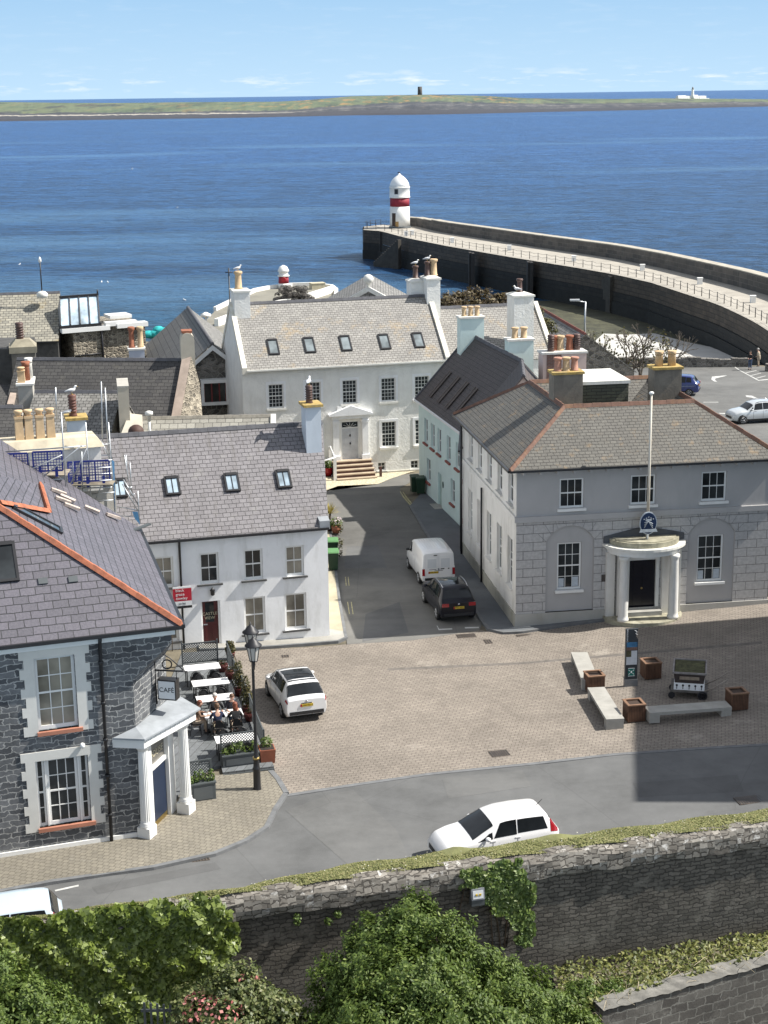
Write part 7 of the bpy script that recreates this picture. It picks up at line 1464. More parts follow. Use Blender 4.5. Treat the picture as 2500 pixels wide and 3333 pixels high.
# information pillar
p=Z(*cB(668,622),.2); ip=thing('info_pillar','tall dark information pillar with picture panels and white town name lettering','info sign',(p.x,p.y,g(p.x,p.y)),R(6)); W_=.52; H_=2.55
mb=MB(); prof=[(-W_/2,0),(W_/2,0),(W_/2,H_*.82),(W_/2-.1,H_*.88),(W_/2,H_),(-W_/2,H_)]; mb.hexa([(x,-.08,z) for x,z in prof],[(x,.08,z) for x,z in prof]); mb.build('slab',mat('pillar_grey',(.035,.04,.045),.5,.1),ip)
MB().box(-W_/2-.02,W_/2+.02,-.1,.1,0,.32).build('steel_foot',mat('foot_grey',(.16,.165,.17),.5,.15),ip)
def pan(z0,z1,x0,x1,m,nm,y=-.084): return MB().box(x0,x1,y,-.08,z0,z1).build(nm,m,ip)
a=W_/2-.03; pan(1.62,1.98,-a,a,mat('photo_sky',(.05,.16,.3),.4,.5,4),'photo_panel'); pan(1.62,1.76,-a,a,mat('photo_town',(.16,.1,.08),.4,.7,9),'photo_town',-.086); pan(.98,1.6,-a,a,mat('map_pale',(.55,.57,.6),.4,.12,7),'map_panel'); pan(1.33,1.6,-a,-.02,mat('photo_street',(.1,.09,.05),.4,.6,9),'photo_street',-.086)
gsn=pan(.48,.82,-.14,.14,mat('sign_teal',(.01,.16,.13),.5,.05),'green_sign'); mb=MB()
mb.ell((0,-.086,.65),(.035,.006,.045),8,6)
for sx in(-1,1):
    for sz in(-1,1): mb.hexa([(sx*.05,-.09,.65+sz*.06),(sx*.05,-.084,.65+sz*.06),(sx*.11,-.084,.65+sz*.12),(sx*.11,-.09,.65+sz*.12)],[(sx*.075,-.09,.65+sz*.04),(sx*.075,-.084,.65+sz*.04),(sx*.12,-.084,.65+sz*.09),(sx*.12,-.09,.65+sz*.09)])
mb.box(-.14,.14,-.088,-.084,.47,.49).box(-.14,.14,-.088,-.084,.81,.83); mb.build('sign_symbol',MATS['sign_white'],gsn)
text('CASTLETOWN',.085,ip,Matrix.Translation((-.2,-.085,2.27))@Matrix.Rotation(R(90),4,'X')@Matrix.Rotation(R(90),4,'Z'),MATS['sign_white'])
mb=MB(); mb.tube([(.1,-.085,2.5),(.2,-.085,2.44),(.14,-.085,2.36),(.22,-.085,2.3)],.012,4); mb.build('leg_symbol',MATS['sign_white'],ip)
# handcart planter
p=Z(*cB(1105,745),.15); hc=thing('handcart_planter','old handcart carrying a dark weathered planter box on white patterned blocks','handcart',(p.x,p.y+.5,g(p.x,p.y)),R(-12))
dw=mat('dark_weathered_wood',(.06,.045,.04),.9,.4,5,bmp=.3); mb=MB(); mb.box(-.75,.75,-.5,.9,.3,.38); bed=mb.build('flatbed',mat('grey_board',(.13,.12,.11),.9,.3,4),hc)
MB().box(-.62,.62,-.42,.7,.38,.68).build('white_base',MATS['white_render'],hc); mb=MB()
for k in range(5): x=-.5+.25*k; mb.ell((x,-.425,.58),(.045,.012,.05),8,6); mb.box(x-.014,x+.014,-.432,-.42,.42,.58)
mb.ell((.625,0,.56),(.012,.1,.09),8,6); mb.build('painted_spades',black,hc)
mb=MB(); mb.hexa([(-.58,-.4,.68),(.58,-.4,.68),(.58,.75,.68),(-.58,.75,.68)],[(-.64,-.46,1.12),(.64,-.46,1.12),(.64,.95,1.2),(-.64,.95,1.2)]); bx=mb.build('planter_box',dw,hc)
mb=MB(); 
for q in(((-.66,-.48),(.66,-.48)),((.66,-.48),(.66,.96)),((.66,.96),(-.66,.96)),((-.66,.96),(-.66,-.48))):
    zz=lambda y:1.16+y*.057; bar(mb,(q[0][0],q[0][1],zz(q[0][1])),(q[1][0],q[1][1],zz(q[1][1])),.06,.07)
mb.build('rim',mat('grey_rim',(.25,.23,.22),.9,.3,5),bx); MB().box(-.4,.4,-.455,-.43,.84,.98).build('name_board',mat('board_tan',(.3,.24,.18),.8,.3,6),bx)
mb=MB(); mb.hexa([(-.58,-.4,1.0),(.58,-.4,1.0),(.58,.8,1.0),(-.58,.8,1.0)],[(-.6,-.42,1.13),(.6,-.42,1.13),(.6,.9,1.21),(-.6,.9,1.21)]); mb.build('moss_fill',mat('moss',(.07,.07,.03),.95,.6,5,bmp=1,bsc=25),bx)
for s in(-1,1):
    M=Matrix.Translation((.55,s*.5,.2))@Matrix.Rotation(R(90),4,'X'); w_=MB(M).lathe([(.2,-.03),(.2,.03),(.15,.03),(.15,-.03)],n=18).build('wheel',iron,hc); mb=MB(M)
    for k in range(6): mb.tube([(0,0,0),(.17*math.cos(k*math.pi/3),.17*math.sin(k*math.pi/3),0)],.015,4)
    mb.build('spokes',iron,w_); M=Matrix.Translation((-.7,s*.45,.14))@Matrix.Rotation(R(90),4,'X'); MB(M).lathe([(.14,-.025),(.14,.025)],n=14).build('small_wheel',iron,hc)
    MB().tube([(.6,s*.42,.36),(1.0,s*.42,.55),(1.55,s*.42,.95)],.03,6).build('shaft_handle',mat('pale_handle',(.3,.26,.22),.8,.25,4),hc)
# ================================================================ BINS, POTS BY THE LANE
bing=mat('bin_green',(.012,.042,.02),.5,.12,2); binlid=mat('bin_lid_green',(.11,.26,.1),.5,.12,2)
def bin_(label,p,rz,lid,proto=None):
    if proto: 
        return clone(proto,p,rz,label)
    o=thing('wheelie_bin',label,'bin',p,rz,'green wheelie bins in the lane'); a,b=.29,.33
    MB().hexa([(-a*.8,-b*.75,.06),(a*.8,-b*.75,.06),(a*.8,b*.75,.06),(-a*.8,b*.75,.06)],[(-a,-b,1.0),(a,-b,1.0),(a,b,1.0),(-a,b,1.0)]).build('body',bing,o)
    MB().hexa([(-a-.02,-b-.04,1.0),(a+.02,-b-.04,1.0),(a+.02,b+.03,1.0),(-a-.02,b+.03,1.0)],[(-a+.02,-b+.02,1.07),(a-.02,-b+.02,1.07),(a-.02,b,1.1),(-a+.02,b,1.1)]).build('lid',lid,o)
    for s in(-1,1): MB(Matrix.Translation((s*a*.75,b*.85,.1))@Matrix.Rotation(R(90),4,'Y')).lathe([(.1,-.03),(.1,.03)],n=14).build('wheel',tyre,o)
    MB().tube([(-a*.8,b+.07,.98),(a*.8,b+.07,.98)],.02,6).build('handle',trim,o); return o
p=Z(*c4z(835,515),.1); q=Z(*c4z(893,530),.1); b1=bin_('dark green wheelie bin by the mint house wall, the one behind',(p.x,p.y+.3,.1),R(8),bing); bin_('dark green wheelie bin by the mint house wall, the nearer one',(q.x,q.y+.3,.1),R(3),bing,b1)
p=Z(*c5(470,1428),.1); q=Z(*c5(462,1230),.1); b3_=bin_('green wheelie bin with pale green lid at the cottage corner, nearest the plaza',(p.x,p.y+.25,.1),R(2),binlid); bin_('green wheelie bin with pale green lid below the yucca beside the cottage',(q.x,q.y+.35,.1),R(2),binlid,b3_)
def leaves(mb_name,m,blobs,n,size,par=None,label=None,cat=None,group=None,seed=1,flat=.0,aspect=1.6,shell=.45,kind=None,up=.3,vary=.5,fn=None,clump=0):
    """foliage: n small leaf faces spread through ellipsoids blobs=[(x,y,z,rx,ry,rz)]"""
    r=np.random.default_rng(seed); B=np.array(blobs,float); vol=B[:,3]*B[:,4]*B[:,5]; vol=vol**.8; idx=r.choice(len(B),n,p=vol/vol.sum())
    d=r.normal(size=(n,3)); d/=np.linalg.norm(d,axis=1)[:,None]; rad=(shell+(1-shell)*r.random(n)**.6)[:,None]
    if clump:
        cd_=r.normal(size=(clump,3)); cd_/=np.linalg.norm(cd_,axis=1)[:,None]; ci=r.choice(len(B),clump,p=vol/vol.sum()); cr0=.55+.55*r.random(clump)
        k=r.integers(0,clump,n); d=cd_[k]; C_=B[ci[k],:3]+d*cr0[k][:,None]*B[ci[k],3:6]; tl=r.random(n)[:,None]; wd_t=(.05+.16*(1-tl))
        P=C_+(d+np.array([0,0,.25]))*(tl-.55)*.42*B[ci[k],3:4]**.5+r.normal(size=(n,3))*wd_t*B[ci[k],3:4]**.5; nrm=d+np.array([0,0,up])+r.normal(size=(n,3))*.5; nrm/=np.linalg.norm(nrm,axis=1)[:,None]
        return leafmesh(mb_name,m,P,nrm,size,r,aspect,vary,par,label,cat,group,kind)
    P=B[idx,:3]+d*rad*B[idx,3:6]
    nrm=d+np.array([0,0,up])+r.normal(size=(n,3))*.6; nrm/=np.linalg.norm(nrm,axis=1)[:,None]
    return leafmesh(mb_name,m,P,nrm,size,r,aspect,vary,par,label,cat,group,kind)
def leafmesh(nm,m,P,nrm,size,r,aspect=1.6,vary=.5,par=None,label=None,cat=None,group=None,kind=None):
    n=len(P); a=r.normal(size=(n,3)); t=np.cross(nrm,a); t/=np.linalg.norm(t,axis=1)[:,None]; b=np.cross(nrm,t); s=(size*(1-vary/2+vary*r.random(n)))[:,None]
    V=np.empty((n,4,3)); V[:,0]=P-t*s*aspect*.5; V[:,1]=P+b*s*.5; V[:,2]=P+t*s*aspect*.5+nrm*s*.1; V[:,3]=P-b*s*.5
    off=np.array(ORG.get(par.name,Vector()) if par is not None else (0,0,0)); V-=off
    me=bpy.data.meshes.new(nm); me.vertices.add(n*4); me.vertices.foreach_set('co',V.ravel()); me.loops.add(n*4); me.loops.foreach_set('vertex_index',np.arange(n*4,dtype='i')); me.polygons.add(n); me.polygons.foreach_set('loop_start',np.arange(0,n*4,4,dtype='i')); me.update(calc_edges=True)
    ul=me.uv_layers.new(name='uv'); uv=np.repeat(np.stack([r.random(n),r.random(n)],1),4,0).astype('f'); ul.data.foreach_set('uv',uv.ravel()); me.materials.append(m)
    o=bpy.data.objects.new(nm,me); COL.objects.link(o)
    if par is not None: o.parent=par; ORG[o.name]=Vector(off)
    else: ORG[o.name]=Vector()
    if label or kind: tag(o,label,cat,group,kind)
    return o
LG=leafmat('leaf_fresh',[(0,(.05,.09,.018)),(.5,(.11,.17,.035)),(.85,(.17,.24,.055)),(1,(.25,.3,.1))],.5,.35); LD=leafmat('leaf_ivy',[(0,(.045,.07,.01)),(.4,(.12,.165,.026)),(.8,(.22,.28,.055)),(1,(.34,.4,.14))],.42,.35); LC=leafmat('leaf_conifer',[(0,(.05,.085,.014)),(.5,(.1,.155,.026)),(.9,(.16,.22,.042)),(1,(.24,.3,.08))],.6,.35); LR=leafmat('leaf_rhodo',[(0,(.05,.07,.02)),(.5,(.12,.15,.045)),(.88,(.2,.22,.08)),(1,(.3,.3,.15))],.5,.35); LY=leafmat('leaf_weed',[(0,(.06,.08,.02)),(.5,(.14,.16,.04)),(1,(.28,.28,.09))]); LP=leafmat('petal_pink',[(0,(.45,.12,.12)),(.6,(.55,.2,.18)),(1,(.65,.35,.3))]); LO=leafmat('leaf_olive',[(0,(.045,.05,.02)),(.6,(.09,.09,.03)),(1,(.16,.13,.04))]); LYU=leafmat('leaf_yucca',[(0,(.25,.2,.04)),(.6,(.42,.34,.08)),(1,(.5,.45,.2))])
stem=mat('stem_brown',(.09,.065,.045),.9,.3,4)
def blades(nm,m,par,base,n,ln,wd,seed,spread=1.):
    r=random.Random(seed); mb=MB()
    for k in range(n):
        a=r.uniform(0,6.28); e=r.uniform(.3,1.2)*spread; l=ln*r.uniform(.7,1.1); d=Vector((math.cos(a)*math.sin(e),math.sin(a)*math.sin(e),math.cos(e))); s=Vector((-math.sin(a),math.cos(a),0))*wd/2; p=Vector(base); q=p+d*l*.6; t=p+d*l-Vector((0,0,l*.12*e))
        mb.poly([p-s,p+s,q+s*.8,q-s*.8]).poly([q-s*.8,q+s*.8,t])
    o=mb.build(nm,m,par,uv=True); 
    ul=o.data.uv_layers[0]
    for f in o.data.polygons:
        v=r.random()
        for l in f.loop_indices: ul.data[l].uv=(v,v)
    return o
p=Z(*c5(405,760),.1); yu=thing('potted_yucca','spiky golden yucca in a pot beside the cottage gable','plant',(p.x,p.y+.7,.1)); MB().lathe([(.2,0),(.28,.45),(.3,.47),(.24,.45)],n=14).build('pot',darkclay,yu); MB().tube([(0,0,.4),(.02,0,1.0)],.06,7).build('trunk',stem,yu); blades('leaves',LYU,yu,(.02,0,1.0),70,.75,.05,3,1.1)
p=Z(*c5(520,770),.1); fl=thing('flower_pot','pots of pink flowers on the lane pavement behind the green bins','plant',(p.x,p.y+.4,.1)); MB().lathe([(.22,0),(.3,.4),(.26,.4)],n=14).build('pot',terra,fl); leaves('foliage',LG,[(0,0,.6,.42,.35,.28),(-.4,.1,.5,.3,.3,.3)],260,.09,fl,seed=2); leaves('blossom',leafmat('petal_pale',[(0,(.6,.45,.5)),(1,(.75,.7,.7))]),[(0,-.05,.72,.42,.35,.22)],90,.06,fl,seed=3)
p=Z(*c2(765,1455),0); rp_=thing('red_flower_pot','glossy red pot of green leaves left of the Georgian house steps','plant pot',(p.x,p.y+.2,g(p.x,p.y))); MB().lathe([(.2,0),(.3,.3),(.3,.55),(.33,.58),(.28,.58)],n=18).build('pot',mat('red_glaze',(.35,.015,.02),.25,.1),rp_); leaves('foliage',LG,[(0,0,.8,.38,.38,.3)],260,.1,rp_,seed=4)
for k,(u,v) in enumerate(((600,1010),(590,1180),(600,760))):
    p=Z(*c5(u,v),.1); o=thing('trailing_plant',['wispy dark plant beside the pale lidded bin','low wispy plant at the foot of the nearest lane bin','small sprig plant beside the lane flower pots'][k],'plant',(p.x,p.y,.1)); leaves('foliage',LO,[(0,0,.35,.18,.2,.35)],70,.07,o,seed=20+k); MB().tube([(0,0,0),(.02,0,.4)],.015,5).build('stem',stem,o)
# ================================================================ CAFE TERRACE
zz6=crop(500,1950,2.552); DZT=.2
dk=[Z(*zz6(*p),DZT).to_2d() for p in((1000,1388),(575,1440),(560,1380),(480,1400),(290,1500))]+[(K+sdv*2.4+out_s*.05).to_2d(),(K+sdv*9.5+out_s*.05).to_2d()]+[Z(*zz6(*p),DZT).to_2d() for p in((235,445),(600,420))]
mb=MB(); mb.hexa([(p[0],p[1],-.1) for p in dk[::-1]],[(p[0],p[1],DZT) for p in dk[::-1]]); deck_o=mb.build('terrace_deck',deckm); tag(deck_o,kind='structure')
fas=[Z(*zz6(*p),0).to_2d() for p in((1005,1446),(580,1502))]
# tables
tops=[(402,562),(472,688),(512,818),(578,948),(678,1152)]; tph=14
tlab=['white cafe table next to the rear trellis','white cafe table, second from the rear trellis','empty white cafe table right behind the seated group','white cafe table with people sitting round it','white cafe table nearest the front trellis']
wtop=mat('table_white',(.82,.82,.82),.4,.03); TB=[]; TP=[]
for k,(u,v) in enumerate(tops):
    p=Z(*zz6(u,v),DZT+.75); TP.append(p)
    if k==0:
        tb=thing('cafe_table',tlab[k],'table',(p.x,p.y,DZT),R(tph),'white topped tables on the cafe terrace'); MB().box(-.76,.76,-.36,.36,.72,.75).build('tabletop',wtop,tb)
        for sx in(-1,1):
            for sy in(-1,1): MB().box(sx*.68-.02,sx*.68+.02,sy*.28-.02,sy*.28+.02,0,.72).build('leg',black,tb)
    else: clone(TB[0],(p.x,p.y,DZT),R(tph),tlab[k]); 
    TB.append(tb)
def chair_proto(label,loc,rz):
    o=thing('cafe_chair',label,'chair',loc,rz,'black chairs on the cafe terrace'); bk=mat('black_wicker',(.02,.02,.022),.6,.3,20)
    MB().box(-.21,.21,-.2,.22,.43,.46).build('seat',bk,o)
    for sx in(-1,1):
        MB().tube([(sx*.2,.2,0),(sx*.19,.18,.45)],.016,6).build('leg',black,o); MB().tube([(sx*.21,-.24,0),(sx*.19,-.18,.45)],.016,6).build('leg',black,o)
    pts=[(.22*math.cos(a),-.2-.06*math.sin(a),.55+.3*math.sin(a)) for a in np.linspace(0,math.pi,13)]; fr_=MB().tube([(.2,-.18,.45)]+pts+[(-.2,-.18,.45)],.018,6).build('back_frame',black,o); mb=MB(); mb.grid(lambda u,v:(.2*(2*u-1)*(1),-.2-.05*v,.5+(.3*math.sqrt(max(0,1-(2*u-1)**2))+.02)*v),8,4); mb.build('back_panel',bk,fr_); return o
ch0=None; NCH=0
wd_=['rear trellis table','second table from the rear trellis','third table from the rear trellis','occupied table','front trellis table']
def chair_at(T,dx,dy,face,label):
    global ch0
    d=dirv(tph); n=Vector((-d.y,d.x,0)); p=T+d*dx+n*dy; rz=R(tph+(0 if face>0 else 180)); loc=(p.x,p.y,DZT)
    if ch0 is None: ch0=chair_proto(label,loc,rz); return ch0
    return clone(ch0,loc,rz,label)
for k in(0,1,2,4):
    for dx,sd in((-.36,'left'),(.36,'right')):
        if k!=2: chair_at(TP[k],dx,-.52,1,f'empty black chair on the near {sd} side of the {wd_[k]}')
        if k in(1,2,4): chair_at(TP[k],dx,.52,-1,f'empty black chair on the far {sd} side of the {wd_[k]}')
# lattice panels
def lattice(mb,x0,x1,z0,z1,st=.11,t=.012,y=0):
    w,h=x1-x0,z1-z0; n=int((w+h)/st)+1
    for k in range(n):
        c=k*st
        a=(x0+max(0,c-h),z0+min(c,h)); b=(x0+min(c,w),z0+max(0,c-w))
        if (Vector(a)-Vector(b)).length>.05: bar2(mb,a,b,y,t); a2=(x0+x1-a[0],a[1]); b2=(x0+x1-b[0],b[1]); bar2(mb,a2,b2,y+.012,t)
def bar2(mb,a,b,y,t):
    d=(Vector(b)-Vector(a)).normalized(); s=Vector((-d.y,d.x))*t; q=[Vector(a)-s,Vector(a)+s,Vector(b)+s,Vector(b)-s]; mb.hexa([(v.x,y-.006,v.y) for v in q],[(v.x,y+.006,v.y) for v in q])
def trellis(label,A,B,h,z0=None,st=.11):
    A,B=Vector((A[0],A[1],0)),Vector((B[0],B[1],0)); d=B-A; z0=DZT if z0 is None else z0; o=thing('trellis_panel',label,'trellis',(A.x,A.y,z0),math.atan2(d.y,d.x),'dark grey trellis panels round the cafe terrace'); L_=d.length
    mb=MB().box(0,.06,-.03,.03,0,h+.08).box(L_-.06,L_,-.03,.03,0,h+.08).box(.06,L_-.06,-.025,.025,h-.05,h).box(.06,L_-.06,-.025,.025,.12,.18); mb.build('frame',dgrey,o); mb=MB(); lattice(mb,.06,L_-.06,.18,h-.05,st); mb.build('lattice',dgrey,o); return o
def gp_(x,y,z=DZT): return Z(*zz6(x,y),z)
trellis('dark lattice panel at the back of the terrace before the cottage door',gp_(236,560),gp_(540,530),1.05)
fr=[(612,520),(662,655),(728,790),(792,945),(850,1105),(925,1300)]
fp_=[gp_(*q) for q in fr]; names=['side lattice panel nearest the cottage','side lattice panel, second from the cottage','side lattice panel between the two bushy conifers','side lattice panel behind the lamp post','side lattice panel at the front corner by the terracotta planter']
for k in range(5):
    a,b=fp_[k],fp_[k+1]; e=(b-a)*.04; trellis(names[k],a+e,b-e,.95)
# planters with lattice
def trough(label,A,B,dep,h,lat,seed,z0=0):
    A,B=Vector((A[0],A[1],0)),Vector((B[0],B[1],0)); d=B-A; L_=d.length; o=thing('planter_trough',label,'planter',(A.x,A.y,z0),math.atan2(d.y,d.x),'grey trough planters on the cafe terrace'); 
    MB().box(0,L_,0,dep,0,h).build('box',dgrey,o); mb=MB().box(-.03,L_+.03,-.03,dep+.03,h,h+.05); mb.build('rim',dgrey,o); MB().box(.12,L_-.12,-.012,0,.15,h-.1).build('front_panel',mat('panel_grey',(.09,.1,.105),.6,.1),o)
    if lat: mb=MB().box(0,.06,dep,dep+.05,0,h+lat).box(L_-.06,L_,dep,dep+.05,0,h+lat).box(.06,L_-.06,dep,dep+.05,h+lat-.05,h+lat); f_=mb.build('trellis_frame',dgrey,o); mb=MB(); lattice(mb,.06,L_-.06,h+.05,h+lat-.05,.11,.012,dep+.02); mb.build('lattice',dgrey,f_)
    leaves('plants',LG,[(L_*(k+.5)/5,dep*.45,h+.14+.08*((k*7)%3),L_*.13,dep*.4,.16+.05*((k*5)%3)) for k in range(5)],520,.055,o,seed=seed); return o
trough('grey trough planter with lattice and green plants right at the lamp post',gp_(580,1425,.1),gp_(880,1385,.1),.42,.5,.75,11,.12); trough('grey trough planter with lattice beside the cafe portico column',Z(*zz6(312,1735),.0),Z(*zz6(522,1700),0),.45,.72,.75,12,.1)
mb=MB(); a,b=fas[1],fas[0]; bar(mb,(a.x,a.y,.1),(b.x,b.y,.1),.05,.2); tag(mb.build('deck_fascia',dgrey),kind='structure')
p=gp_(940,1370,.12); tp_=thing('terracotta_planter','square terracotta planter at the front corner of the terrace','planter',(p.x,p.y+.25,.14),R(12)); MB().hexa([(-.26,-.26,0),(.26,-.26,0),(.26,.26,0),(-.26,.26,0)],[(-.3,-.3,.55),(.3,-.3,.55),(.3,.3,.55),(-.3,.3,.55)]).build('pot',mat('terracotta',(.3,.1,.055),.8,.2,3),tp_); MB().box(-.26,.26,-.26,.26,.53,.56).build('soil',soil,tp_); leaves('foliage',LG,[(0,.1,.75,.25,.2,.25)],140,.06,tp_,seed=8)
for k,(u,v,h,lab) in enumerate(((710,800,1.35,'rusty green conifer in a pot by the terrace side panels, the one further back'),(775,955,1.45,'rusty green conifer in a pot by the terrace side panels, nearer the lamp post'),(640,500,.6,'straggly small bush beside the lattice end near the cottage step'))):
    p=gp_(u,v); o=thing('potted_conifer',lab,'plant',(p.x,p.y,DZT)); MB().lathe([(.15,0),(.2,.3),(.22,.32),(.16,.32)],n=12).build('pot',mat('oxblood_pot',(.13,.03,.025),.5,.2),o); leaves('foliage',LO,[(0,0,.3+h*.3,.26,.24,h*.32),(0,0,.3+h*.62,.2,.18,h*.36)],700,.06,o,seed=30+k); MB().tube([(0,0,.25),(0,0,.3+h*.6)],.025,6).build('trunk',stem,o)
for k,(u,v) in enumerate(((800,1010),(575,600),(640,660))):
    p=gp_(u,v); o=thing('flower_pot',['round red brown pot at the foot of the side panels behind the seated group','low dark pot at the right end of the rear table','round clay pot by the second side panel'][k],'plant pot',(p.x,p.y,DZT)); MB().lathe([(.15,0),(.24,.2),(.24,.34),(.2,.34)],n=14).build('pot',MATS['oxblood_pot'],o); leaves('foliage',LO,[(0,0,.42,.18,.18,.14)],70,.05,o,seed=40+k)
# bare climbing plant by the cafe wall corner is part of a small pot
p=Z(*zz6(150,480),0); o=thing('topiary_pot','thin stemmed little tree against the cottage wall behind the rear trellis','plant',(p.x,p.y+.3,0)); MB().tube([(0,0,0),(.03,0,1.2)],.02,5).build('stem',stem,o); leaves('foliage',LO,[(.03,0,1.35,.22,.2,.2)],160,.05,o,seed=44)
# ================================================================ CASTLE WALL, MOAT PLANTING
cw=thing('castle_wall','long dark rubble castle wall with a lichened coping and a grass top in the foreground','wall',(0,W0.y,-3),world=True)
HR=lambda s:.05*math.sin(s*1.3)+.04*math.sin(s*3.7+1)
mb=MB(WF); mb.poly([(-30,.12,-3.2),(70,.12,-3.2),(70,.12,1.95),(-30,.12,1.95)]); mb.poly([(-30,.6,2.4),(-30,.6,-3),(70,.6,-3),(70,.6,2.4)][::-1]); mb.build('wall_face',R_castle,cw)
mb=MB(WF); n=260
def cp(u,v):
    s=-30+100*u; j=.05*math.sin(s*2.1)+.04*math.sin(s*5.3+2); P=[(.16,1.9),(-.02+j*.5,1.93+j*.3),(-.06-j*.4,2.2),(-.02+j*.5,2.45+j*.4),(.06,2.58+j*.8),(.4,2.66+j*.5)]; q=P[int(round(v*5))]; return (s,q[0],q[1])
mb.grid(cp,400,5,sm=False); mb.build('coping',R_cope,cw)
gm_=mat('turf',(.18,.185,.075),.95,.35,1.5,bmp=.6,bsc=14)
mb=MB(WF)
def gdep(s): return .4+.65*smooth(10.5,15.5,s)
def tf(u,v):
    s=-30+100*u; y=.25+gdep(s)*v; return (s,y,2.62+.1*math.sin(math.pi*min(1,v*1.05))+.04*math.sin(s*2.3+v*4)-.1*v+(.12*math.exp(-((s-21.6)/.5)**2)+.1*math.exp(-((s-18.4)/.35)**2))*(v>.4))
mb.grid(tf,420,5); turf=mb.build('grass_top',gm_,cw)
r=np.random.default_rng(4); n=20000; s=r.uniform(2,32,n); v=r.random(n); gd_=np.array([gdep(q) for q in s]); y=.22+gd_*1.0*v
z=2.62+.1*np.sin(np.pi*np.minimum(1,v*1.05))+.04*np.sin(s*2.3+v*4)-.1*v+.02
Wm=np.array(WF); P=np.stack([s,y,z,np.ones(n)],1)@Wm.T; P=P[:,:3]; nr=r.normal(size=(n,3))*.35+np.array([.15,-.2,1.]); nr/=np.linalg.norm(nr,axis=1)[:,None]
LGR=leafmat('grass_blade',[(0,(.1,.12,.04)),(.45,(.18,.19,.065)),(.8,(.26,.25,.1)),(1,(.38,.35,.19))],.8,.3)
gr_o=leafmesh('grass',LGR,P,nr,.036,r,1.8,.6,None,None,None,None,'stuff')
n=120; s=r.uniform(12,32,n); v=r.random(n); P=np.stack([s,.25+np.array([gdep(q) for q in s])*v,2.66+.1*np.sin(np.pi*v)-.1*v+.03,np.ones(n)],1)@Wm.T; nr=np.tile([0,-.3,1.],(n,1))+r.normal(size=(n,3))*.3; nr/=np.linalg.norm(nr,axis=1)[:,None]; leafmesh('daisies',leafmat('petal_white',[(0,(.6,.58,.42)),(1,(.75,.74,.66))]),P[:,:3],nr,.036,r,1.,.4,None,None,None,None,'stuff')
def wpt(u,v,off=0.): return onwall(WF,u,v,off)
def ivy(nm,label,poly,n,size,depth,seed,m=LD,cat='ivy',zmin=None):
    """climbing leaves over a polygon of photo pixels on the wall face"""
    r=np.random.default_rng(seed); Q=np.array([wpt(*p) for p in poly]); lo,hi=Q.min(0),Q.max(0); pts=[]
    while len(pts)<n:
        c=lo+(hi-lo)*r.random((n,2)); c0_=c.copy(); c=c+np.stack([np.sin(c[:,1]*5+c[:,0]*2)+np.sin(c[:,1]*13+1),np.sin(c[:,0]*5+2)+np.sin(c[:,0]*14+c[:,1]*3)],1)*.09+r.normal(size=c.shape)*.05; ins=np.zeros(len(c),bool); j=len(Q)-1
        for i in range(len(Q)):
            xi,zi=Q[i]; xj,zj=Q[j]; k=((zi>c[:,1])!=(zj>c[:,1]))&(c[:,0]<(xj-xi)*(c[:,1]-zi)/(zj-zi+1e-9)+xi); ins^=k; j=i
        pts+=list(c0_[ins])
    c=np.array(pts[:n]); f=lambda x,z:(np.sin(x*2.1+z*1.3+seed)+np.sin(x*3.7-z*2.9)+np.sin(x*.9+z*4.1+1)+np.sin(x*7.3+z*6.1)*.8+np.sin(x*11.3-z*9.1)*.6)/3.9
    d=depth*(.45+.55*f(c[:,0],c[:,1])); dd=d*(1-.55*r.random(n)**1.5)+.04+.1*r.random(n)
    e=.06; gx=(f(c[:,0]+e,c[:,1])-f(c[:,0]-e,c[:,1]))/(2*e)*depth*.5; gz_=(f(c[:,0],c[:,1]+e)-f(c[:,0],c[:,1]-e))/(2*e)*depth*.5
    N3=np.stack([-gx,-np.ones(n),-gz_+.35],1)+r.normal(size=(n,3))*.45; N3/=np.linalg.norm(N3,axis=1)[:,None]
    P=np.stack([c[:,0],.05-dd,c[:,1],np.ones(n)],1)@Wm.T; Nw=N3@Wm[:3,:3].T
    o=thing(nm,label,cat,(float(P[:,0].mean()),float(P[:,1].mean()),-3),world=True); leafmesh('foliage',m,P[:,:3],Nw,size,r,1.25,.6,o)
    mb=MB(WF); rr=random.Random(seed)
    for k in range(6): x=lo[0]+(hi[0]-lo[0])*rr.random(); mb.tube([(x,.08,lo[1]),(x+rr.uniform(-.2,.2),.06,(lo[1]+hi[1])/2),(x+rr.uniform(-.3,.3),.04,hi[1]-.2)],.02,5)
    mb.build('stems',stem,o); return o
ivy('wall_ivy','thick mass of dark glossy ivy covering the left part of the castle wall',[(-300,3040),(60,2985),(300,2945),(520,2925),(640,2918),(700,2925),(735,2945),(745,2985),(772,2995),(760,3060),(745,3110),(760,3170),(600,3260),(560,3333),(300,3420),(-300,3420)],52000,.15,.62,3)
ivy('wall_ivy','narrow ivy patch hanging down the castle wall beside the floodlight',[(1492,2850),(1520,2825),(1585,2818),(1600,2850),(1620,2800),(1690,2790),(1708,2830),(1735,2890),(1738,2960),(1730,3040),(1722,3075),(1700,3070),(1680,3020),(1640,2990),(1600,2960),(1578,2880),(1540,2880),(1505,2890)],4200,.1,.16,5,LG)
for k,(u,v) in enumerate(((968,2992),(1070,2998),(1100,2975))):
    a=onwall(WF,u,v); p=WF@Vector((a[0],.05,a[1])); o=thing('wall_fern',['small green tuft on the wall face, leftmost of three','small green tuft on the wall face, lowest of three','small green tuft on the wall face, top right of three'][k],'plant',p,0,'little tufts on the castle wall'); leaves('foliage',LG,[(0,-.06,0,.13,.1,.13 if k else .2)],90,.05,o,seed=60+k)
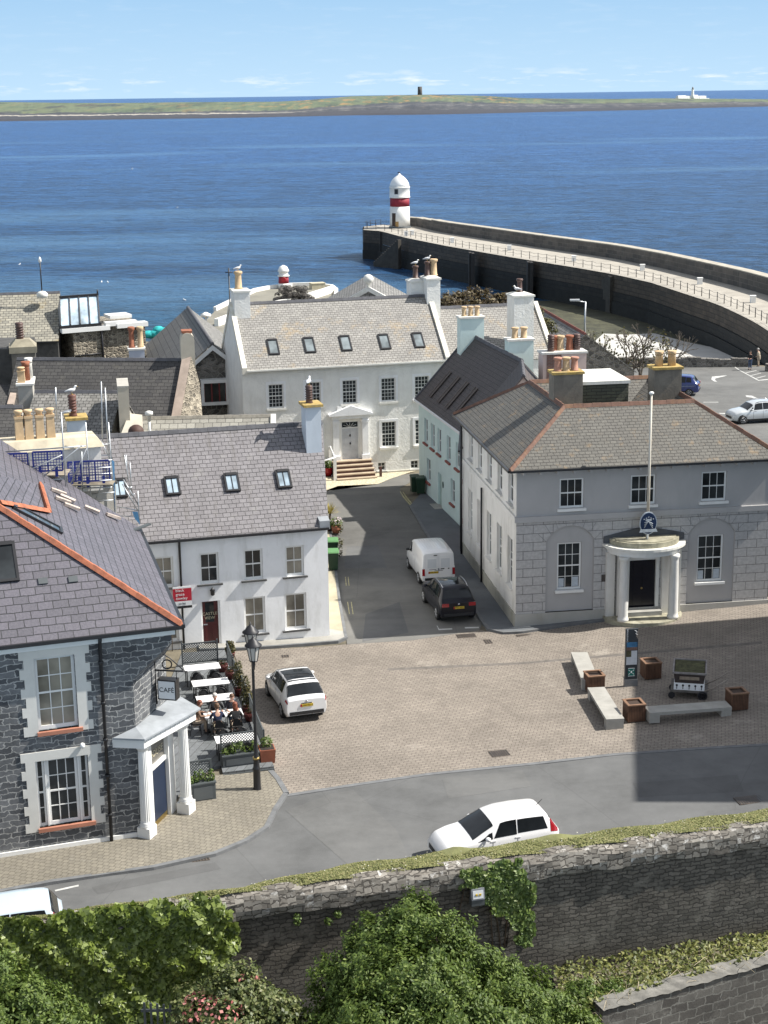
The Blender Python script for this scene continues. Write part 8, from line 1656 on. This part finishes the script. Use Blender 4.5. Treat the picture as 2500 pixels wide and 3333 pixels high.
# floodlight
a=onwall(WF,1548,2902); p=WF@Vector((a[0],-.12,a[1])); fl_=thing('floodlight','small grey square floodlight fixed on the castle wall beside the ivy','floodlight',p,R(WPHI)); MB().hexa([(-.2,-.16,-.13),(.2,-.16,-.13),(.2,.02,-.13),(-.2,.02,-.13)],[(-.2,-.1,.2),(.2,-.1,.2),(.2,.04,.2),(-.2,.04,.2)]).build('housing',mat('flood_grey',(.2,.21,.23),.5,.1),fl_); MB().hexa([(-.16,-.163,-.09),(.16,-.163,-.09),(.16,-.15,-.09),(-.16,-.15,-.09)],[(-.16,-.118,.15),(.16,-.118,.15),(.16,-.1,.15),(-.16,-.1,.15)]).build('lens',mat('lens_white',(.6,.62,.64),.2,.05),fl_); MB().box(-.08,-.02,-.16,-.14,.0,.06).box(.03,.09,-.16,-.14,.0,.06).build('led_chips',plateY,fl_); MB().box(-.2,.2,-.14,.1,-.33,-.14).build('bracket_box',dgrey,fl_)
def onYv(l): 
    o=[]
    for u,v,Y,rr_ in l:
        p=ONP(u,v,(0,Y,0),(0,1,0)); o.append((p.x,p.y,p.z,rr_,rr_,rr_*.85))
    return o
def shrub(nm,label,cat,bl,n,size,m,seed,clump=120,trunk=True,asp=2.2,pink=None,hgt=-3):
    B=onYv(bl); cx=sum(b[0] for b in B)/len(B); cy=sum(b[1] for b in B)/len(B); o=thing(nm,label,cat,(cx,cy,hgt),world=True)
    leaves('crown',m,B,n,size,o,seed=seed,clump=clump,aspect=asp,up=.35,shell=.55)
    mb=MB(); rr=random.Random(seed)
    mb.tube([(cx,cy,hgt),(cx+.1,cy,hgt+1.2)],[.16,.11],8)
    for b in B: mb.tube([(cx+.1,cy,hgt+1.0),((cx+b[0])/2+rr.uniform(-.1,.1),(cy+b[1])/2,(hgt+1.2+b[2])/2),(b[0],b[1],b[2]+b[5]*.4)],[.08,.06,.02],6)
    mb.build('trunk',stem,o)
    if pink: leaves('blossom',LP,onYv(pink),230,.1,o,seed=seed+1,aspect=1.2,shell=.7)
    return o
shrub('feathery_shrub','large feathery dark green conifer bush filling the middle foreground below the wall','bush',[(1345,3000,39,.75),(1270,3090,38.6,1.05),(1420,3090,38.4,1.05),(1170,3190,38,1.1),(1330,3210,37.4,1.35),(1500,3190,38,1.15),(1090,3300,37.5,.95),(1620,3230,38.3,1.05),(1750,3280,38.3,.9),(1480,3300,37,1.3),(1250,3350,36.5,1.4),(1640,3350,37,1.25),(1850,3335,38.3,.65),(1900,3370,38,.5)],120000,.055,LC,21,clump=900)
shrub('feathery_shrub','feathery green conifer bush at the bottom left corner below the ivy','bush',[(-40,3210,36.5,.9),(70,3290,36,1.0),(190,3345,36,.9),(0,3390,35.5,1.2)],30000,.055,LC,22,clump=300)
shrub('rhododendron','rounded bush with small leaves and pink flower clusters at the bottom','bush',[(640,3300,37,.75),(760,3240,37.2,.8),(870,3290,37.2,.75),(730,3370,36.5,1.1),(930,3350,37.3,.6)],24000,.075,LR,23,clump=420,asp=1.5,pink=[(650,3290,36.6,.55),(720,3310,36.2,.6),(590,3330,36.6,.3),(810,3190,36.9,.3)])
shrub('low_scrub','low green scrub at the foot of the castle wall right of the large bush','bush',[(1900,3240,41.2,.45),(2000,3235,41.6,.4),(1960,3290,41,.4),(2060,3225,41.9,.3)],6500,.05,LG,24,clump=120)
# lower garden wall with weeds on its bank
LWZ=-.75; A=Z(1962,3292,LWZ); B=Z(2560,3122,LWZ); LF=frame(A,B); L_=(B-A).to_2d().length
lw2=thing('garden_wall','lower grey stone wall crossing the bottom right corner below the weedy bank','wall',(A.x,A.y,-4),world=True); mb=MB(LF); mb.hexa([(0,0,-5),(L_+6,0,-5),(L_+6,.6,-5),(0,.6,-5)],[(0,0,LWZ-.02),(L_+6,0,LWZ-.02),(L_+6,.6,LWZ),(0,.6,LWZ)]); mb.build('stonework',brick('grey_big_rubble',(.055,.05,.045),(.105,.098,.088),(.15,.145,.13),.6,.28,.025,rough=.95,wobv=.22,big=.8,bst=1.,patch=((.2,.19,.17),.6,1.2,.55)),lw2); mb=MB(LF); mb.grid(lambda u,v:(u*(L_+6),-.06+.7*v,LWZ+.02*math.sin(u*60)+.015*math.sin(u*170+v*3)+.04),120,4); mb.build('coping',mat('cope_grey',(.17,.165,.15),.95,.3,3,bmp=.6,bsc=8,stain=((.42,.4,.36),.5)),lw2)
mb=MB(); q0=LF@Vector((-1,.4,0)); q1=LF@Vector((L_+6,.4,0)); fw0=WF@Vector((q0.x+16.2,.15,0)); fw1=WF@Vector((q1.x+16.5,.15,0)); mb.poly([(q0.x,q0.y,LWZ-.25),(q1.x,q1.y,LWZ-.1),(fw1.x,fw1.y,LWZ-.2),(fw0.x,fw0.y,LWZ-.75)]); tag(mb.build('bank',earth),kind='structure')
r=np.random.default_rng(12); n=7000; u=r.random(n); v=r.random(n)**1.5; a=np.outer(1-u,np.array(q0))+np.outer(u,np.array(q1)); b=np.outer(1-u,np.array(fw0))+np.outer(u,np.array(fw1)); P=a*(1-v)[:,None]+b*v[:,None]; P[:,2]=LWZ-.12+r.random(n)*.28*(.4+.6*np.sin(u*23)**2)-.3*v; nr=r.normal(size=(n,3))*.6+np.array([0,-.3,1]); nr/=np.linalg.norm(nr,axis=1)[:,None]; leafmesh('weeds',LY,P,nr,.075,r,2.0,.6,None,None,None,None,'stuff')
mb=MB(); rr=random.Random(6); dry=mat('dry_stem',(.45,.38,.26),.9,.2,5)
for k in range(70):
    t=rr.random(); p=q0.lerp(q1,t)+Vector((rr.uniform(-.2,.3),rr.uniform(-.3,.6),0)); z=LWZ-.1; d=Vector((rr.uniform(-.35,.35),rr.uniform(-.3,.1),0)); h=rr.uniform(.1,.5); mb.tube([(p.x,p.y,z),(p.x+d.x,p.y+d.y,z+h),(p.x+d.x*2.2,p.y+d.y*2.2,z+h*.75)],.008,4,cap=False)
tag(mb.build('dry_stems',dry),kind='stuff')
a=onwall(WF,2078,3205); p=WF@Vector((a[0],-.12,a[1])); o=thing('slate_slab','small round topped dark slab leaning on the castle wall among the weeds','slab',(p.x,p.y,p.z-.3),R(WPHI)); MB().hexa([(-.16,-.08,0),(.16,-.08,0),(.16,0,0),(-.16,0,0)],[(-.16,.0,.42),(.16,.0,.42),(.16,.06,.42),(-.16,.06,.42)]).lathe([(.16,-.03),(.16,.03)],n=20).build('slab',dgrey,o)
p=ONP(535,3333,(0,37.2,0),(0,1,0)); q=ONP(535,3262,(0,37.2,0),(0,1,0)); o=thing('garden_railing','dark slatted garden railing at the bottom between the ivy and the flowering bush','railing',(p.x,p.y,p.z-1)); hh=q.z-p.z+1
for k in range(6): MB().box(-.5+.17*k-.03,-.5+.17*k+.03,-.02,.02,0,hh-.02*k).build('post',dgrey,o)
MB().box(-.6,.5,.02,.05,hh-.3,hh-.22).box(-.6,.5,.02,.05,.4,.5).build('rail',dgrey,o)
# scrub by the shore
shrub('shore_scrub','brown green scrub bank beyond the Georgian roof near the harbour water','scrub',[(1470,985,135,1.3),(1530,982,135,1.4),(1600,988,135,1.3),(1660,995,135,1.2),(1450,1000,133,1.3)],8000,.13,leafmat('leaf_scrub',[(0,(.06,.045,.03)),(.5,(.12,.09,.05)),(1,(.2,.16,.07))]),31,clump=140,hgt=-2); shrub('low_bush','small olive green bush beside the white terrace chimney','bush',[(1760,1075,112,.9),(1768,1040,112.5,.7),(1750,1100,111.5,.8)],1500,.16,LO,32,clump=40,hgt=0)
# bare leafless shrub by the car park
bs=ONP(2080,1215,(0,134,0),(0,1,0)); bs.x-=1.2; ob=thing('bare_shrub','large leafless twiggy shrub between the red ridged roof and the car park','bush',(bs.x,134,bs.z-.8),world=False); mb=MB(); mb2=MB(); rr=random.Random(17)
def twig(mbt,p,d,l,r_,k):
    if k==0 or l<.12: return
    q=p+d*l; m_=(p+q)/2+Vector((rr.uniform(-.06,.06),rr.uniform(-.06,.06),rr.uniform(0,.06)))*l; mbt.tube([p,m_,q],[r_,r_*.85,r_*.7],4 if k<4 else 5,cap=False)
    for _ in range(rr.choice((2,2,3))):
        e=(d+Vector((rr.gauss(0,.45),rr.gauss(0,.45),rr.gauss(.1,.3)))).normalized(); twig(mbt,q,e,l*rr.uniform(.6,.82),r_*.68,k-1)
for x in(-2.2,-1.1,0,1.0,2.0):
    for _ in range(3): d=Vector((rr.gauss(x*.12,.4),rr.gauss(0,.4),1)).normalized(); twig(mb,Vector((x+rr.uniform(-.3,.3),rr.uniform(-.6,.6),0)),d,rr.uniform(.85,1.15),.075,6)
ob.scale=(1.35,1.2,1.55); mb.build('branches',mat('bark_grey',(.13,.11,.09),.9,.3,3),ob); MB().tube([(-2.4,0,.05),(0,0,.15),(2.2,0,.05)],.13,7).build('trunk',MATS['bark_grey'],ob); leaves('sparse_leaves',LO,[(x,0,1.8,1.3,1.2,1.4) for x in(-2,0,2)],420,.12,ob,seed=77,shell=.3)
# ================================================================ PEOPLE
def skin(nm,chains,m,par,sub=2,root=0):
    V=[];Rr=[];E=[];ix={}
    for ch in chains:
        pr=None
        for q in ch:
            key=(round(q[0],4),round(q[1],4),round(q[2],4))
            if key not in ix: ix[key]=len(V); V.append(q[:3]); Rr.append(q[3] if isinstance(q[3],tuple) else (q[3],q[3]))
            k=ix[key]
            if pr is not None and pr!=k: E.append((pr,k))
            pr=k
    me=bpy.data.meshes.new(nm); me.from_pydata(V,E,[]); o=bpy.data.objects.new(nm,me); COL.objects.link(o)
    md=o.modifiers.new('skin','SKIN'); md.use_smooth_shade=True
    if not me.skin_vertices: 
        bm=bmesh.new(); bm.from_mesh(me); bm.verts.layers.skin.verify(); bm.to_mesh(me); bm.free()
    sv=me.skin_vertices[0].data
    for k,rad in enumerate(Rr): sv[k].radius=rad
    sv[root].use_root=True
    sb=o.modifiers.new('sub','SUBSURF'); sb.levels=sb.render_levels=sub; me.materials.append(m); o.parent=par; return o
skinm=mat('skin',(.5,.3,.22),.55,.1,8)
def fingers(h,d,up,s):
    """five finger chains from palm h along direction d"""
    d=Vector(d).normalized(); sd=Vector(up).cross(d).normalized()*s; out=[]; palm=Vector(h)+d*.075
    for k,l in enumerate((.066,.075,.07,.055)):
        a=palm+sd*(.03-.02*k); b=a+d*l*.55-Vector(up)*.006; c=a+d*l-Vector(up)*.022; out.append([(*h,.026),(*(palm+sd*(.03-.02*k)*.8),.012),(*b,.0095),(*c,.008)])
    t0=Vector(h)+d*.03+sd*.035; t1=t0+d*.035+sd*.02; out.append([(*h,.026),(*t0,.012),(*t1,.0095)]); return out
def person(label,loc,rz,top,bottom,hairm,lean=.08,head=(0,.06),hands=None,hair='short',sleeve=True,coat=False,seated=True,dress=None,look=-.05,shoe=None,fem=False,group=None):
    o=thing('person',label,'person',loc,rz,group); s=1.0
    H=Vector((0,0,.52 if seated else .95)); ch=H+Vector((0,lean,.42)); nk=H+Vector((0,lean*1.25,.56)); sw_=.155 if fem else .18
    hd=nk+Vector((head[0],head[1],.16)); knees=[(sg*.11,.42,.5) if seated else (sg*.1,.03,.5) for sg in(-1,1)]; feet=[(sg*.11,.4,.09) if seated else (sg*.1,0,.09) for sg in(-1,1)]; hips=[(sg*.1,.02,H.z-.02) for sg in(-1,1)]
    if hands is None: hands=[(-.2,.46,.78),(.2,.46,.78)]
    body=[[(*H,.13),(*(H+Vector((0,lean*.5,.2))),.125),(*ch,(.14,.11)),(*nk,.055),(*(nk+Vector((head[0]*.4,head[1]*.4,.07))),.055),(*(hd-Vector((0,-.015,.03))),.085),(*(hd+Vector((0,0,.05))),(.09,.095)),(*(hd+Vector((0,-.005,.1))),.06)]]
    slv=[[(*(H+Vector((0,lean*.4,.02))),.15),(*(H+Vector((0,lean*.55,.2))),.14 if fem else .155),(*ch,(.165,.125)),(*(nk-Vector((0,0,.05))),.085)]]
    for i,sg in enumerate((-1,1)):
        sh=ch+Vector((sg*sw_,0,.05)); hn=Vector(hands[i]); el=(sh+hn)/2+Vector((sg*.09,-.09,-.1)); dv=(hn-el).normalized(); wr_=hn-dv*.07
        body.append([(*ch,(.14,.11)),(*sh,.055),(*el,.04),(*wr_,.028),(*hn,.026)]); body+=fingers(hn,(dv.x,dv.y,min(dv.z,0)*.3),(0,0,1),-sg)
        body.append([(*H,.13),(*hips[i],.085),(*knees[i],.055),(*feet[i],.038),(feet[i][0],feet[i][1]+.14,.05,.03)])
        slv.append([(*ch,(.165,.125)),(*sh,.068),(*el,.055),(*(wr_ if sleeve else el.lerp(wr_,.1)),.043)])
    skin('body',body,skinm,o); skin('top',slv,top,o)
    tr=[[(*H,.145)]]
    for i in(0,1): tr.append([(*H,.145),(*hips[i],.1),(*knees[i],.07),(feet[i][0],feet[i][1],feet[i][2]+.06,.055)])
    skin('trousers',tr[1:],bottom,o)
    mb=MB()
    for f in feet: mb.ell((f[0],f[1]+.06,.05),(.05,.14,.055),10,6)
    mb.build('shoes',shoe or black,o)
    if coat: skin('coat',[[(*(H+Vector((0,0,.3))),.17),(*(H+Vector((0,0,.0))),.18),(*(H-Vector((0,0,.35))),.2)]],top,o)
    hb_=MB(); h=hd+Vector((0,-.02,.075)); hb_.ell(h,(.1,.11,.085),14,8); hb_.ell(hd+Vector((0,-.06,.02)),(.092,.07,.1),12,8)
    if hair=='long': hb_.ell(hd+Vector((0,-.085,-.1)),(.1,.055,.17),12,8)
    hb_.build('hair',hairm,o); fc=MB(); fc.ell(hd+Vector((0,.1,.0)),(.014,.02,.022),8,6)
    for sg in(-1,1): fc.ell(hd+Vector((sg*.092,.0,.0)),(.012,.022,.03),8,6)
    fc.build('nose_and_ears',skinm,o); ey=MB()
    for sg in(-1,1): ey.ell(hd+Vector((sg*.034,.083,.035)),(.013,.008,.007),8,6)
    ey.build('eyes',black,o); MB().ell(hd+Vector((0,.083,-.05)),(.024,.008,.007),8,6).build('mouth',mat('lips',(.3,.1,.09),.5,.1),o); return o
def cloth(n,c,**k): return mat(n,c,.9,.2,6,bmp=.3,bsc=30,**k)
blk=cloth('black_jacket',(.02,.02,.022)); nvy=cloth('navy_puffer',(.012,.018,.05)); beige=cloth('beige_cloth',(.42,.34,.26)); brown=cloth('brown_coat',(.2,.12,.08)); denim=cloth('denim',(.06,.09,.16)); khaki=cloth('khaki',(.3,.26,.18))
chk=brick('checked_shirt',(.08,.09,.12),(.42,.42,.42),(.02,.02,.03),.07,.07,.012,wobv=0,big=.05,bst=.1)
hg=mat('grey_hair',(.5,.48,.45),.7,.15,20); hbn=mat('brown_hair',(.12,.065,.035),.6,.25,20); hdk=mat('dark_hair',(.05,.03,.02),.6,.25,20); hau=mat('auburn_hair',(.2,.06,.03),.6,.25,20)
T=TP[3]; d=dirv(tph); n=Vector((-d.y,d.x,0))
def seat_at(dx,dy,rz): p=T+d*dx+n*dy; return (p.x,p.y,DZT),R(tph+rz)
for lab,dx,dy,rz,kw,cl in (('grey haired man in a black jacket and dark glasses facing us at the cafe table',-.22,.62,180,dict(top=blk,bottom=denim,hairm=hg,lean=-.02,head=(0,.03)),'chair of the grey haired man'),
    ('person in a checked shirt bending over the far right side of the cafe table',.42,.62,180,dict(top=chk,bottom=denim,hairm=hbn,lean=.14,head=(0,.1)),'chair of the person in the checked shirt'),
    ('person in a navy padded jacket sitting with back to us at the cafe table',-.3,-.66,0,dict(top=nvy,bottom=khaki,hairm=hbn,lean=.12,head=(0,.06)),'chair of the person in the navy jacket'),
    ('woman with long auburn hair and a dark top sitting with back to us',.4,-.66,0,dict(top=blk,bottom=beige,hairm=hau,hair='long',lean=.06,fem=True,sleeve=False),'chair of the woman with long auburn hair'),
    ('person in brown and cream clothes sitting at the left end of the cafe table',-1.12,.05,-90,dict(top=brown,bottom=beige,hairm=hau,lean=.12,head=(0,.08),fem=True),'chair at the left end of the occupied table')):
    loc,rot=seat_at(dx,dy,rz); person(lab,loc,rot,group='people at the cafe table',**kw); clone(ch0,loc,rot,'black '+cl)
p=Z(2441,1203,-1.28); person('person in a black jacket and blue jeans standing at the harbour wall',(p.x,p.y,g(p.x,p.y)),R(150),blk,denim,hdk,seated=False,hands=[(-.12,.26,1.1),(.12,.26,1.1)],lean=.02,head=(0,.05),hair='long')
p2=Vector((p.x+1.25,p.y+1.9,0)); person('person in a long pale hooded coat standing beyond the low harbour wall',(p2.x,p2.y,-1.35),R(60),cloth('pale_coat',(.42,.36,.28)),beige,hg,seated=False,hands=[(-.14,.2,1.0),(.14,.2,1.0)],lean=.05,coat=True)
# plates, glasses and cups on the occupied table
gls=glass('tumbler_glass',(.4,.42,.42),.05)
tw_=mat('plate_white',(.8,.8,.78),.3,.03); prev=None
for k,(dx,dy) in enumerate(((-.5,.1),(-.1,-.12),(.25,.05),(.5,-.15))):
    q=T+d*dx+n*dy; lab=['round white plate at the left end of the occupied table','white plate in front of the navy jacket','white plate in the middle of the occupied table','white plate before the woman with auburn hair'][k]; z=DZT+.75
    if prev is None: prev=thing('plate',lab,'plate',(q.x,q.y,z),0,'plates on the occupied cafe table'); MB().lathe([(.06,0),(.11,.012),(.13,.02),(.1,.014)],n=18).build('dish',tw_,prev)
    else: clone(prev,(q.x,q.y,z),0,lab)
prev=None
for k,(dx,dy) in enumerate(((-.62,.22),(-.55,.26),(.12,.15))):
    q=T+d*dx+n*dy; lab=['clear tumbler at the left end of the occupied table','second clear tumbler beside the first at the left table end','clear tumbler near the middle of the occupied table'][k]; z=DZT+.75
    if prev is None: prev=thing('drinking_glass',lab,'glass',(q.x,q.y,z),0,'glasses on the occupied cafe table'); MB().lathe([(.03,0),(.036,.13),(.031,.13),(.028,.01)],n=14).build('tumbler',gls,prev)
    else: clone(prev,(q.x,q.y,z),0,lab)
# ================================================================ GULLS
gw_=mat('gull_white',(.8,.8,.79),.7,.04,9); gg=mat('gull_grey',(.38,.4,.43),.7,.08,9); gy_=mat('gull_beak',(.6,.4,.04),.4,.1)
def gull_proto(label,loc,rz):
    o=thing('gull',label,'gull',loc,rz,'gulls perched on the chimneys'); mb=MB()
    mb.tube([(-.30,0,.13),(-.22,0,.155),(-.1,0,.19),(.02,0,.2),(.1,0,.22),(.14,0,.28),(.155,0,.335),(.185,0,.37),(.225,0,.37),(.245,0,.36)],[.012,.035,.075,.09,.08,.052,.045,.05,.04,.012],12); mb.build('body',gw_,o)
    for s in(-1,1):
        w_=MB().tube([(.09,s*.06,.22),(-.02,s*.085,.21),(-.15,s*.065,.185),(-.28,s*.03,.155),(-.37,s*.01,.14)],[.03,.055,.05,.025,.006],8).build('wing',gg,o); MB().tube([(-.27,s*.036,.16),(-.4,s*.008,.137)],[.02,.006],6).build('wing_tip',black,w_)
        MB().tube([(0,s*.035,.13),(.01,s*.035,0)],.008,5).tube([(.01,s*.035,.006),(.06,s*.035,.006)],.01,5).build('leg',gy_,o)
    MB().tube([(.24,0,.362),(.285,0,.352),(.297,0,.343)],[.012,.009,.004],6).build('beak',gy_,o); e_=MB()
    for s in(-1,1): e_.ell((.205,s*.043,.38),(.007,.004,.007),6,4)
    e_.build('eyes',black,o); return o
def proj(p):
    q=Vector(p)-CAMP; k=q.dot(cf); return 1250+FPX*q.dot(cr)/k,1666.5-FPX*q.dot(cu)/k
g0=None
for u,v,rz,lab in((780,910,20,'gull on the left chimney pot of the Georgian house'),(1368,880,10,'gull on the smaller dark pot of the right Georgian chimneys'),(1411,872,0,'gull on the tall pot at the right end of the Georgian roof'),(1013,1250,80,'gull on the dark pot of the cottage chimney by the lane'),(239,1285,15,'gull on the red pot of the cottage chimney by the scaffold')):
    p=min(POTS,key=lambda P:(Vector(proj(P))-Vector((u,v))).length)
    if g0 is None: g0=gull_proto(lab,p,R(rz))
    else: clone(g0,p,R(rz),lab)
p=ONP(222,1354,(0,71.5,0),(0,1,0)); clone(g0,p,R(15),'gull crouched on the yellow cap of the cottage chimney by the scaffold')
p=ONP(1683,948,(0,95.6,0),(0,1,0)); clone(g0,p+Vector((0,0,-.05)),R(200),'gull on the cap of the white terrace chimney')
for k,(u,v) in enumerate(((430,551),(577,676),(64,861),(331,918),(351,919),(601,977))):
    p=Z(u,v,SEAZ); o=clone(g0,(p.x,p.y,SEAZ-.16),R(30*k),'tiny white gull floating on the open blue sea left of the lighthouse','gulls floating on the sea')
    if k==0: o.scale=(2,2,2); o.location.z-=.1
